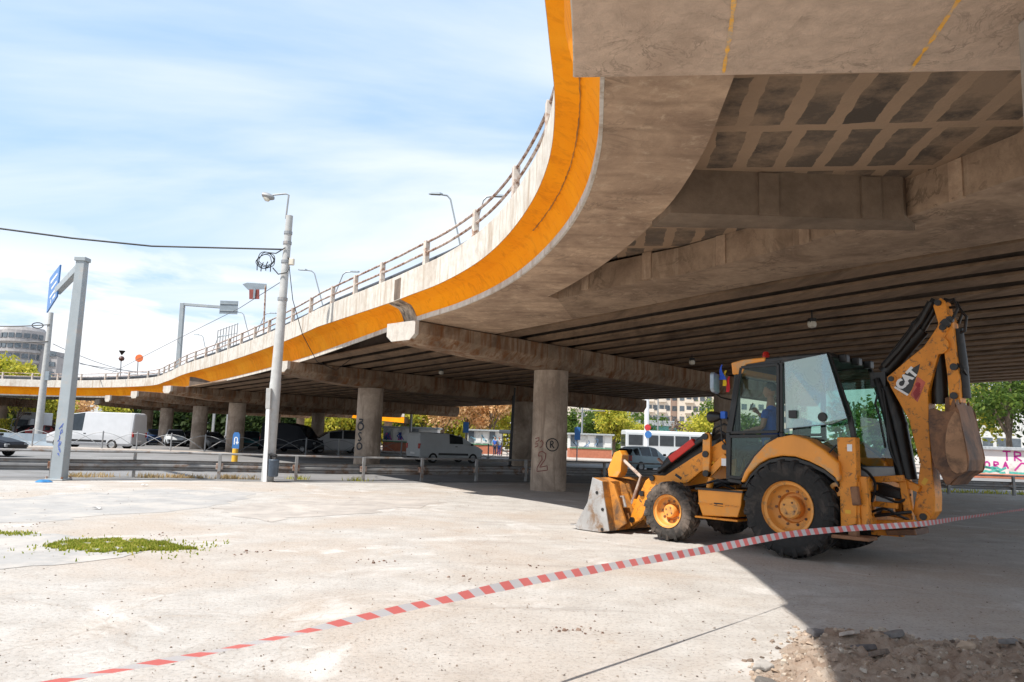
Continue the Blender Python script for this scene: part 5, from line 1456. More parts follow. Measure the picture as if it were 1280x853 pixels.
# arrow boards on a rusty post
ab = atd(331, 412, 45); at_ = atd(332, 357, 45)
ar = empty('arrow_sign', (ab.x, 45, 5.55), 0, 'rusty post on the viaduct with an arrow board above a small red board', 'sign')
mb = MB(); mb.tube([(ab.x, 45, 5.5), at_], .055, 8); mb.build('post', M['rail'], ar, world=True)
P = [atd(a, b, 45) for a, b in ((303, 355.5), (309, 353.5), (333, 355), (333, 361.5), (310, 362.5))]
mb = MB(); mb.slab(P, [p + V(0, .05, 0) for p in P]); mb.build('arrow_board', M['signback'], ar, world=True)
P = [atd(a, b, 44.93) for a, b in ((311.5, 362), (324, 362), (324, 374), (311.5, 374))]
mb = MB(); mb.slab(P, [p + V(0, .04, 0) for p in P]); rb = mb.build('red_board', simple('faded_red', (.22, .05, .04), .7, 0, .3, 3), ar, world=True)
mb = MB(); p = atd(318, 367, 44.9); mb.box((p.x, 44.9, p.z), (.12, .05, .62)); mb.build('batten', M['signback'], rb, world=True)
# lattice billboard far behind
lb = atd(284, 440, 110)
lt = empty('billboard_frame', (lb.x, 110, 0), 0, 'distant upright lattice billboard frame beyond the viaduct railing', 'billboard')
mb = MB()
x0 = atd(272, 420, 110).x; x1 = atd(296, 420, 110).x; zt0 = atd(272, 413, 110).z; zt1 = atd(296, 404, 110).z; zb_ = atd(284, 440, 110).z
for k in range(8): f = k / 7; x = x0 + (x1 - x0) * f; mb.bar((x, 110, zb_), (x, 110, zt0 + (zt1 - zt0) * f), .1, .1)
for f in (.05, .35, .65, .97): mb.bar((x0, 110, zb_ + (zt0 - zb_) * f), (x1, 110, zb_ + (zt1 - zb_) * f), .07, .07)
mb.build('lattice', M['galv'], lt, world=True)
mb = MB(); mb.bar((x0 + .4, 110.2, 0), (x0 + .4, 110.2, zb_ + .5), .3, .3); mb.bar((x1 - .4, 110.2, 0), (x1 - .4, 110.2, zb_ + .5), .3, .3); mb.build('legs', M['galv'], lt, world=True)
# far traffic gear
def deckpost(name, px, y0, y1, Yd, label, cat):
    b = atd(px, y0, Yd); t = atd(px + .6, y1, Yd); o = empty(name, (b.x, Yd, 5.35), 0, label, cat)
    mb = MB(); mb.tube([(b.x, Yd, 5.3), t], .05, 6); mb.build('post', M['galv'], o, world=True); return o, t


o, t = deckpost('signal_lamp', 151, 474, 446, 78, 'dark funnel shaped signal lamp on a thin post above the far deck', 'traffic light')
mb = MB(); p = atd(152.5, 441, 78); mb.lathe([(.04, -.25), (.32, .18), (.3, .2), (0, .2)], p, (0, 0, 1), 12); mb.build('funnel', M['dark'], o, world=True)
mb = MB(); p = atd(152, 448.5, 78); mb.lathe([(0, -.28), (.2, -.2), (.29, 0), (.2, .2), (0, .28)], p, (0, 0, 1), 12); mb.build('lamp_body', simple('brown_lens', (.10, .04, .03), .4), o, world=True, smooth=True)
o, t = deckpost('round_sign', 172, 474, 450, 78, 'round orange disc on a thin post above the far deck', 'sign')
mb = MB(); p = atd(174, 448, 78); mb.lathe([(0, -.05), (.38, -.03), (.40, 0), (.38, .03), (0, .05)], p, (.1, -1, 0), 24); mb.build('disc', simple('orange_disc', (.75, .16, .04), .5), o, world=True, smooth=True)

# twin lamps in the middle of the deck
for k, (pxb, yh, half, lab) in enumerate(((577, 234, 1.35, 'nearest twin armed street lamp standing on the viaduct'), (407, 334, 1.75, 'second twin armed street lamp on the viaduct, right of the pale lamp pole'), (317, 388, 1.75, 'third twin armed street lamp on the viaduct, near the arrow board'), (265, 417, 1.6, 'farthest small street lamp on the viaduct, by the lattice billboard'))):
    Yd = 12.4 * 950 / ((548 - .035 * (640 - pxb)) - yh); b = atd(pxb, 400, Yd)
    sl_ = empty('deck_lamp', (b.x, Yd, 5.5), 0, lab, 'street lamp', 'street lamps along the viaduct')
    mb = MB(); mb.tube([(b.x, Yd, 5.4), (b.x, Yd, 10.6)], [.11, .08], 8); mb.build('pole', M['pole'], sl_, world=True, smooth=True)
    for s in (-1, 1):
        e = V(b.x + s * half, Yd, 14.0); mb = MB()
        mb.tube([(b.x, Yd, 10.4), (b.x + s * half * .35, Yd, 12.3), (b.x + s * half * .62, Yd, 13.75), (b.x + s * half * .75, Yd, 13.95), e], .05, 6); ar_ = mb.build('arm', M['pole'], sl_, world=True, smooth=True)
        mb = MB(); mb.loft([[(e.x + s * x, Yd + w * a, e.z + z_ * c) for a, c in ((-1, -.3), (1, -.3), (.7, 1), (-.7, 1))] for x, w, z_ in ((-.1, .06, .05), (.05, .13, .09), (.5, .12, .08), (.62, .05, .04))]); mb.build('lamp_head', M['signback'], ar_, world=True, bev=.01)

# lamps under the deck
for k, (px, py, z, lab) in enumerate(((551.5, 465, 4.5, 'small round lamp under the girders left of the first pier cap'), (1015, 404, 4.72, 'box lamp under the girders above the loader cab'), (865, 452, 4.55, 'tiny lamp under the girders left of the loader flags'))):
    p = atz(px, py, z=z); o = empty('ceiling_lamp', p, 0, lab, 'lamp', 'lamps under the viaduct')
    mb = MB(); mb.tube([(0, 0, .0), (0, 0, zxy(p.x, p.y) - z + .1)], .02, 6); mb.box((0, 0, .06), (.16, .16, .12)); mb.build('mount', M['dark'], o, bev=.01)
    mb = MB(); mb.lathe([(0, -.13), (.09, -.10), (.11, -.03), (.10, .03), (0, .03)], (0, 0, 0), (0, 0, 1), 14); mb.build('bowl', simple('lamp_bowl', (.5, .47, .40), .4), o, smooth=True)
# dark downpipe/pole
b_ = atd(637, 587, 41); o = empty('thin_pole', (b_.x, 41, 0), 0, 'thin dark pole rising to the underside of the viaduct left of the near round column', 'pole')
mb = MB(); mb.tube([(b_.x, 41, 0), (b_.x + .1, 41, 4.4)], .085, 10); mb.build('shaft', M['dark'], o, world=True, smooth=True)
mb = MB(); mb.lathe([(0, 0), (.22, 0), (.22, .05), (.12, .3), (0, .3)], (b_.x, 41, 0), (0, 0, 1), 10); mb.build('foot', M['dark'], o, world=True)

# blue and yellow keep-right bollard
b_ = atd(293, 578, 38); o = empty('traffic_bollard', (b_.x, 38, 0), 0, 'yellow bollard topped by a blue board with a white U-turn arrow', 'traffic bollard')
mb = MB(); mb.lathe([(0, 0), (.15, 0), (.14, .72), (0, .72)], (0, 0, 0), (0, 0, 1), 12); mb.build('base', M['ylw'], o, smooth=True)
mb = MB(); mb.slab([(x, -.03, z) for x, z in ((-.17, .72), (.17, .72), (.17, 1.4), (.1, 1.52), (-.1, 1.52), (-.17, 1.4))], [(x, .03, z) for x, z in ((-.17, .72), (.17, .72), (.17, 1.4), (.1, 1.52), (-.1, 1.52), (-.17, 1.4))]); bd = mb.build('board', M['signblue'], o)
stroke_mb([[(-.07, .92), (-.07, 1.2), (-.04, 1.27), (.04, 1.27), (.07, 1.2), (.07, .98)], [(.01, 1.05), (.07, .94), (.13, 1.05)]], .045, lambda u, v: (u, -.036, v)).build('arrow', M['signwhite'], bd)
# signs beyond
def sign_pole(name, px, py, Yd, top, label, boards, r=.05, mat='galv', cat='road sign'):
    b = atd(px, py, Yd); o = empty(name, (b.x, Yd, 0), 0, label, cat)
    mb = MB(); mb.tube([(0, 0, 0), (0, 0, top)], r, 8); mb.build('pole', M[mat], o, smooth=True)
    for (kind, dx, z, w, h, mt) in boards:
        mb = MB()
        if kind == 'r': mb.lathe([(0, -.02), (w, -.02), (w, .02), (0, .02)], (dx, -r - .03, z), (0, 1, 0), 18)
        else: mb.box((dx, -r - .03, z), (w, .04, h))
        mb.build('board', M[mt], o)
    return o


M['signred'] = simple('red_sign', (.55, .04, .04), .5)
sign_pole('road_sign', 581, 570, 68, 3.0, 'blue rectangular sign on a pole behind the silver van', [('b', 0, 2.6, .5, .95, 'signblue')])
sign_pole('road_sign', 721, 575, 60, 2.9, 'blue rectangular sign just right of the near round column', [('b', 0, 2.3, .45, 1.0, 'signblue')])
sign_pole('tall_white_pole', 808, 565, 66, 7.5, 'tall white pole with a red and a blue round sign behind the loader', [('r', .05, 3.1, .27, 0, 'signred'), ('r', .1, 2.5, .30, 0, 'signblue')], .20, 'signwhite', 'pole')
sign_pole('catenary_pole', 727, 560, 78, 7.0, 'thin pale catenary pole with a crossarm right of the near column', [('b', 1.0, 4.9, 2.6, .09, 'galv')], .09)
sign_pole('catenary_pole', 822, 560, 95, 8.0, 'thin catenary pole behind the tall white pole', [('b', .6, 5.2, 2.0, .09, 'galv')], .09)
sign_pole('catenary_pole', 512, 560, 72, 7.0, 'pale trolley pole between the graffitied pavilion and the silver van', [('b', 0, 1.4, .25, .4, 'signback')], .12)
sign_pole('catenary_pole', 71, 540, 92, 9.0, 'brownish pole under the far deck right of the utility pole', [('b', 0, 3.0, .3, .4, 'signback')], .12, 'cpole')

# ================================================================ vehicles
WCACHE = {}


def car_wheel(par, x, y, r, w, side):
    k = (round(r, 3), round(w, 3), side)
    if k not in WCACHE:
        mb = MB(); mb.lathe([(r * .62, -w / 2), (r * .92, -w / 2), (r, -w * .35), (r, w * .35), (r * .92, w / 2), (r * .62, w / 2)], (0, 0, 0), (0, side, 0), 24)
        t = mb.build('tyre', M['rubber'], par, smooth=True)
        mb = MB(); mb.lathe([(0, w * .42), (r * .2, w * .45), (r * .5, w * .36), (r * .62, w * .46), (r * .64, w * .2), (r * .64, -w * .5)], (0, 0, 0), (0, side, 0), 20)
        rm = mb.build('rim', M['galv'], t, smooth=True); WCACHE[k] = (t, rm); t.location = (x, y, r); return t
    t0, r0 = WCACHE[k]; t = t0.copy(); COL.objects.link(t); t.parent = par; t.location = (x, y, r); q_ = r0.copy(); COL.objects.link(q_); q_.parent = t; return t


def vehicle(name, st, paint, loc, rz, label, cat, group=None, win=((-9, 9),), wheels=(1.35, -1.3), wr=.31, lights=True, front_only=False, wh=.82):
    o = empty(name, loc, rz, label, cat, group)
    B = MB(); G_ = MB(); D = MB()
    rings = []
    for (x, hw, zs, zb, zr, rw) in st:
        h = [(hw * .90, zs), (hw, zs + .16), (hw * 1.0, zs + (zb - zs) * .72), (hw * .965, zb), (rw, max(zr - .05, zb + .005)), (rw * .82, max(zr, zb + .01))]
        rings.append([(x, y, z) for y, z in h] + [(x, -y, z) for y, z in reversed(h)])
    n = 12
    for i in range(len(rings) - 1):
        a, b = st[i], st[i + 1]; xm = (a[0] + b[0]) / 2
        for k in range(n):
            k2 = (k + 1) % n; f = [rings[i][k], rings[i][k2], rings[i + 1][k2], rings[i + 1][k]]
            tgt = B
            ga_, gb_ = a[4] - a[3], b[4] - b[3]
            if k in (3, 7) and min(ga_, gb_) > .2 and abs(b[0] - a[0]) > .2 and any(l < xm < h for l, h in win): tgt = G_
            if k in (3, 7) and max(ga_, gb_) > .2 and min(ga_, gb_) < .2 and abs(b[0] - a[0]) > .2 and any(l < xm < h for l, h in win): tgt = B
            if k in (4, 5, 6) and abs(a[4] - b[4]) > .25 and (not front_only or xm > 0): tgt = G_
            if k == 11: tgt = D
            tgt.add(f, [(0, 1, 2, 3)])
    B.add(rings[0], [tuple(range(n))]); B.add(rings[-1], [tuple(range(n))])
    B.build('body', paint, o, smooth=False)
    G_.build('window', M['carglass'], o)
    D.build('underside', M['dark'], o)
    if cat == 'van':
        for s in (1, -1):
            wv = max(q_[1] for q_ in st); mb = MB(); mb.box(((wheels[0] + wheels[1]) / 2, s * (wv + .004), .56), (wheels[0] - wheels[1] - 2.4 * wr, .03, .14)); mb.build('side_trim', M['dark'], o)
            mb = MB(); mb.box((.25, s * (wv * .985 + .012), 1.05), (.16, .03, .05)); mb.build('door_handle', M['dark'], o)
    mb = MB(); mb.box((st[0][0] - .06, 0, st[0][2] + .12), (.14, st[0][1] * 2.1, .2)); mb.build('bumper', M['dark'], o, bev=.03)
    xf, xr_ = st[0][0], st[-1][0]; w = max(s[1] for s in st)
    for x in wheels:
        for s in (1, -1): car_wheel(o, x, s * (w - .08), wr, .2, s)
    for s in (1, -1):
        mb = MB(); s1 = st[1]; mb.box((s1[0] + .02, s * s1[1] * .78, s1[3] - .12), (.16, .30, .16)); mb.build('headlight', M['galv'], o, bev=.03)
        s2 = st[-2]; mb = MB(); mb.box((s2[0] - .03, s * s2[1] * .86, s2[3] - .16), (.12, .2, .32)); mb.build('tail_light', M['redlight'], o, bev=.02)
    mb = MB(); s2 = st[-1]; mb.box((s2[0] - .01, 0, s2[2] + .22), (.05, .52, .12)); mb.build('number_plate', M['signwhite'], o)
    for s in (1, -1):
        mx = [q_ for q_ in st if q_[4] - q_[3] < .25 and q_[0] > 0]; xm_ = (mx[-1][0] if mx else 1) - .25; mb = MB(); mb.box((xm_, s * (w + .08), wh + .20), (.1, .18, .13)); mb.build('mirror', M['dark'], o, bev=.02)
    return o


def S_hatch(l=4.1, h=1.46): 
    k = l / 4.1; e = h - 1.46
    return [(2.05 * k, .62, .36, .56, .60, .5), (1.95 * k, .80, .26, .68, .74, .66), (1.3 * k, .86, .22, .82, .90, .74), (.95 * k, .87, .22, .88, .95, .76), (.30 * k, .87, .22, .91, 1.38 + e, .63), (-.25 * k, .87, .22, .92, 1.46 + e, .63), (-.35 * k, .87, .22, .92, 1.46 + e, .63), (-1.2 * k, .87, .22, .95, 1.42 + e, .61), (-1.32 * k, .87, .22, .95, 1.40 + e, .61), (-1.72 * k, .84, .26, .97, 1.28 + e, .58), (-1.98 * k, .80, .30, .95, 1.0, .64), (-2.06 * k, .70, .36, .8, .84, .55)]


def S_sedan(l=4.5):
    k = l / 4.5
    return [(2.25 * k, .64, .36, .54, .58, .5), (2.15 * k, .82, .26, .66, .71, .66), (1.45 * k, .88, .22, .80, .87, .76), (1.0 * k, .88, .22, .87, .93, .78), (.30 * k, .88, .22, .90, 1.36, .62), (-.30 * k, .88, .22, .91, 1.43, .62), (-.40 * k, .88, .22, .91, 1.43, .62), (-1.0 * k, .88, .22, .93, 1.38, .61), (-1.08 * k, .88, .22, .93, 1.36, .61), (-1.65 * k, .87, .24, .94, 1.02, .70), (-2.15 * k, .82, .3, .93, .98, .66), (-2.26 * k, .72, .36, .75, .8, .6)]


def S_van(l, h, w=.97):
    a = l / 2
    return [(a, w * .72, .42, .72, .78, .55), (a - .12, w * .93, .30, .92, 1.0, .75), (a - .75, w, .26, 1.15, 1.24, .82), (a - 1.5, w, .26, 1.22, h - .25, .80), (a - 1.62, w, .26, 1.22, h - .18, .80), (a - 2.65, w, .26, 1.22, h - .02, .82), (a - 2.75, w, .26, 1.22, h, .82), (-a + .2, w, .26, 1.22, h, .82), (-a + .05, w * .98, .30, 1.2, h - .04, .80), (-a, w * .94, .38, 1.15, h - .2, .76)]


PT = {k: simple('car_paint_' + k, c, .45, .0, .05, 2, coat=.0, spec=.12 if k == 'black' else .3) for k, c in dict(white=(.50, .51, .53), silver=(.52, .54, .55), black=(.012, .014, .02), blue=(.03, .06, .14), lightblue=(.36, .47, .52), grey=(.18, .19, .20), red=(.20, .03, .03), teal=(.03, .12, .14), darkgreen=(.02, .05, .04)).items()}
PG = 'cars parked under the viaduct'


def at2(px, py, Yd): p = atd(px, py, Yd); return (p.x, p.y, .008)


vehicle('panel_van', S_van(6.2, 2.55, 1.02), PT['white'], at2(119, 560, 54), R_(180 - 3), 'tall white panel van driving left beyond the median fence', 'van', None, win=((.6, 1.75),), wheels=(2.1, -1.75), wr=.35, front_only=True, wh=1.1)
vehicle('car', S_sedan(4.7), PT['black'], (-25.6, 36.6, .008), R_(-3), 'black car entering at the left edge on the road', 'car', None)
vehicle('delivery_van', S_van(4.8, 1.9, .93), PT['silver'], at2(556, 580, 50), R_(36), 'silver grey van with a dark side window, seen from behind beside the near column', 'van', None, win=((-.2, 1.45),), wheels=(1.55, -1.45), wr=.32, wh=1.0)
vehicle('car', S_hatch(4.1, 1.5), PT['lightblue'], at2(806, 588, 47), R_(38), 'light blue hatchback seen from behind above the loader bucket', 'car')
dk_ = [('car', S_hatch(3.9), 'blue', 193, 72, -58, 'dark blue hatchback parked leftmost under the viaduct, beside the white van'), ('car', S_hatch(4.0, 1.5), 'silver', 218, 70, -62, 'pale silver car parked nose out under the viaduct'), ('car', S_hatch(), 'darkgreen', 239, 72, -70, 'dark green car parked in the shade behind the third column'),
       ('car', S_sedan(), 'grey', 264, 65, -52, 'grey saloon parked in front of the row by the blue bollard'), ('car', S_hatch(4.2, 1.6), 'teal', 314, 70, -75, 'teal car in shade right of the third column'), ]
for (nm, st__, pt, px, Yd, rz, lab) in dk_:
    vehicle(nm, st__, PT[pt], at2(px, 556, Yd), R_(rz), lab, 'car', PG)
vehicle('cargo_van', S_van(5.2, 2.35, 1.0), PT['black'], at2(366, 562, 63), R_(-20), 'dark high van parked in the shade under the viaduct', 'van', PG, win=((.6, 1.6),), wheels=(1.6, -1.5), wr=.33, front_only=True)
vehicle('minibus', S_van(4.8, 1.95, .95), PT['white'], at2(420, 563, 64), R_(205), 'white minibus with many side windows parked between the columns', 'minibus', PG, win=((-2.1, 1.5),), wheels=(1.5, -1.4), wr=.32)
for (px, Yd, pt, rz, lab) in ((48, 88, 'black', 5, 'dark car in front of the small white truck'), (62, 80, 'red', 8, 'dark red car right behind the far utility pole'), (108, 92, 'blue', 80, 'blue car half hidden by the white panel van nose'), (89, 86, 'silver', 200, 'pale car between the utility pole and the gantry leg')):
    vehicle('car', S_hatch(), PT[pt], at2(px, 545, Yd), R_(rz), lab, 'car', 'cars queuing on the far road')
# white box truck
tr = atd(33, 545, 90); o = empty('box_truck', (tr.x, 90, .01), R_(-82), 'small white box truck facing the camera under the far deck', 'truck')
mb = MB(); mb.box((-1.6, 0, 1.75), (4.2, 2.2, 2.3)); mb.build('cargo_box', PT['white'], o, bev=.05)
mb = MB(); mb.slab([(x, -.98, z) for x, z in ((.55, .5), (1.95, .5), (2.0, 1.1), (1.55, 2.1), (.55, 2.15))], [(x, .98, z) for x, z in ((.55, .5), (1.95, .5), (2.0, 1.1), (1.55, 2.1), (.55, 2.15))]); mb.build('cab', PT['white'], o, bev=.06)
mb = MB(); mb.add([(2.01, -.82, 1.2), (2.01, .82, 1.2), (1.62, .78, 2.02), (1.62, -.78, 2.02)], [(0, 1, 2, 3)]); mb.build('windscreen', M['winglass'], o)
mb = MB(); mb.box((.53, 0, 2.7), (.06, .9, .22)); mb.build('roof_grille', M['dark'], o)
for x in (1.2, -2.6):
    for s in (1, -1): car_wheel(o, x, s * .95, .42, .26, s)
# articulated bus behind the loader
bb = atd(838, 562, 80); o = empty('bus', (bb.x + 1.0, 80, .13), R_(4), 'pale grey city bus with a dark window band behind the light blue car', 'bus')
mb = MB(); R = [[(x, y, z) for y, z in ((-1.25, .35), (1.25, .35), (1.25, 1.3), (1.2, 2.75), (1.0, 2.95), (-1.0, 2.95), (-1.2, 2.75), (-1.25, 1.3))] for x in (-6, 6)]; mb.loft(R); mb.build('body', PT['silver'], o, bev=.08)
for k in range(7): mb = MB(); mb.box((-5.0 + 1.62 * k, -1.235, 1.95), (1.45, .08, 1.05)); mb.build('window', M['carglass'], o)
mb = MB(); mb.box((-6.0, 0, 1.9), (.05, 2.0, 1.2)); mb.build('rear_window', M['carglass'], o)
for x in (-3.5, 3.2): car_wheel(o, x, -1.15, .48, .28, -1)

# ================================================================ pavilions, shelter, walls
M['pavwhite'] = simple('pavilion_white', (.66, .66, .64), .8, 0, .08, 1.2, 0, (.45, .45, .43), .3, .8)
M['brickred'] = simple('brick_base', (.42, .15, .085), .85, 0, .15, 4)
M['greenp'] = simple('green_trim', (.05, .22, .10), .6)
M['roofgrey'] = simple('grey_roof', (.35, .37, .38), .6)
rg = random.Random(9)


def pavilion(px0, px1, Yd, ztop, label, cols, panes=6):
    a = atd(px0, 560, Yd).x; b = atd(px1, 560, Yd).x; L = b - a
    o = empty('kiosk_pavilion', ((a + b) / 2, Yd, .13), 0, label, 'kiosk')
    mb = MB(); mb.box((0, 1.5, .45), (L, 3, .9)); mb.build('brick_base', M['brickred'], o)
    mb = MB(); mb.box((0, 1.5, .9 + (ztop - .9) / 2), (L, 2.96, ztop - .9)); mb.build('wall', M['pavwhite'], o)
    mb = MB(); mb.box((0, 1.4, ztop + .07), (L + .4, 3.5, .16)); mb.build('roof', M['roofgrey'], o, bev=.02)
    mb = MB(); mb.box((0, -.03, .94), (L, .06, .09)); mb.build('green_rail', M['greenp'], o)
    for k in range(panes):
        x = -L / 2 + L * (k + .5) / panes; mb = MB(); mb.box((x, -.02, (ztop + 1.0) / 2 + .03), (L / panes * .8, .05, (ztop - 1.15))); f = mb.build('panel', M['pavwhite'] if k % 3 else M['winglass'], o)
    for c, nm in cols:
        ln = []
        for k in range(int(L / 1.1)):
            x = -L / 2 + .6 + k * 1.1; ln.append([(x + rg.uniform(-.35, .35), 1.25 + rg.uniform(-.2, .65)) for _ in range(6)])
        stroke_mb(ln, .09, lambda u, v: (u, -.055 - .004 * cols.index((c, nm)), v), None).build('graffiti', simple('spray_' + nm, c, .7), o)
    return o


pavilion(478, 546, 76, 2.3, 'low white pavilion covered in pink and blue graffiti left of the silver van', [((.35, .04, .25), 'pink'), ((.04, .10, .35), 'blue_far')])
pavilion(584, 628, 78, 2.3, 'low white pavilion with a brick base right of the silver van', [((.25, .45, .55), 'pale')], 5)
pavilion(712, 765, 76, 2.25, 'low white pavilion with a brick base between the near column and the yellow tree', [((.2, .3, .45), 'faint')], 5)
sb = atd(638, 568, 70); o = empty('bus_shelter', (sb.x, 70, .13), 0, 'dark framed bus shelter with a domed roof beside the standing people', 'bus shelter')
mb = MB()
for x in (-.8, -.3, .3, .8):
    mb.bar((x, 0, 0), (x, 0, 2.1), .06, .06); mb.bar((x, 1.2, 0), (x, 1.2, 2.1), .06, .06)
for z in (.5, .9, 1.3, 1.7): mb.bar((-.8, 1.2, z), (.8, 1.2, z), .04, .04); mb.bar((-.8, 0, z), (-.3, 0, z), .04, .04)
mb.build('frame', M['dark'], o)
mb = MB(); mb.loft([[(x, -.2 + 1.6 * k / 6, 2.1 + .3 * math.sin(PI * k / 6)) for k in range(7)] + [(x, -.2 + 1.6 * k / 6, 2.05 + .27 * math.sin(PI * k / 6)) for k in range(6, -1, -1)] for x in (-1.1, 1.1)]); mb.build('roof', M['dark'], o)
mb = MB(); mb.box((.2, 1.0, .45), (1.1, .4, .06)); mb.build('bench', M['brickred'], o)
# graffiti wall on the right
wa = atd(1195, 590, 60); wb = atd(1420, 590, 58)
L = (wb - wa).xy.length; ang_ = math.atan2(wb.y - wa.y, wb.x - wa.x)
o = empty('graffiti_wall', (wa.x, wa.y, 0), ang_, 'white concrete wall with pink and turquoise graffiti right of the digging bucket', 'wall')
mb = MB(); mb.box((L / 2, 0, 1.25), (L, .3, 1.9)); mb.build('panel', M['pavwhite'], o)
mb = MB(); mb.box((L / 2, -.1, 2.28), (L, .6, .26)); mb.build('coping', M['roofgrey'], o, bev=.03)
mb = MB(); mb.box((L / 2, -.9, .17), (L, 1.5, .34)); mb.build('step', M['brickred'], o, bev=.03)
fw = lambda u, v: (u, -.157, v)
x0 = (atd(1238, 575, 60).x - wa.x); mb = MB()
def letter(k, x, y, s):
    D = {'T': [[(-.5, 1), (.5, 1)], [(0, 1), (0, 0)]], 'R': [[(-.4, 0), (-.4, 1), (.3, .9), (.35, .6), (-.4, .5), (.45, 0)]], 'C': [[(.4, .9), (-.1, 1), (-.4, .5), (-.1, 0), (.4, .1)]], 'E': [[(.4, 1), (-.4, 1), (-.4, 0), (.4, 0)], [(-.4, .5), (.25, .5)]], 'K': [[(-.4, 1), (-.4, 0)], [(.4, 1), (-.35, .5), (.45, 0)]], 'A': [[(-.45, 0), (0, 1), (.45, 0)], [(-.25, .4), (.25, .4)]], 'S': [[(.4, .9), (-.1, 1), (-.4, .7), (.35, .35), (.1, 0), (-.4, .1)]], 'O': [circ(0, .5, .45, n=10)]}
    return [[(x + px_ * s * .8, y + py_ * s) for px_, py_ in l] for l in D[k]]
ln = []
for i, k in enumerate('TREK'): ln += letter(k, x0 + .9 + .78 * i, 1.35, .72)
for i, k in enumerate('SORA'): ln += letter(k, x0 - 1.2 + .66 * i, .75, .5)
ln += [[(x0 + 1.4, .62), (x0 + 1.9, 1.2), (x0 + 2.7, 1.15), (x0 + 3.4, .6)]]
stroke_mb(ln, .13, fw).build('pink_graffiti', simple('spray_magenta', (.45, .03, .26), .7), o)
rg = random.Random(5)
stroke_mb([[(x0 - 1.6 + .3 * k, .5 + rg.uniform(0, .35)) for k in range(9)], [(x0 - 1.5 + .28 * k, .40 + rg.uniform(0, .25)) for k in range(9)], [(x0 - 1.0 + .28 * k, .65 + rg.uniform(0, .2)) for k in range(6)], [(x0 + 1 + .5 * k, .42 + rg.uniform(0, .08)) for k in range(8)]], .16, lambda u, v: (u, -.162, v)).build('turquoise_graffiti', simple('spray_turquoise', (.08, .42, .36), .7), o)
# far barrier beside the utility pole
ba = atd(-60, 552, 60); bb_ = atd(72, 556, 57); o = empty('concrete_barrier', (ba.x, 60, 0), 0, 'long grey barrier at the far kerb left of the white panel van', 'barrier')
mb = MB(); mb.loft([[(p.x + 0, p.y + u, z) for u, z in ((-.3, 0), (.3, 0), (.12, .3), (.09, .85), (-.09, .85), (-.12, .3))] for p in (ba, bb_)]); mb.build('body', simple('barrier_grey', (.20, .24, .28), .7, 0, .15, 1), o, world=True)

# ================================================================ buildings
def block(name, px0, px1, Yd, htop, paint, label, cols, rows, z0=2.5, dz=2.9, ww=1.3, bal=None, cat='apartment block', depth=14):
    a = atd(px0, 540, Yd).x; b = atd(px1, 540, Yd).x; L = b - a
    o = empty(name, ((a + b) / 2, Yd, 0), 0, label, cat)
    mb = MB(); mb.box((0, depth / 2, htop / 2), (L, depth, htop)); mb.build('wall', paint, o)
    mb = MB(); mb.box((0, depth / 2, htop + .4), (L + .5, depth + .5, .8)); mb.build('roof', M['roofgrey'], o)
    for r in range(rows):
        for c in range(cols):
            x = -L / 2 + L * (c + .5) / cols; z = z0 + dz * r
            mb = MB(); mb.box((x, .02, z + .7), (ww, .16, 1.4)); mb.build('window', M['winglass'], o)
            if bal and c % bal == 1:
                mb = MB(); mb.box((x, -.5, z - .15), (ww * 1.7, 1.0, .9)); mb.build('balcony', paint, o)
    return o


cr = simple('cream_render', (.62, .55, .47), .9, 0, .08, .3, 0, (.50, .44, .38), .3, .2)
pk_ = simple('pinkish_render', (.60, .44, .36), .9, 0, .08, .3)
wb_ = simple('bluish_render', (.50, .58, .63), .9, 0, .08, .3)
gr_ = simple('grey_panel_render', (.34, .325, .325), .9, 0, .12, .3, 0, (.25, .24, .24), .4, .2)
block('apartment_block', 700, 768, 205, 34, cr, 'cream apartment block partly hidden by the yellow green tree', 6, 8, bal=3)
block('apartment_block', 770, 800, 240, 34, wb_, 'bluish grey apartment block in the middle of the far skyline', 4, 8)
block('apartment_block', 800, 838, 210, 34, cr, 'cream apartment block with balconies right of the bluish one', 5, 8, bal=2)
block('apartment_block', 838, 848, 212, 34, pk_, 'narrow pink stair tower between two cream apartment blocks', 1, 8)
block('apartment_block', 848, 925, 210, 34, cr, 'long cream apartment block behind the loader mirror and cab', 9, 8, bal=4)
block('apartment_block', 925, 1010, 190, 30, cr, 'cream apartment block seen through the loader cab windows', 8, 7)
block('market_hall', 800, 848, 118, 4.6, simple('teal_sheet', (.10, .30, .27), .6), 'low teal green market hall behind the pale city bus', 5, 1, 1.6, 2.9, 2.4, cat='market hall')
block('pale_building', 92, 120, 135, 8.0, M['pavwhite'], 'pale building glimpsed under the far deck right of the gantry leg', 4, 2, cat='building')
block('white_building', 1225, 1330, 84, 9, M['pavwhite'], 'white building behind the trees at the right edge', 6, 1, 2.3, 2.9, 1.1, cat='building', depth=10)
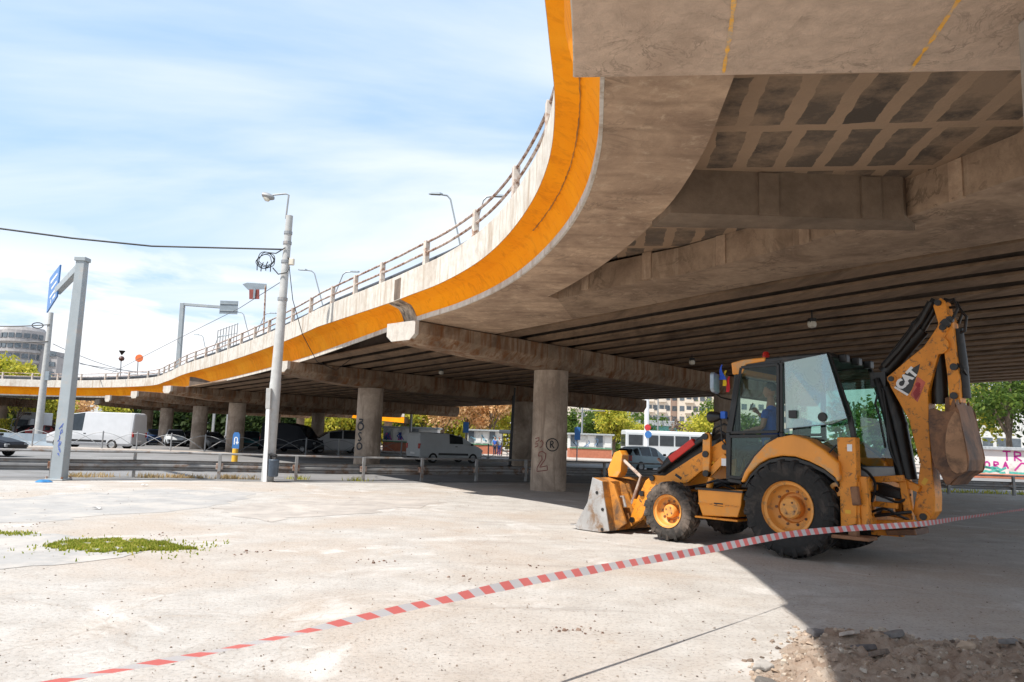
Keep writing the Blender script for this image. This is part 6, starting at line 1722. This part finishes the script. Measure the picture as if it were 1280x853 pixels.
# rounded grey tower at the far left
tw = atd(2, 460, 210); o = empty('apartment_tower', (tw.x, 210, 0), 0, 'grey apartment tower with a rounded corner above the deck at the far left', 'apartment tower')
zt = atd(20, 406, 210).z; rr = 5.6
mb = MB(); mb.lathe([(0, 0), (rr, 0), (rr, zt - 1), (rr - .6, zt), (0, zt)], (0, 8, 0), (0, 0, 1), 28); mb.box((-8, 10, (zt - 1) / 2), (14, 12, zt - 1)); mb.build('wall', gr_, o)
e1 = atd(49, 440, 214); zt2 = atd(45, 443, 214).z
mb = MB(); mb.box((6.0, 12, (zt - 6) / 2), (2.4, 10, zt - 6)); mb.box((8.7, 13, zt2 / 2), (3.2, 10, zt2)); mb.build('side_wing', gr_, o)
for r in range(7):
    z = zt - 3.2 - 2.9 * r
    mb = MB(); mb.lathe([(rr, -.15), (rr + .5, -.15), (rr + .5, .55), (rr, .55)], (0, 8, z - 1.0), (0, 0, 1), 28); mb.build('balcony_ring', gr_, o)
    for k in range(9):
        a = PI * 1.0 + PI * (k + .5) / 9; mb = MB(); mb.box((rr * math.cos(a) * 1.0, 8 + rr * math.sin(a), z + .6), (.3, 1.5, 1.3), rz=a); mb.build('window', M['winglass'], o)
    mb = MB(); mb.box((8.7, 7.9, z - 4), (2.2, .4, 1.3)); mb.build('window', M['winglass'], o)

# second ramp beyond
rp = empty('distant_ramp', (-11, 92, 0), 0, 'distant ramp with an orange edge seen between the columns', 'ramp')
mb = MB(); mb.slab([(-34, 98, 4.6), (-12.5, 91, 3.2), (-12.5, 97, 3.2), (-34, 104, 4.6)], [(-34, 98, 5.3), (-12.5, 91, 3.9), (-12.5, 97, 3.9), (-34, 104, 5.3)]); mb.build('deck', M['slab'], rp, world=True)
mb = MB(); mb.slab([(-34, 97.9, 4.6), (-12.5, 90.9, 3.2), (-12.5, 90.99, 3.2), (-34, 97.99, 4.6)], [(-34, 97.9, 5.3), (-12.5, 90.9, 3.9), (-12.5, 90.99, 3.9), (-34, 97.99, 5.3)]); mb.build('orange_edge', M['orange_f'], rp, world=True)
mb = MB(); mb.tube([(-34, 97.95, 6.1), (-12.5, 90.95, 4.7)], .05, 6)
mb.build('rail', M['galv'], rp, world=True)
mb = MB(); mb.slab([(-34, 97.85, 5.3), (-12.5, 90.85, 3.9), (-12.5, 91.05, 3.9), (-34, 98.05, 5.3)], [(-34, 97.85, 5.7), (-12.5, 90.85, 4.3), (-12.5, 91.05, 4.3), (-34, 98.05, 5.7)]); mb.build('parapet', M['white'], rp, world=True)
for x, y, z in ((-27, 99, 4.2), (-15, 95, 3.5)):
    mb = MB(); mb.lathe([(0, 0), (.5, 0), (.5, z), (0, z)], (x, y, 0), (0, 0, 1), 14); mb.build('column', M['column'], rp, world=True)

# ================================================================ trees
def tree(name, loc, h, rad, mat, label, n=1600, leaf=.28, trunk=.35, base=.35, seed=1, squash=1.0, K=26, group=None):
    rnd = random.Random(seed); o = empty(name, loc, 0, label, 'tree', group)
    cz = h * (base + 1) / 2; rz_ = h * (1 - base) / 2
    cl = []
    while len(cl) < K:
        v = Vector((rnd.uniform(-1, 1), rnd.uniform(-1, 1), rnd.uniform(-1, 1)))
        if .25 < v.length < 1: cl.append(Vector((v.x * rad * .85, v.y * rad * .85, cz + v.z * rz_ * .88)))
    mb = MB(); top = h * (base + .35)
    mb.tube([(0, 0, -.1), (rnd.uniform(-.1, .1), 0, h * .2), (rnd.uniform(-.2, .2), rnd.uniform(-.2, .2), top * .7), (rnd.uniform(-.3, .3), 0, top)], [trunk, trunk * .75, trunk * .5, trunk * .22], 8)
    for c in cl[:12]:
        s0_ = Vector((0, 0, h * rnd.uniform(base * .6, base + .2))); m_ = s0_.lerp(c, .5) + Vector((0, 0, .3)); mb.tube([s0_, m_, c], [trunk * .32, trunk * .2, trunk * .06], 5)
    mb.build('trunk', M['bark'], o, smooth=True)
    mb = MB(); per = n // K
    for c in cl:
        cr_ = rad * rnd.uniform(.28, .5)
        for _ in range(per):
            v = Vector((rnd.gauss(0, 1), rnd.gauss(0, 1), rnd.gauss(0, .8))); v = v.normalized() * cr_ * rnd.random() ** .45
            p = c + v; a = Vector((rnd.gauss(0, 1), rnd.gauss(0, 1), rnd.gauss(0, 1))).normalized(); b = a.orthogonal().normalized(); b = Matrix.Rotation(rnd.uniform(0, 6.28), 3, a) @ b; c2 = a.cross(b)
            s_ = leaf * rnd.uniform(.6, 1.3)
            mb.add([p - b * s_, p + c2 * s_ * .5, p + b * s_, p - c2 * s_ * .5], [(0, 1, 2, 3)])
    mb.build('crown', M[mat], o)
    return o


TG = 'roadside trees'
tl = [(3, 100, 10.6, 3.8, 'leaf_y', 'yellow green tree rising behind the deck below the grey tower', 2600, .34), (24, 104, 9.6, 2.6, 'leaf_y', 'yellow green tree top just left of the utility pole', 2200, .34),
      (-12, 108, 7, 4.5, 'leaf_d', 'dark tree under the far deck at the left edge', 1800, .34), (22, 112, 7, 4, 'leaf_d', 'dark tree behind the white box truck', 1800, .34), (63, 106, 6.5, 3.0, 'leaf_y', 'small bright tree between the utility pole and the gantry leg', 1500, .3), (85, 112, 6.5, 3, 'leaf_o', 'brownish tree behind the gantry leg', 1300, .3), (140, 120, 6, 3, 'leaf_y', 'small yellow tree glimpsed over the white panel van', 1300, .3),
      (505, 100, 9, 4.2, 'leaf_g', 'green tree behind the graffitied pavilion', 2200, .30), (530, 96, 9.5, 3.6, 'leaf_y', 'greenish yellow tree left of the autumn trees', 2200, .28), (553, 94, 9.5, 3.8, 'leaf_o', 'large pale orange autumn tree above the silver van', 3200, .24), (583, 100, 9, 3.8, 'leaf_o', 'rusty autumn tree behind the blue sign', 2800, .24), (612, 96, 9, 3.2, 'leaf_o', 'autumn tree right above the standing people', 2600, .24), (600, 104, 8, 3.5, 'leaf_y', 'yellow tree behind the autumn trees', 1800, .28), (640, 99, 9, 3.2, 'leaf_y', 'yellowing tree behind the bus shelter', 1800, .26), (470, 108, 9, 4, 'leaf_y', 'yellow tree between the two columns on the left', 1500, .3), (420, 115, 8, 4, 'leaf_y', 'yellow hedge like tree behind the minibus', 1300, .3),
      (731, 92, 6.0, 3.0, 'leaf_g', 'green tree right of the near column', 2200, .24), (768, 84, 6.6, 2.3, 'leaf_y', 'full yellow green tree above the light blue car', 3600, .20), (788, 98, 5.2, 2.2, 'leaf_y', 'small yellow tree right behind the full one', 1600, .22), (812, 120, 7.0, 3.2, 'leaf_g', 'dark green tree behind the teal hall', 1500, .3), (852, 104, 5.8, 2.2, 'leaf_b', 'sparse brownish tree in front of the pink stair tower', 900, .22), (882, 98, 6.0, 2.8, 'leaf_y', 'yellow green tree left of the loader mirror', 2200, .22), (893, 130, 10, 3.6, 'leaf_g', 'dark round tree behind the loader mirror', 1500, .3), (930, 100, 6.0, 3.0, 'leaf_g', 'green tree seen through the cab glass', 1500, .26),
      (1110, 84, 8, 4.0, 'leaf_g', 'green tree between the cab and the folded arm', 1900, .28)]
for i, (px, Yd, h, rad, mt, lab, n_, lf) in enumerate(tl):
    p = atd(px, 560, Yd); tree('tree', (p.x, Yd, 0), h, rad, mt, lab, n_, lf, .22, .28, 40 + i, group=TG)
for i, (px, Yd, h, rad, mt, lab, n_, lf, tr_) in enumerate([(1262, 66, 11, 4.6, 'leaf_g', 'tall tree with a thick forked trunk behind the graffiti wall', 3600, .22, .34), (1215, 72, 9, 3.8, 'leaf_y', 'light green tree just right of the digging bucket', 2600, .22, .25), (1310, 70, 10, 4.2, 'leaf_d', 'dark tree at the right edge behind the wall', 2400, .24, .25)]):
    p = atd(px, 560, Yd); tree('tree', (p.x, Yd, 0), h, rad, mt, lab, n_, lf, tr_, .34, 90 + i, group=TG)
bt = atd(17, 545, 84); o = empty('bare_tree', (bt.x, 84, 0), 0, 'thin bare tree beside the white box truck', 'tree')
mb = MB(); rb_ = random.Random(8)
mb.tube([(0, 0, 0), (.2, 0, 2.0), (.3, 0, 3.0)], [.1, .08, .05], 6)
for k in range(9): a = rb_.uniform(0, 6.28); mb.tube([(.2, 0, 1.7 + .12 * k), (.2 + .6 * math.cos(a), .6 * math.sin(a), 2.5 + .15 * k), (.2 + 1.2 * math.cos(a), 1.2 * math.sin(a), 3.0 + .15 * k)], [.04, .025, .01], 5)
mb.build('trunk', simple('bare_bark', (.26, .20, .17), .9), o)
mb = MB()
for _ in range(350):
    a = rb_.uniform(0, 6.28); r = rb_.random() ** .5 * 1.3; p = Vector((.2 + r * math.cos(a), r * math.sin(a), rb_.uniform(2.3, 4.2))); mb.add([p, p + Vector((.12, 0, .05)), p + Vector((.05, .05, .15))], [(0, 1, 2)])
mb.build('crown', M['leaf_b'], o)
hp = atd(-60, 545, 80); hp2 = atd(26, 545, 82)
mb = MB(); rb_ = random.Random(12)
for _ in range(2600):
    p = Vector((rb_.uniform(hp.x, hp2.x), 80 + rb_.gauss(0, .4), rb_.uniform(0, 1.9))); s_ = .2; mb.add([p, p + Vector((rb_.uniform(-s_, s_), rb_.uniform(-s_, s_), s_)), p + Vector((rb_.uniform(-s_, s_), rb_.uniform(-s_, s_), 0))], [(0, 1, 2)])
tag(mb.build('hedge', M['leaf_y']), 'clipped green hedge left of the white box truck', 'hedge', kind='stuff')
# dark mass of trees closing the view under the deck
def wood(name, px0, px1, Yd, h, mat, label, n, seed, leaf=.5):
    rnd = random.Random(seed); a = atd(px0, 545, Yd).x; b = atd(px1, 545, Yd).x; mb = MB()
    for _ in range(n):
        x = rnd.uniform(a, b); hh = h * (.75 + .25 * math.sin(x * .35 + seed) * math.cos(x * .13)); p = Vector((x, Yd + rnd.uniform(-2, 2), hh * rnd.random() ** .7))
        v = Vector((rnd.gauss(0, 1), rnd.gauss(0, 1), rnd.gauss(0, 1))).normalized(); w_ = v.orthogonal().normalized(); u_ = v.cross(w_); s_ = leaf * rnd.uniform(.6, 1.3)
        mb.add([p - w_ * s_, p + u_ * s_ * .6, p + w_ * s_, p - u_ * s_ * .6], [(0, 1, 2, 3)])
    tag(mb.build(name, M[mat]), label, 'trees', None, 'stuff')


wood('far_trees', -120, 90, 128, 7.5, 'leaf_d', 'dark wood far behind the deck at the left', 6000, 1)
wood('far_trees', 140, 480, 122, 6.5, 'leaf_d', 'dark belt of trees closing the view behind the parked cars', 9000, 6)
wood('far_trees', 380, 660, 118, 8, 'leaf_y', 'continuous belt of yellowing trees far behind the pavilions', 7000, 2)
wood('far_trees', 700, 1010, 150, 6, 'leaf_g', 'green belt of shrubs at the foot of the cream apartment blocks', 6000, 3)
wood('far_trees', 1040, 1400, 110, 9, 'leaf_g', 'belt of green trees behind the white building at the right', 5000, 4)

# ================================================================ tape, rubble, debris
TPX = [(-60, 878, 2.83), (40, 858, 3.03), (150, 837, 3.26), (300, 808, 3.66), (480, 766, 4.28), (560, 749, 4.64), (640, 731, 5.07), (760, 709, 5.87), (880, 688, 6.99), (985, 668.5, 8.4), (1060, 661, 9.3), (1110, 658, 9.9), (1160, 654, 10.7), (1215, 646, 12.6), (1285, 636, 15.5), (1345, 626, 19)]
tp_ = crom([atd(a, b, Yd) for a, b, Yd in TPX], 24)
def tape_mat():
    m, nt, b = newmat('barrier_tape')
    uv = nt.nodes.new('ShaderNodeUVMap'); sp = nt.nodes.new('ShaderNodeSeparateXYZ'); nt.links.new(uv.outputs[0], sp.inputs[0])
    a = N(nt, 'ShaderNodeMath', operation='MULTIPLY_ADD'); nt.links.new(sp.outputs['Y'], a.inputs[0]); a.inputs[1].default_value = -.35; nt.links.new(sp.outputs['X'], a.inputs[2])
    f = N(nt, 'ShaderNodeMath', operation='FRACT'); nt.links.new(a.outputs[0], f.inputs[0])
    g_ = N(nt, 'ShaderNodeMath', operation='GREATER_THAN'); nt.links.new(f.outputs[0], g_.inputs[0]); g_.inputs[1].default_value = .5
    col = mixc(nt, g_.outputs[0], (.60, .59, .61), (.72, .17, .16)); nt.links.new(col, b.inputs['Base Color']); b.inputs['Roughness'].default_value = .35
    t = N(nt, 'ShaderNodeBsdfTranslucent'); nt.links.new(col, t.inputs['Color']); mx = N(nt, 'ShaderNodeMixShader'); mx.inputs[0].default_value = .3
    nt.links.new(b.outputs[0], mx.inputs[1]); nt.links.new(t.outputs[0], mx.inputs[2]); nt.links.new(mx.outputs[0], nt.nodes['Material Output'].inputs['Surface'])
    return m


vs = []; us = []; s = 0; rt = random.Random(3)
for i, p in enumerate(tp_):
    if i: s += (p - tp_[i - 1]).length
    x = s; tw_ = 1.02 - min(.92, max(0, (p.x + 1.2) * .30)) + .10 * math.sin(s * 1.7) + .07 * math.sin(s * 6.1) + .04 * math.sin(s * 14.3) + (.75 * min(1, (p.x - 6.2) / 1.5) if p.x > 6.2 else 0)
    w_ = .036; up = V(0, -math.sin(tw_) * w_, math.cos(tw_) * w_)
    vs += [p + up, p - up]; us.append(s / .185)
me = bpy.data.meshes.new('barrier_tape'); me.from_pydata(vs, [], [(2 * i, 2 * i + 1, 2 * i + 3, 2 * i + 2) for i in range(len(tp_) - 1)])
ul = me.uv_layers.new(name='UVMap')
for pl_ in me.polygons:
    pl_.use_smooth = True
    for li in pl_.loop_indices:
        vi = me.loops[li].vertex_index; ul.data[li].uv = (us[vi // 2], vi % 2)
me.materials.append(tape_mat()); o = bpy.data.objects.new('barrier_tape', me); COL.objects.link(o)
tag(o, 'red and white striped barrier tape sagging across the foreground past the loader', 'barrier tape')

# broken-up heap at the lower right
from mathutils import noise as mn
def heap_h(x, y):
    e = heap_in(x, y)
    if e <= 0: return -.06
    b = mn.fractal(Vector((x * 1.6, y * 1.6, 3.1)), .8, 2.1, 8) * .10 + abs(mn.noise(Vector((x * 6, y * 6, 0)))) * .07 + abs(mn.noise(Vector((x * 15, y * 15, 2)))) * .05 + .04
    return min(1, e / .35) * max(0.004, b + .05 * min(1, e)) - .01 * (1 - min(1, e / .3))


HB = [atz(*q_).xy for q_ in ((948, 875), (938, 845), (955, 815), (985, 797), (1010, 789), (1045, 795), (1090, 796), (1150, 803), (1210, 800), (1290, 806), (1380, 800))]
HB = HB + [Vector((9, 5.5)), Vector((7, 3.2)), Vector((2.2, 3.2))]


def heap_in(x, y):      # signed distance to the outline of the heap, ragged
    p = Vector((x, y)); ins = False; dm = 9
    for a, b in zip(HB, HB[1:] + HB[:1]):
        if (a.y > y) != (b.y > y) and x < (b.x - a.x) * (y - a.y) / (b.y - a.y) + a.x: ins = not ins
        d = b - a; t = max(0, min(1, (p - a).dot(d) / d.length_squared)); dm = min(dm, (p - a - d * t).length)
    return (dm if ins else -dm) + mn.noise(Vector((x * 2.5, y * 2.5, 7))) * .22


mb = MB(); nx, ny = 330, 210; vs = []
for j in range(ny + 1):
    for i in range(nx + 1):
        x = 1.3 + 7.2 * i / nx; y = 3.3 + 4.2 * j / ny; vs.append((x, y, heap_h(x, y)))
mb.add(vs, [(j * (nx + 1) + i, j * (nx + 1) + i + 1, (j + 1) * (nx + 1) + i + 1, (j + 1) * (nx + 1) + i) for j in range(ny) for i in range(nx) if max(vs[j * (nx + 1) + i][2], vs[j * (nx + 1) + i + 1][2], vs[(j + 1) * (nx + 1) + i + 1][2]) > -.05])
def dirt_mat():
    m, nt, b = newmat('broken_dirt'); v = coord(nt)
    col = ramp(nt, noise(nt, v, 3.2, 12, .72, .4), [(.26, (.15, .10, .07)), (.40, (.38, .27, .20)), (.56, (.50, .40, .32)), (.74, (.58, .52, .46))])
    nt.links.new(col, b.inputs['Base Color']); b.inputs['Roughness'].default_value = .97; bump(nt, b, noise(nt, v, 22, 12, .8), .9, .05); return m


M['dirt'] = dirt_mat()
tag(mb.build('rubble_heap', M['dirt'], smooth=True), 'broken up brown dirt and concrete rubble at the lower right', 'rubble', kind='stuff')
M['chips'] = None


def chips(name, spots, label, cat, cols, seed, flat=.6):
    rnd = random.Random(seed); mb = MB()
    for (x, y, z, s) in spots:
        k = rnd.randint(5, 7); a0 = rnd.uniform(0, 6.28); R = []
        tilt = Matrix.Rotation(rnd.uniform(-.5, .5), 3, 'X') @ Matrix.Rotation(rnd.uniform(-.5, .5), 3, 'Y')
        prof = [(s * rnd.uniform(.5, 1), 2 * PI * j / k + a0 + rnd.uniform(-.3, .3)) for j in range(k)]; hgt = s * flat * rnd.uniform(.5, 1.2)
        lo = [Vector((x, y, z)) + tilt @ Vector((r * math.cos(a), r * math.sin(a), -hgt * .4)) for r, a in prof]; hi = [Vector((x, y, z)) + tilt @ Vector((r * .72 * math.cos(a), r * .72 * math.sin(a), hgt * rnd.uniform(.45, .7))) for r, a in prof]
        mb.slab(lo, hi)
    m, nt, b = newmat(name + '_stone'); g_ = nt.nodes.new('ShaderNodeNewGeometry'); c = ramp(nt, g_.outputs['Random Per Island'], [(i / max(1, len(cols) - 1), c_) for i, c_ in enumerate(cols)])
    v = coord(nt); c = mixc(nt, .6, c, ramp(nt, noise(nt, v, 12, 8, .7), [(.3, (.6, .6, .6)), (.7, (1.2, 1.2, 1.2))]), 'MULTIPLY'); nt.links.new(c, b.inputs['Base Color']); b.inputs['Roughness'].default_value = .95; bump(nt, b, noise(nt, v, 40, 6), .5, .02)
    return tag(mb.build(name, m), label, cat, None, 'stuff')


rnd = random.Random(21); sp = []
while len(sp) < 6500:
    x, y = rnd.uniform(1.4, 7), rnd.uniform(3.6, 7.3)
    e = heap_in(x, y)
    if e > -.12 and rnd.random() < (1 if e > .05 else .35): sp.append((x, y, max(0, heap_h(x, y)) + .003, .006 + .038 * rnd.random() ** 4))
chips('rubble_stones', sp, 'loose stones and crumbs lying over the rubble heap', 'stones', [(.10, .075, .06), (.36, .27, .20), (.50, .44, .37), (.22, .16, .12), (.46, .36, .28)], 22)
for i, (px, py, s, cl_, lab) in enumerate([(1022, 797, .15, (.16, .15, .15), 'dark broken asphalt slab at the top left of the rubble heap'), (1062, 806, .11, (.40, .35, .31), 'pale concrete lump right of the top asphalt slab'), (1078, 815, .14, (.12, .11, .11), 'black asphalt piece in the middle of the rubble heap'), (1118, 805, .16, (.17, .16, .155), 'flat grey asphalt slab on the back edge of the rubble'), (952, 830, .12, (.33, .31, .29), 'flat grey stone lying alone left of the rubble heap'), (1208, 812, .13, (.46, .36, .27), 'sandy concrete lump on the right part of the rubble'), (1096, 833, .13, (.15, .12, .10), 'dark brown clod low in the rubble heap'), (965, 851, .16, (.13, .12, .11), 'dark slab at the bottom edge left of the rubble'), (1262, 812, .12, (.20, .19, .185), 'grey asphalt piece at the right end of the rubble')]):
    s *= .52; p = atz(px, py, z=.06); mb = MB(); k = 9; rr_ = random.Random(50 + i)
    pr = [(s * rr_.uniform(.5, 1.35), 2 * PI * j / k + rr_.uniform(-.3, .3)) for j in range(k)]
    tl_ = Matrix.Rotation(rr_.uniform(-.35, .35), 3, 'X') @ Matrix.Rotation(rr_.uniform(-.3, .3), 3, 'Y')
    zz = max(0.0, heap_h(p.x, p.y)) + .03
    lo = [Vector((p.x, p.y, zz)) + tl_ @ Vector((r * 1.2 * math.cos(a), r * math.sin(a), -s * .28)) for r, a in pr]; hi = [Vector((p.x, p.y, zz)) + tl_ @ Vector((r * 1.1 * math.cos(a), r * .9 * math.sin(a), s * rr_.uniform(.18, .3))) for r, a in pr]
    mb.slab(lo, hi); o = mb.build('rubble_chunk', simple('chunk_stone', cl_, .95, 0, .25, 9, .6), bev=.008); tag(o, lab, 'rubble chunk')
# debris scattered on the lot
sp = []; rnd = random.Random(31)
for _ in range(4200):
    px, py = rnd.uniform(-20, 1290), 612 + 245 * rnd.random() ** 1.6; p = atz(px, py); sp.append((p.x, p.y, .004, (.003 + .011 * rnd.random() ** 6) * (1 + p.y * .035)))
chips('scattered_grit', sp, 'small stones and grit scattered over the dusty lot', 'grit', [(.14, .11, .09), (.30, .24, .19), (.20, .16, .13), (.50, .45, .40)], 32, .5)
sp = []
for (px, py, n_, sx) in ((470, 702, 14, 16), (195, 671, 10, 8), (320, 690, 9, 16), (590, 724, 14, 22), (700, 788, 26, 26), (640, 708, 8, 30), (45, 658, 10, 18), (748, 708, 6, 6), (300, 690, 5, 10), (560, 662, 6, 60)):
    for _ in range(n_): p = atz(px + rnd.gauss(0, sx), py + rnd.gauss(0, 2.2)); sp.append((p.x, p.y, .004, .008 + .03 * rnd.random() ** 3))
chips('crumbled_clods', sp, 'dark brown clods crumbled on the lot near the grass patch and cracks', 'clods', [(.10, .055, .04), (.18, .11, .08), (.26, .19, .15)], 34, .7)
p = atz(55, 603); mb = MB(); mb.lathe([(0, .07), (.12, .06), (.2, .02), (.22, 0), (0, 0)], (p.x, p.y, .006), (0, 0, 1), 16); tag(mb.build('plastic_lid', simple('lid_blue', (.02, .16, .38), .4), smooth=True), 'crushed bright blue plastic lid at the foot of the gantry leg', 'lid')
rl_ = random.Random(5)
for (px, py, lab) in ((181, 608, 'white paper scrap on the asphalt near the second guardrail post'), (121, 637, 'small white scrap above the grass patch'), (550, 605, 'white scrap in the shade by the guardrail left of the near column')):
    p = atz(px, py); mb = MB(); q_ = []
    for j in range(3):
        for i in range(3): q_.append((p.x + .08 * (i - 1), p.y + .06 * (j - 1), .012 + rl_.uniform(0, .05)))
    mb.add(q_, [(0, 1, 4, 3), (1, 2, 5, 4), (3, 4, 7, 6), (4, 5, 8, 7)]); tag(mb.build('paper_scrap', M['signwhite']), lab, 'litter')
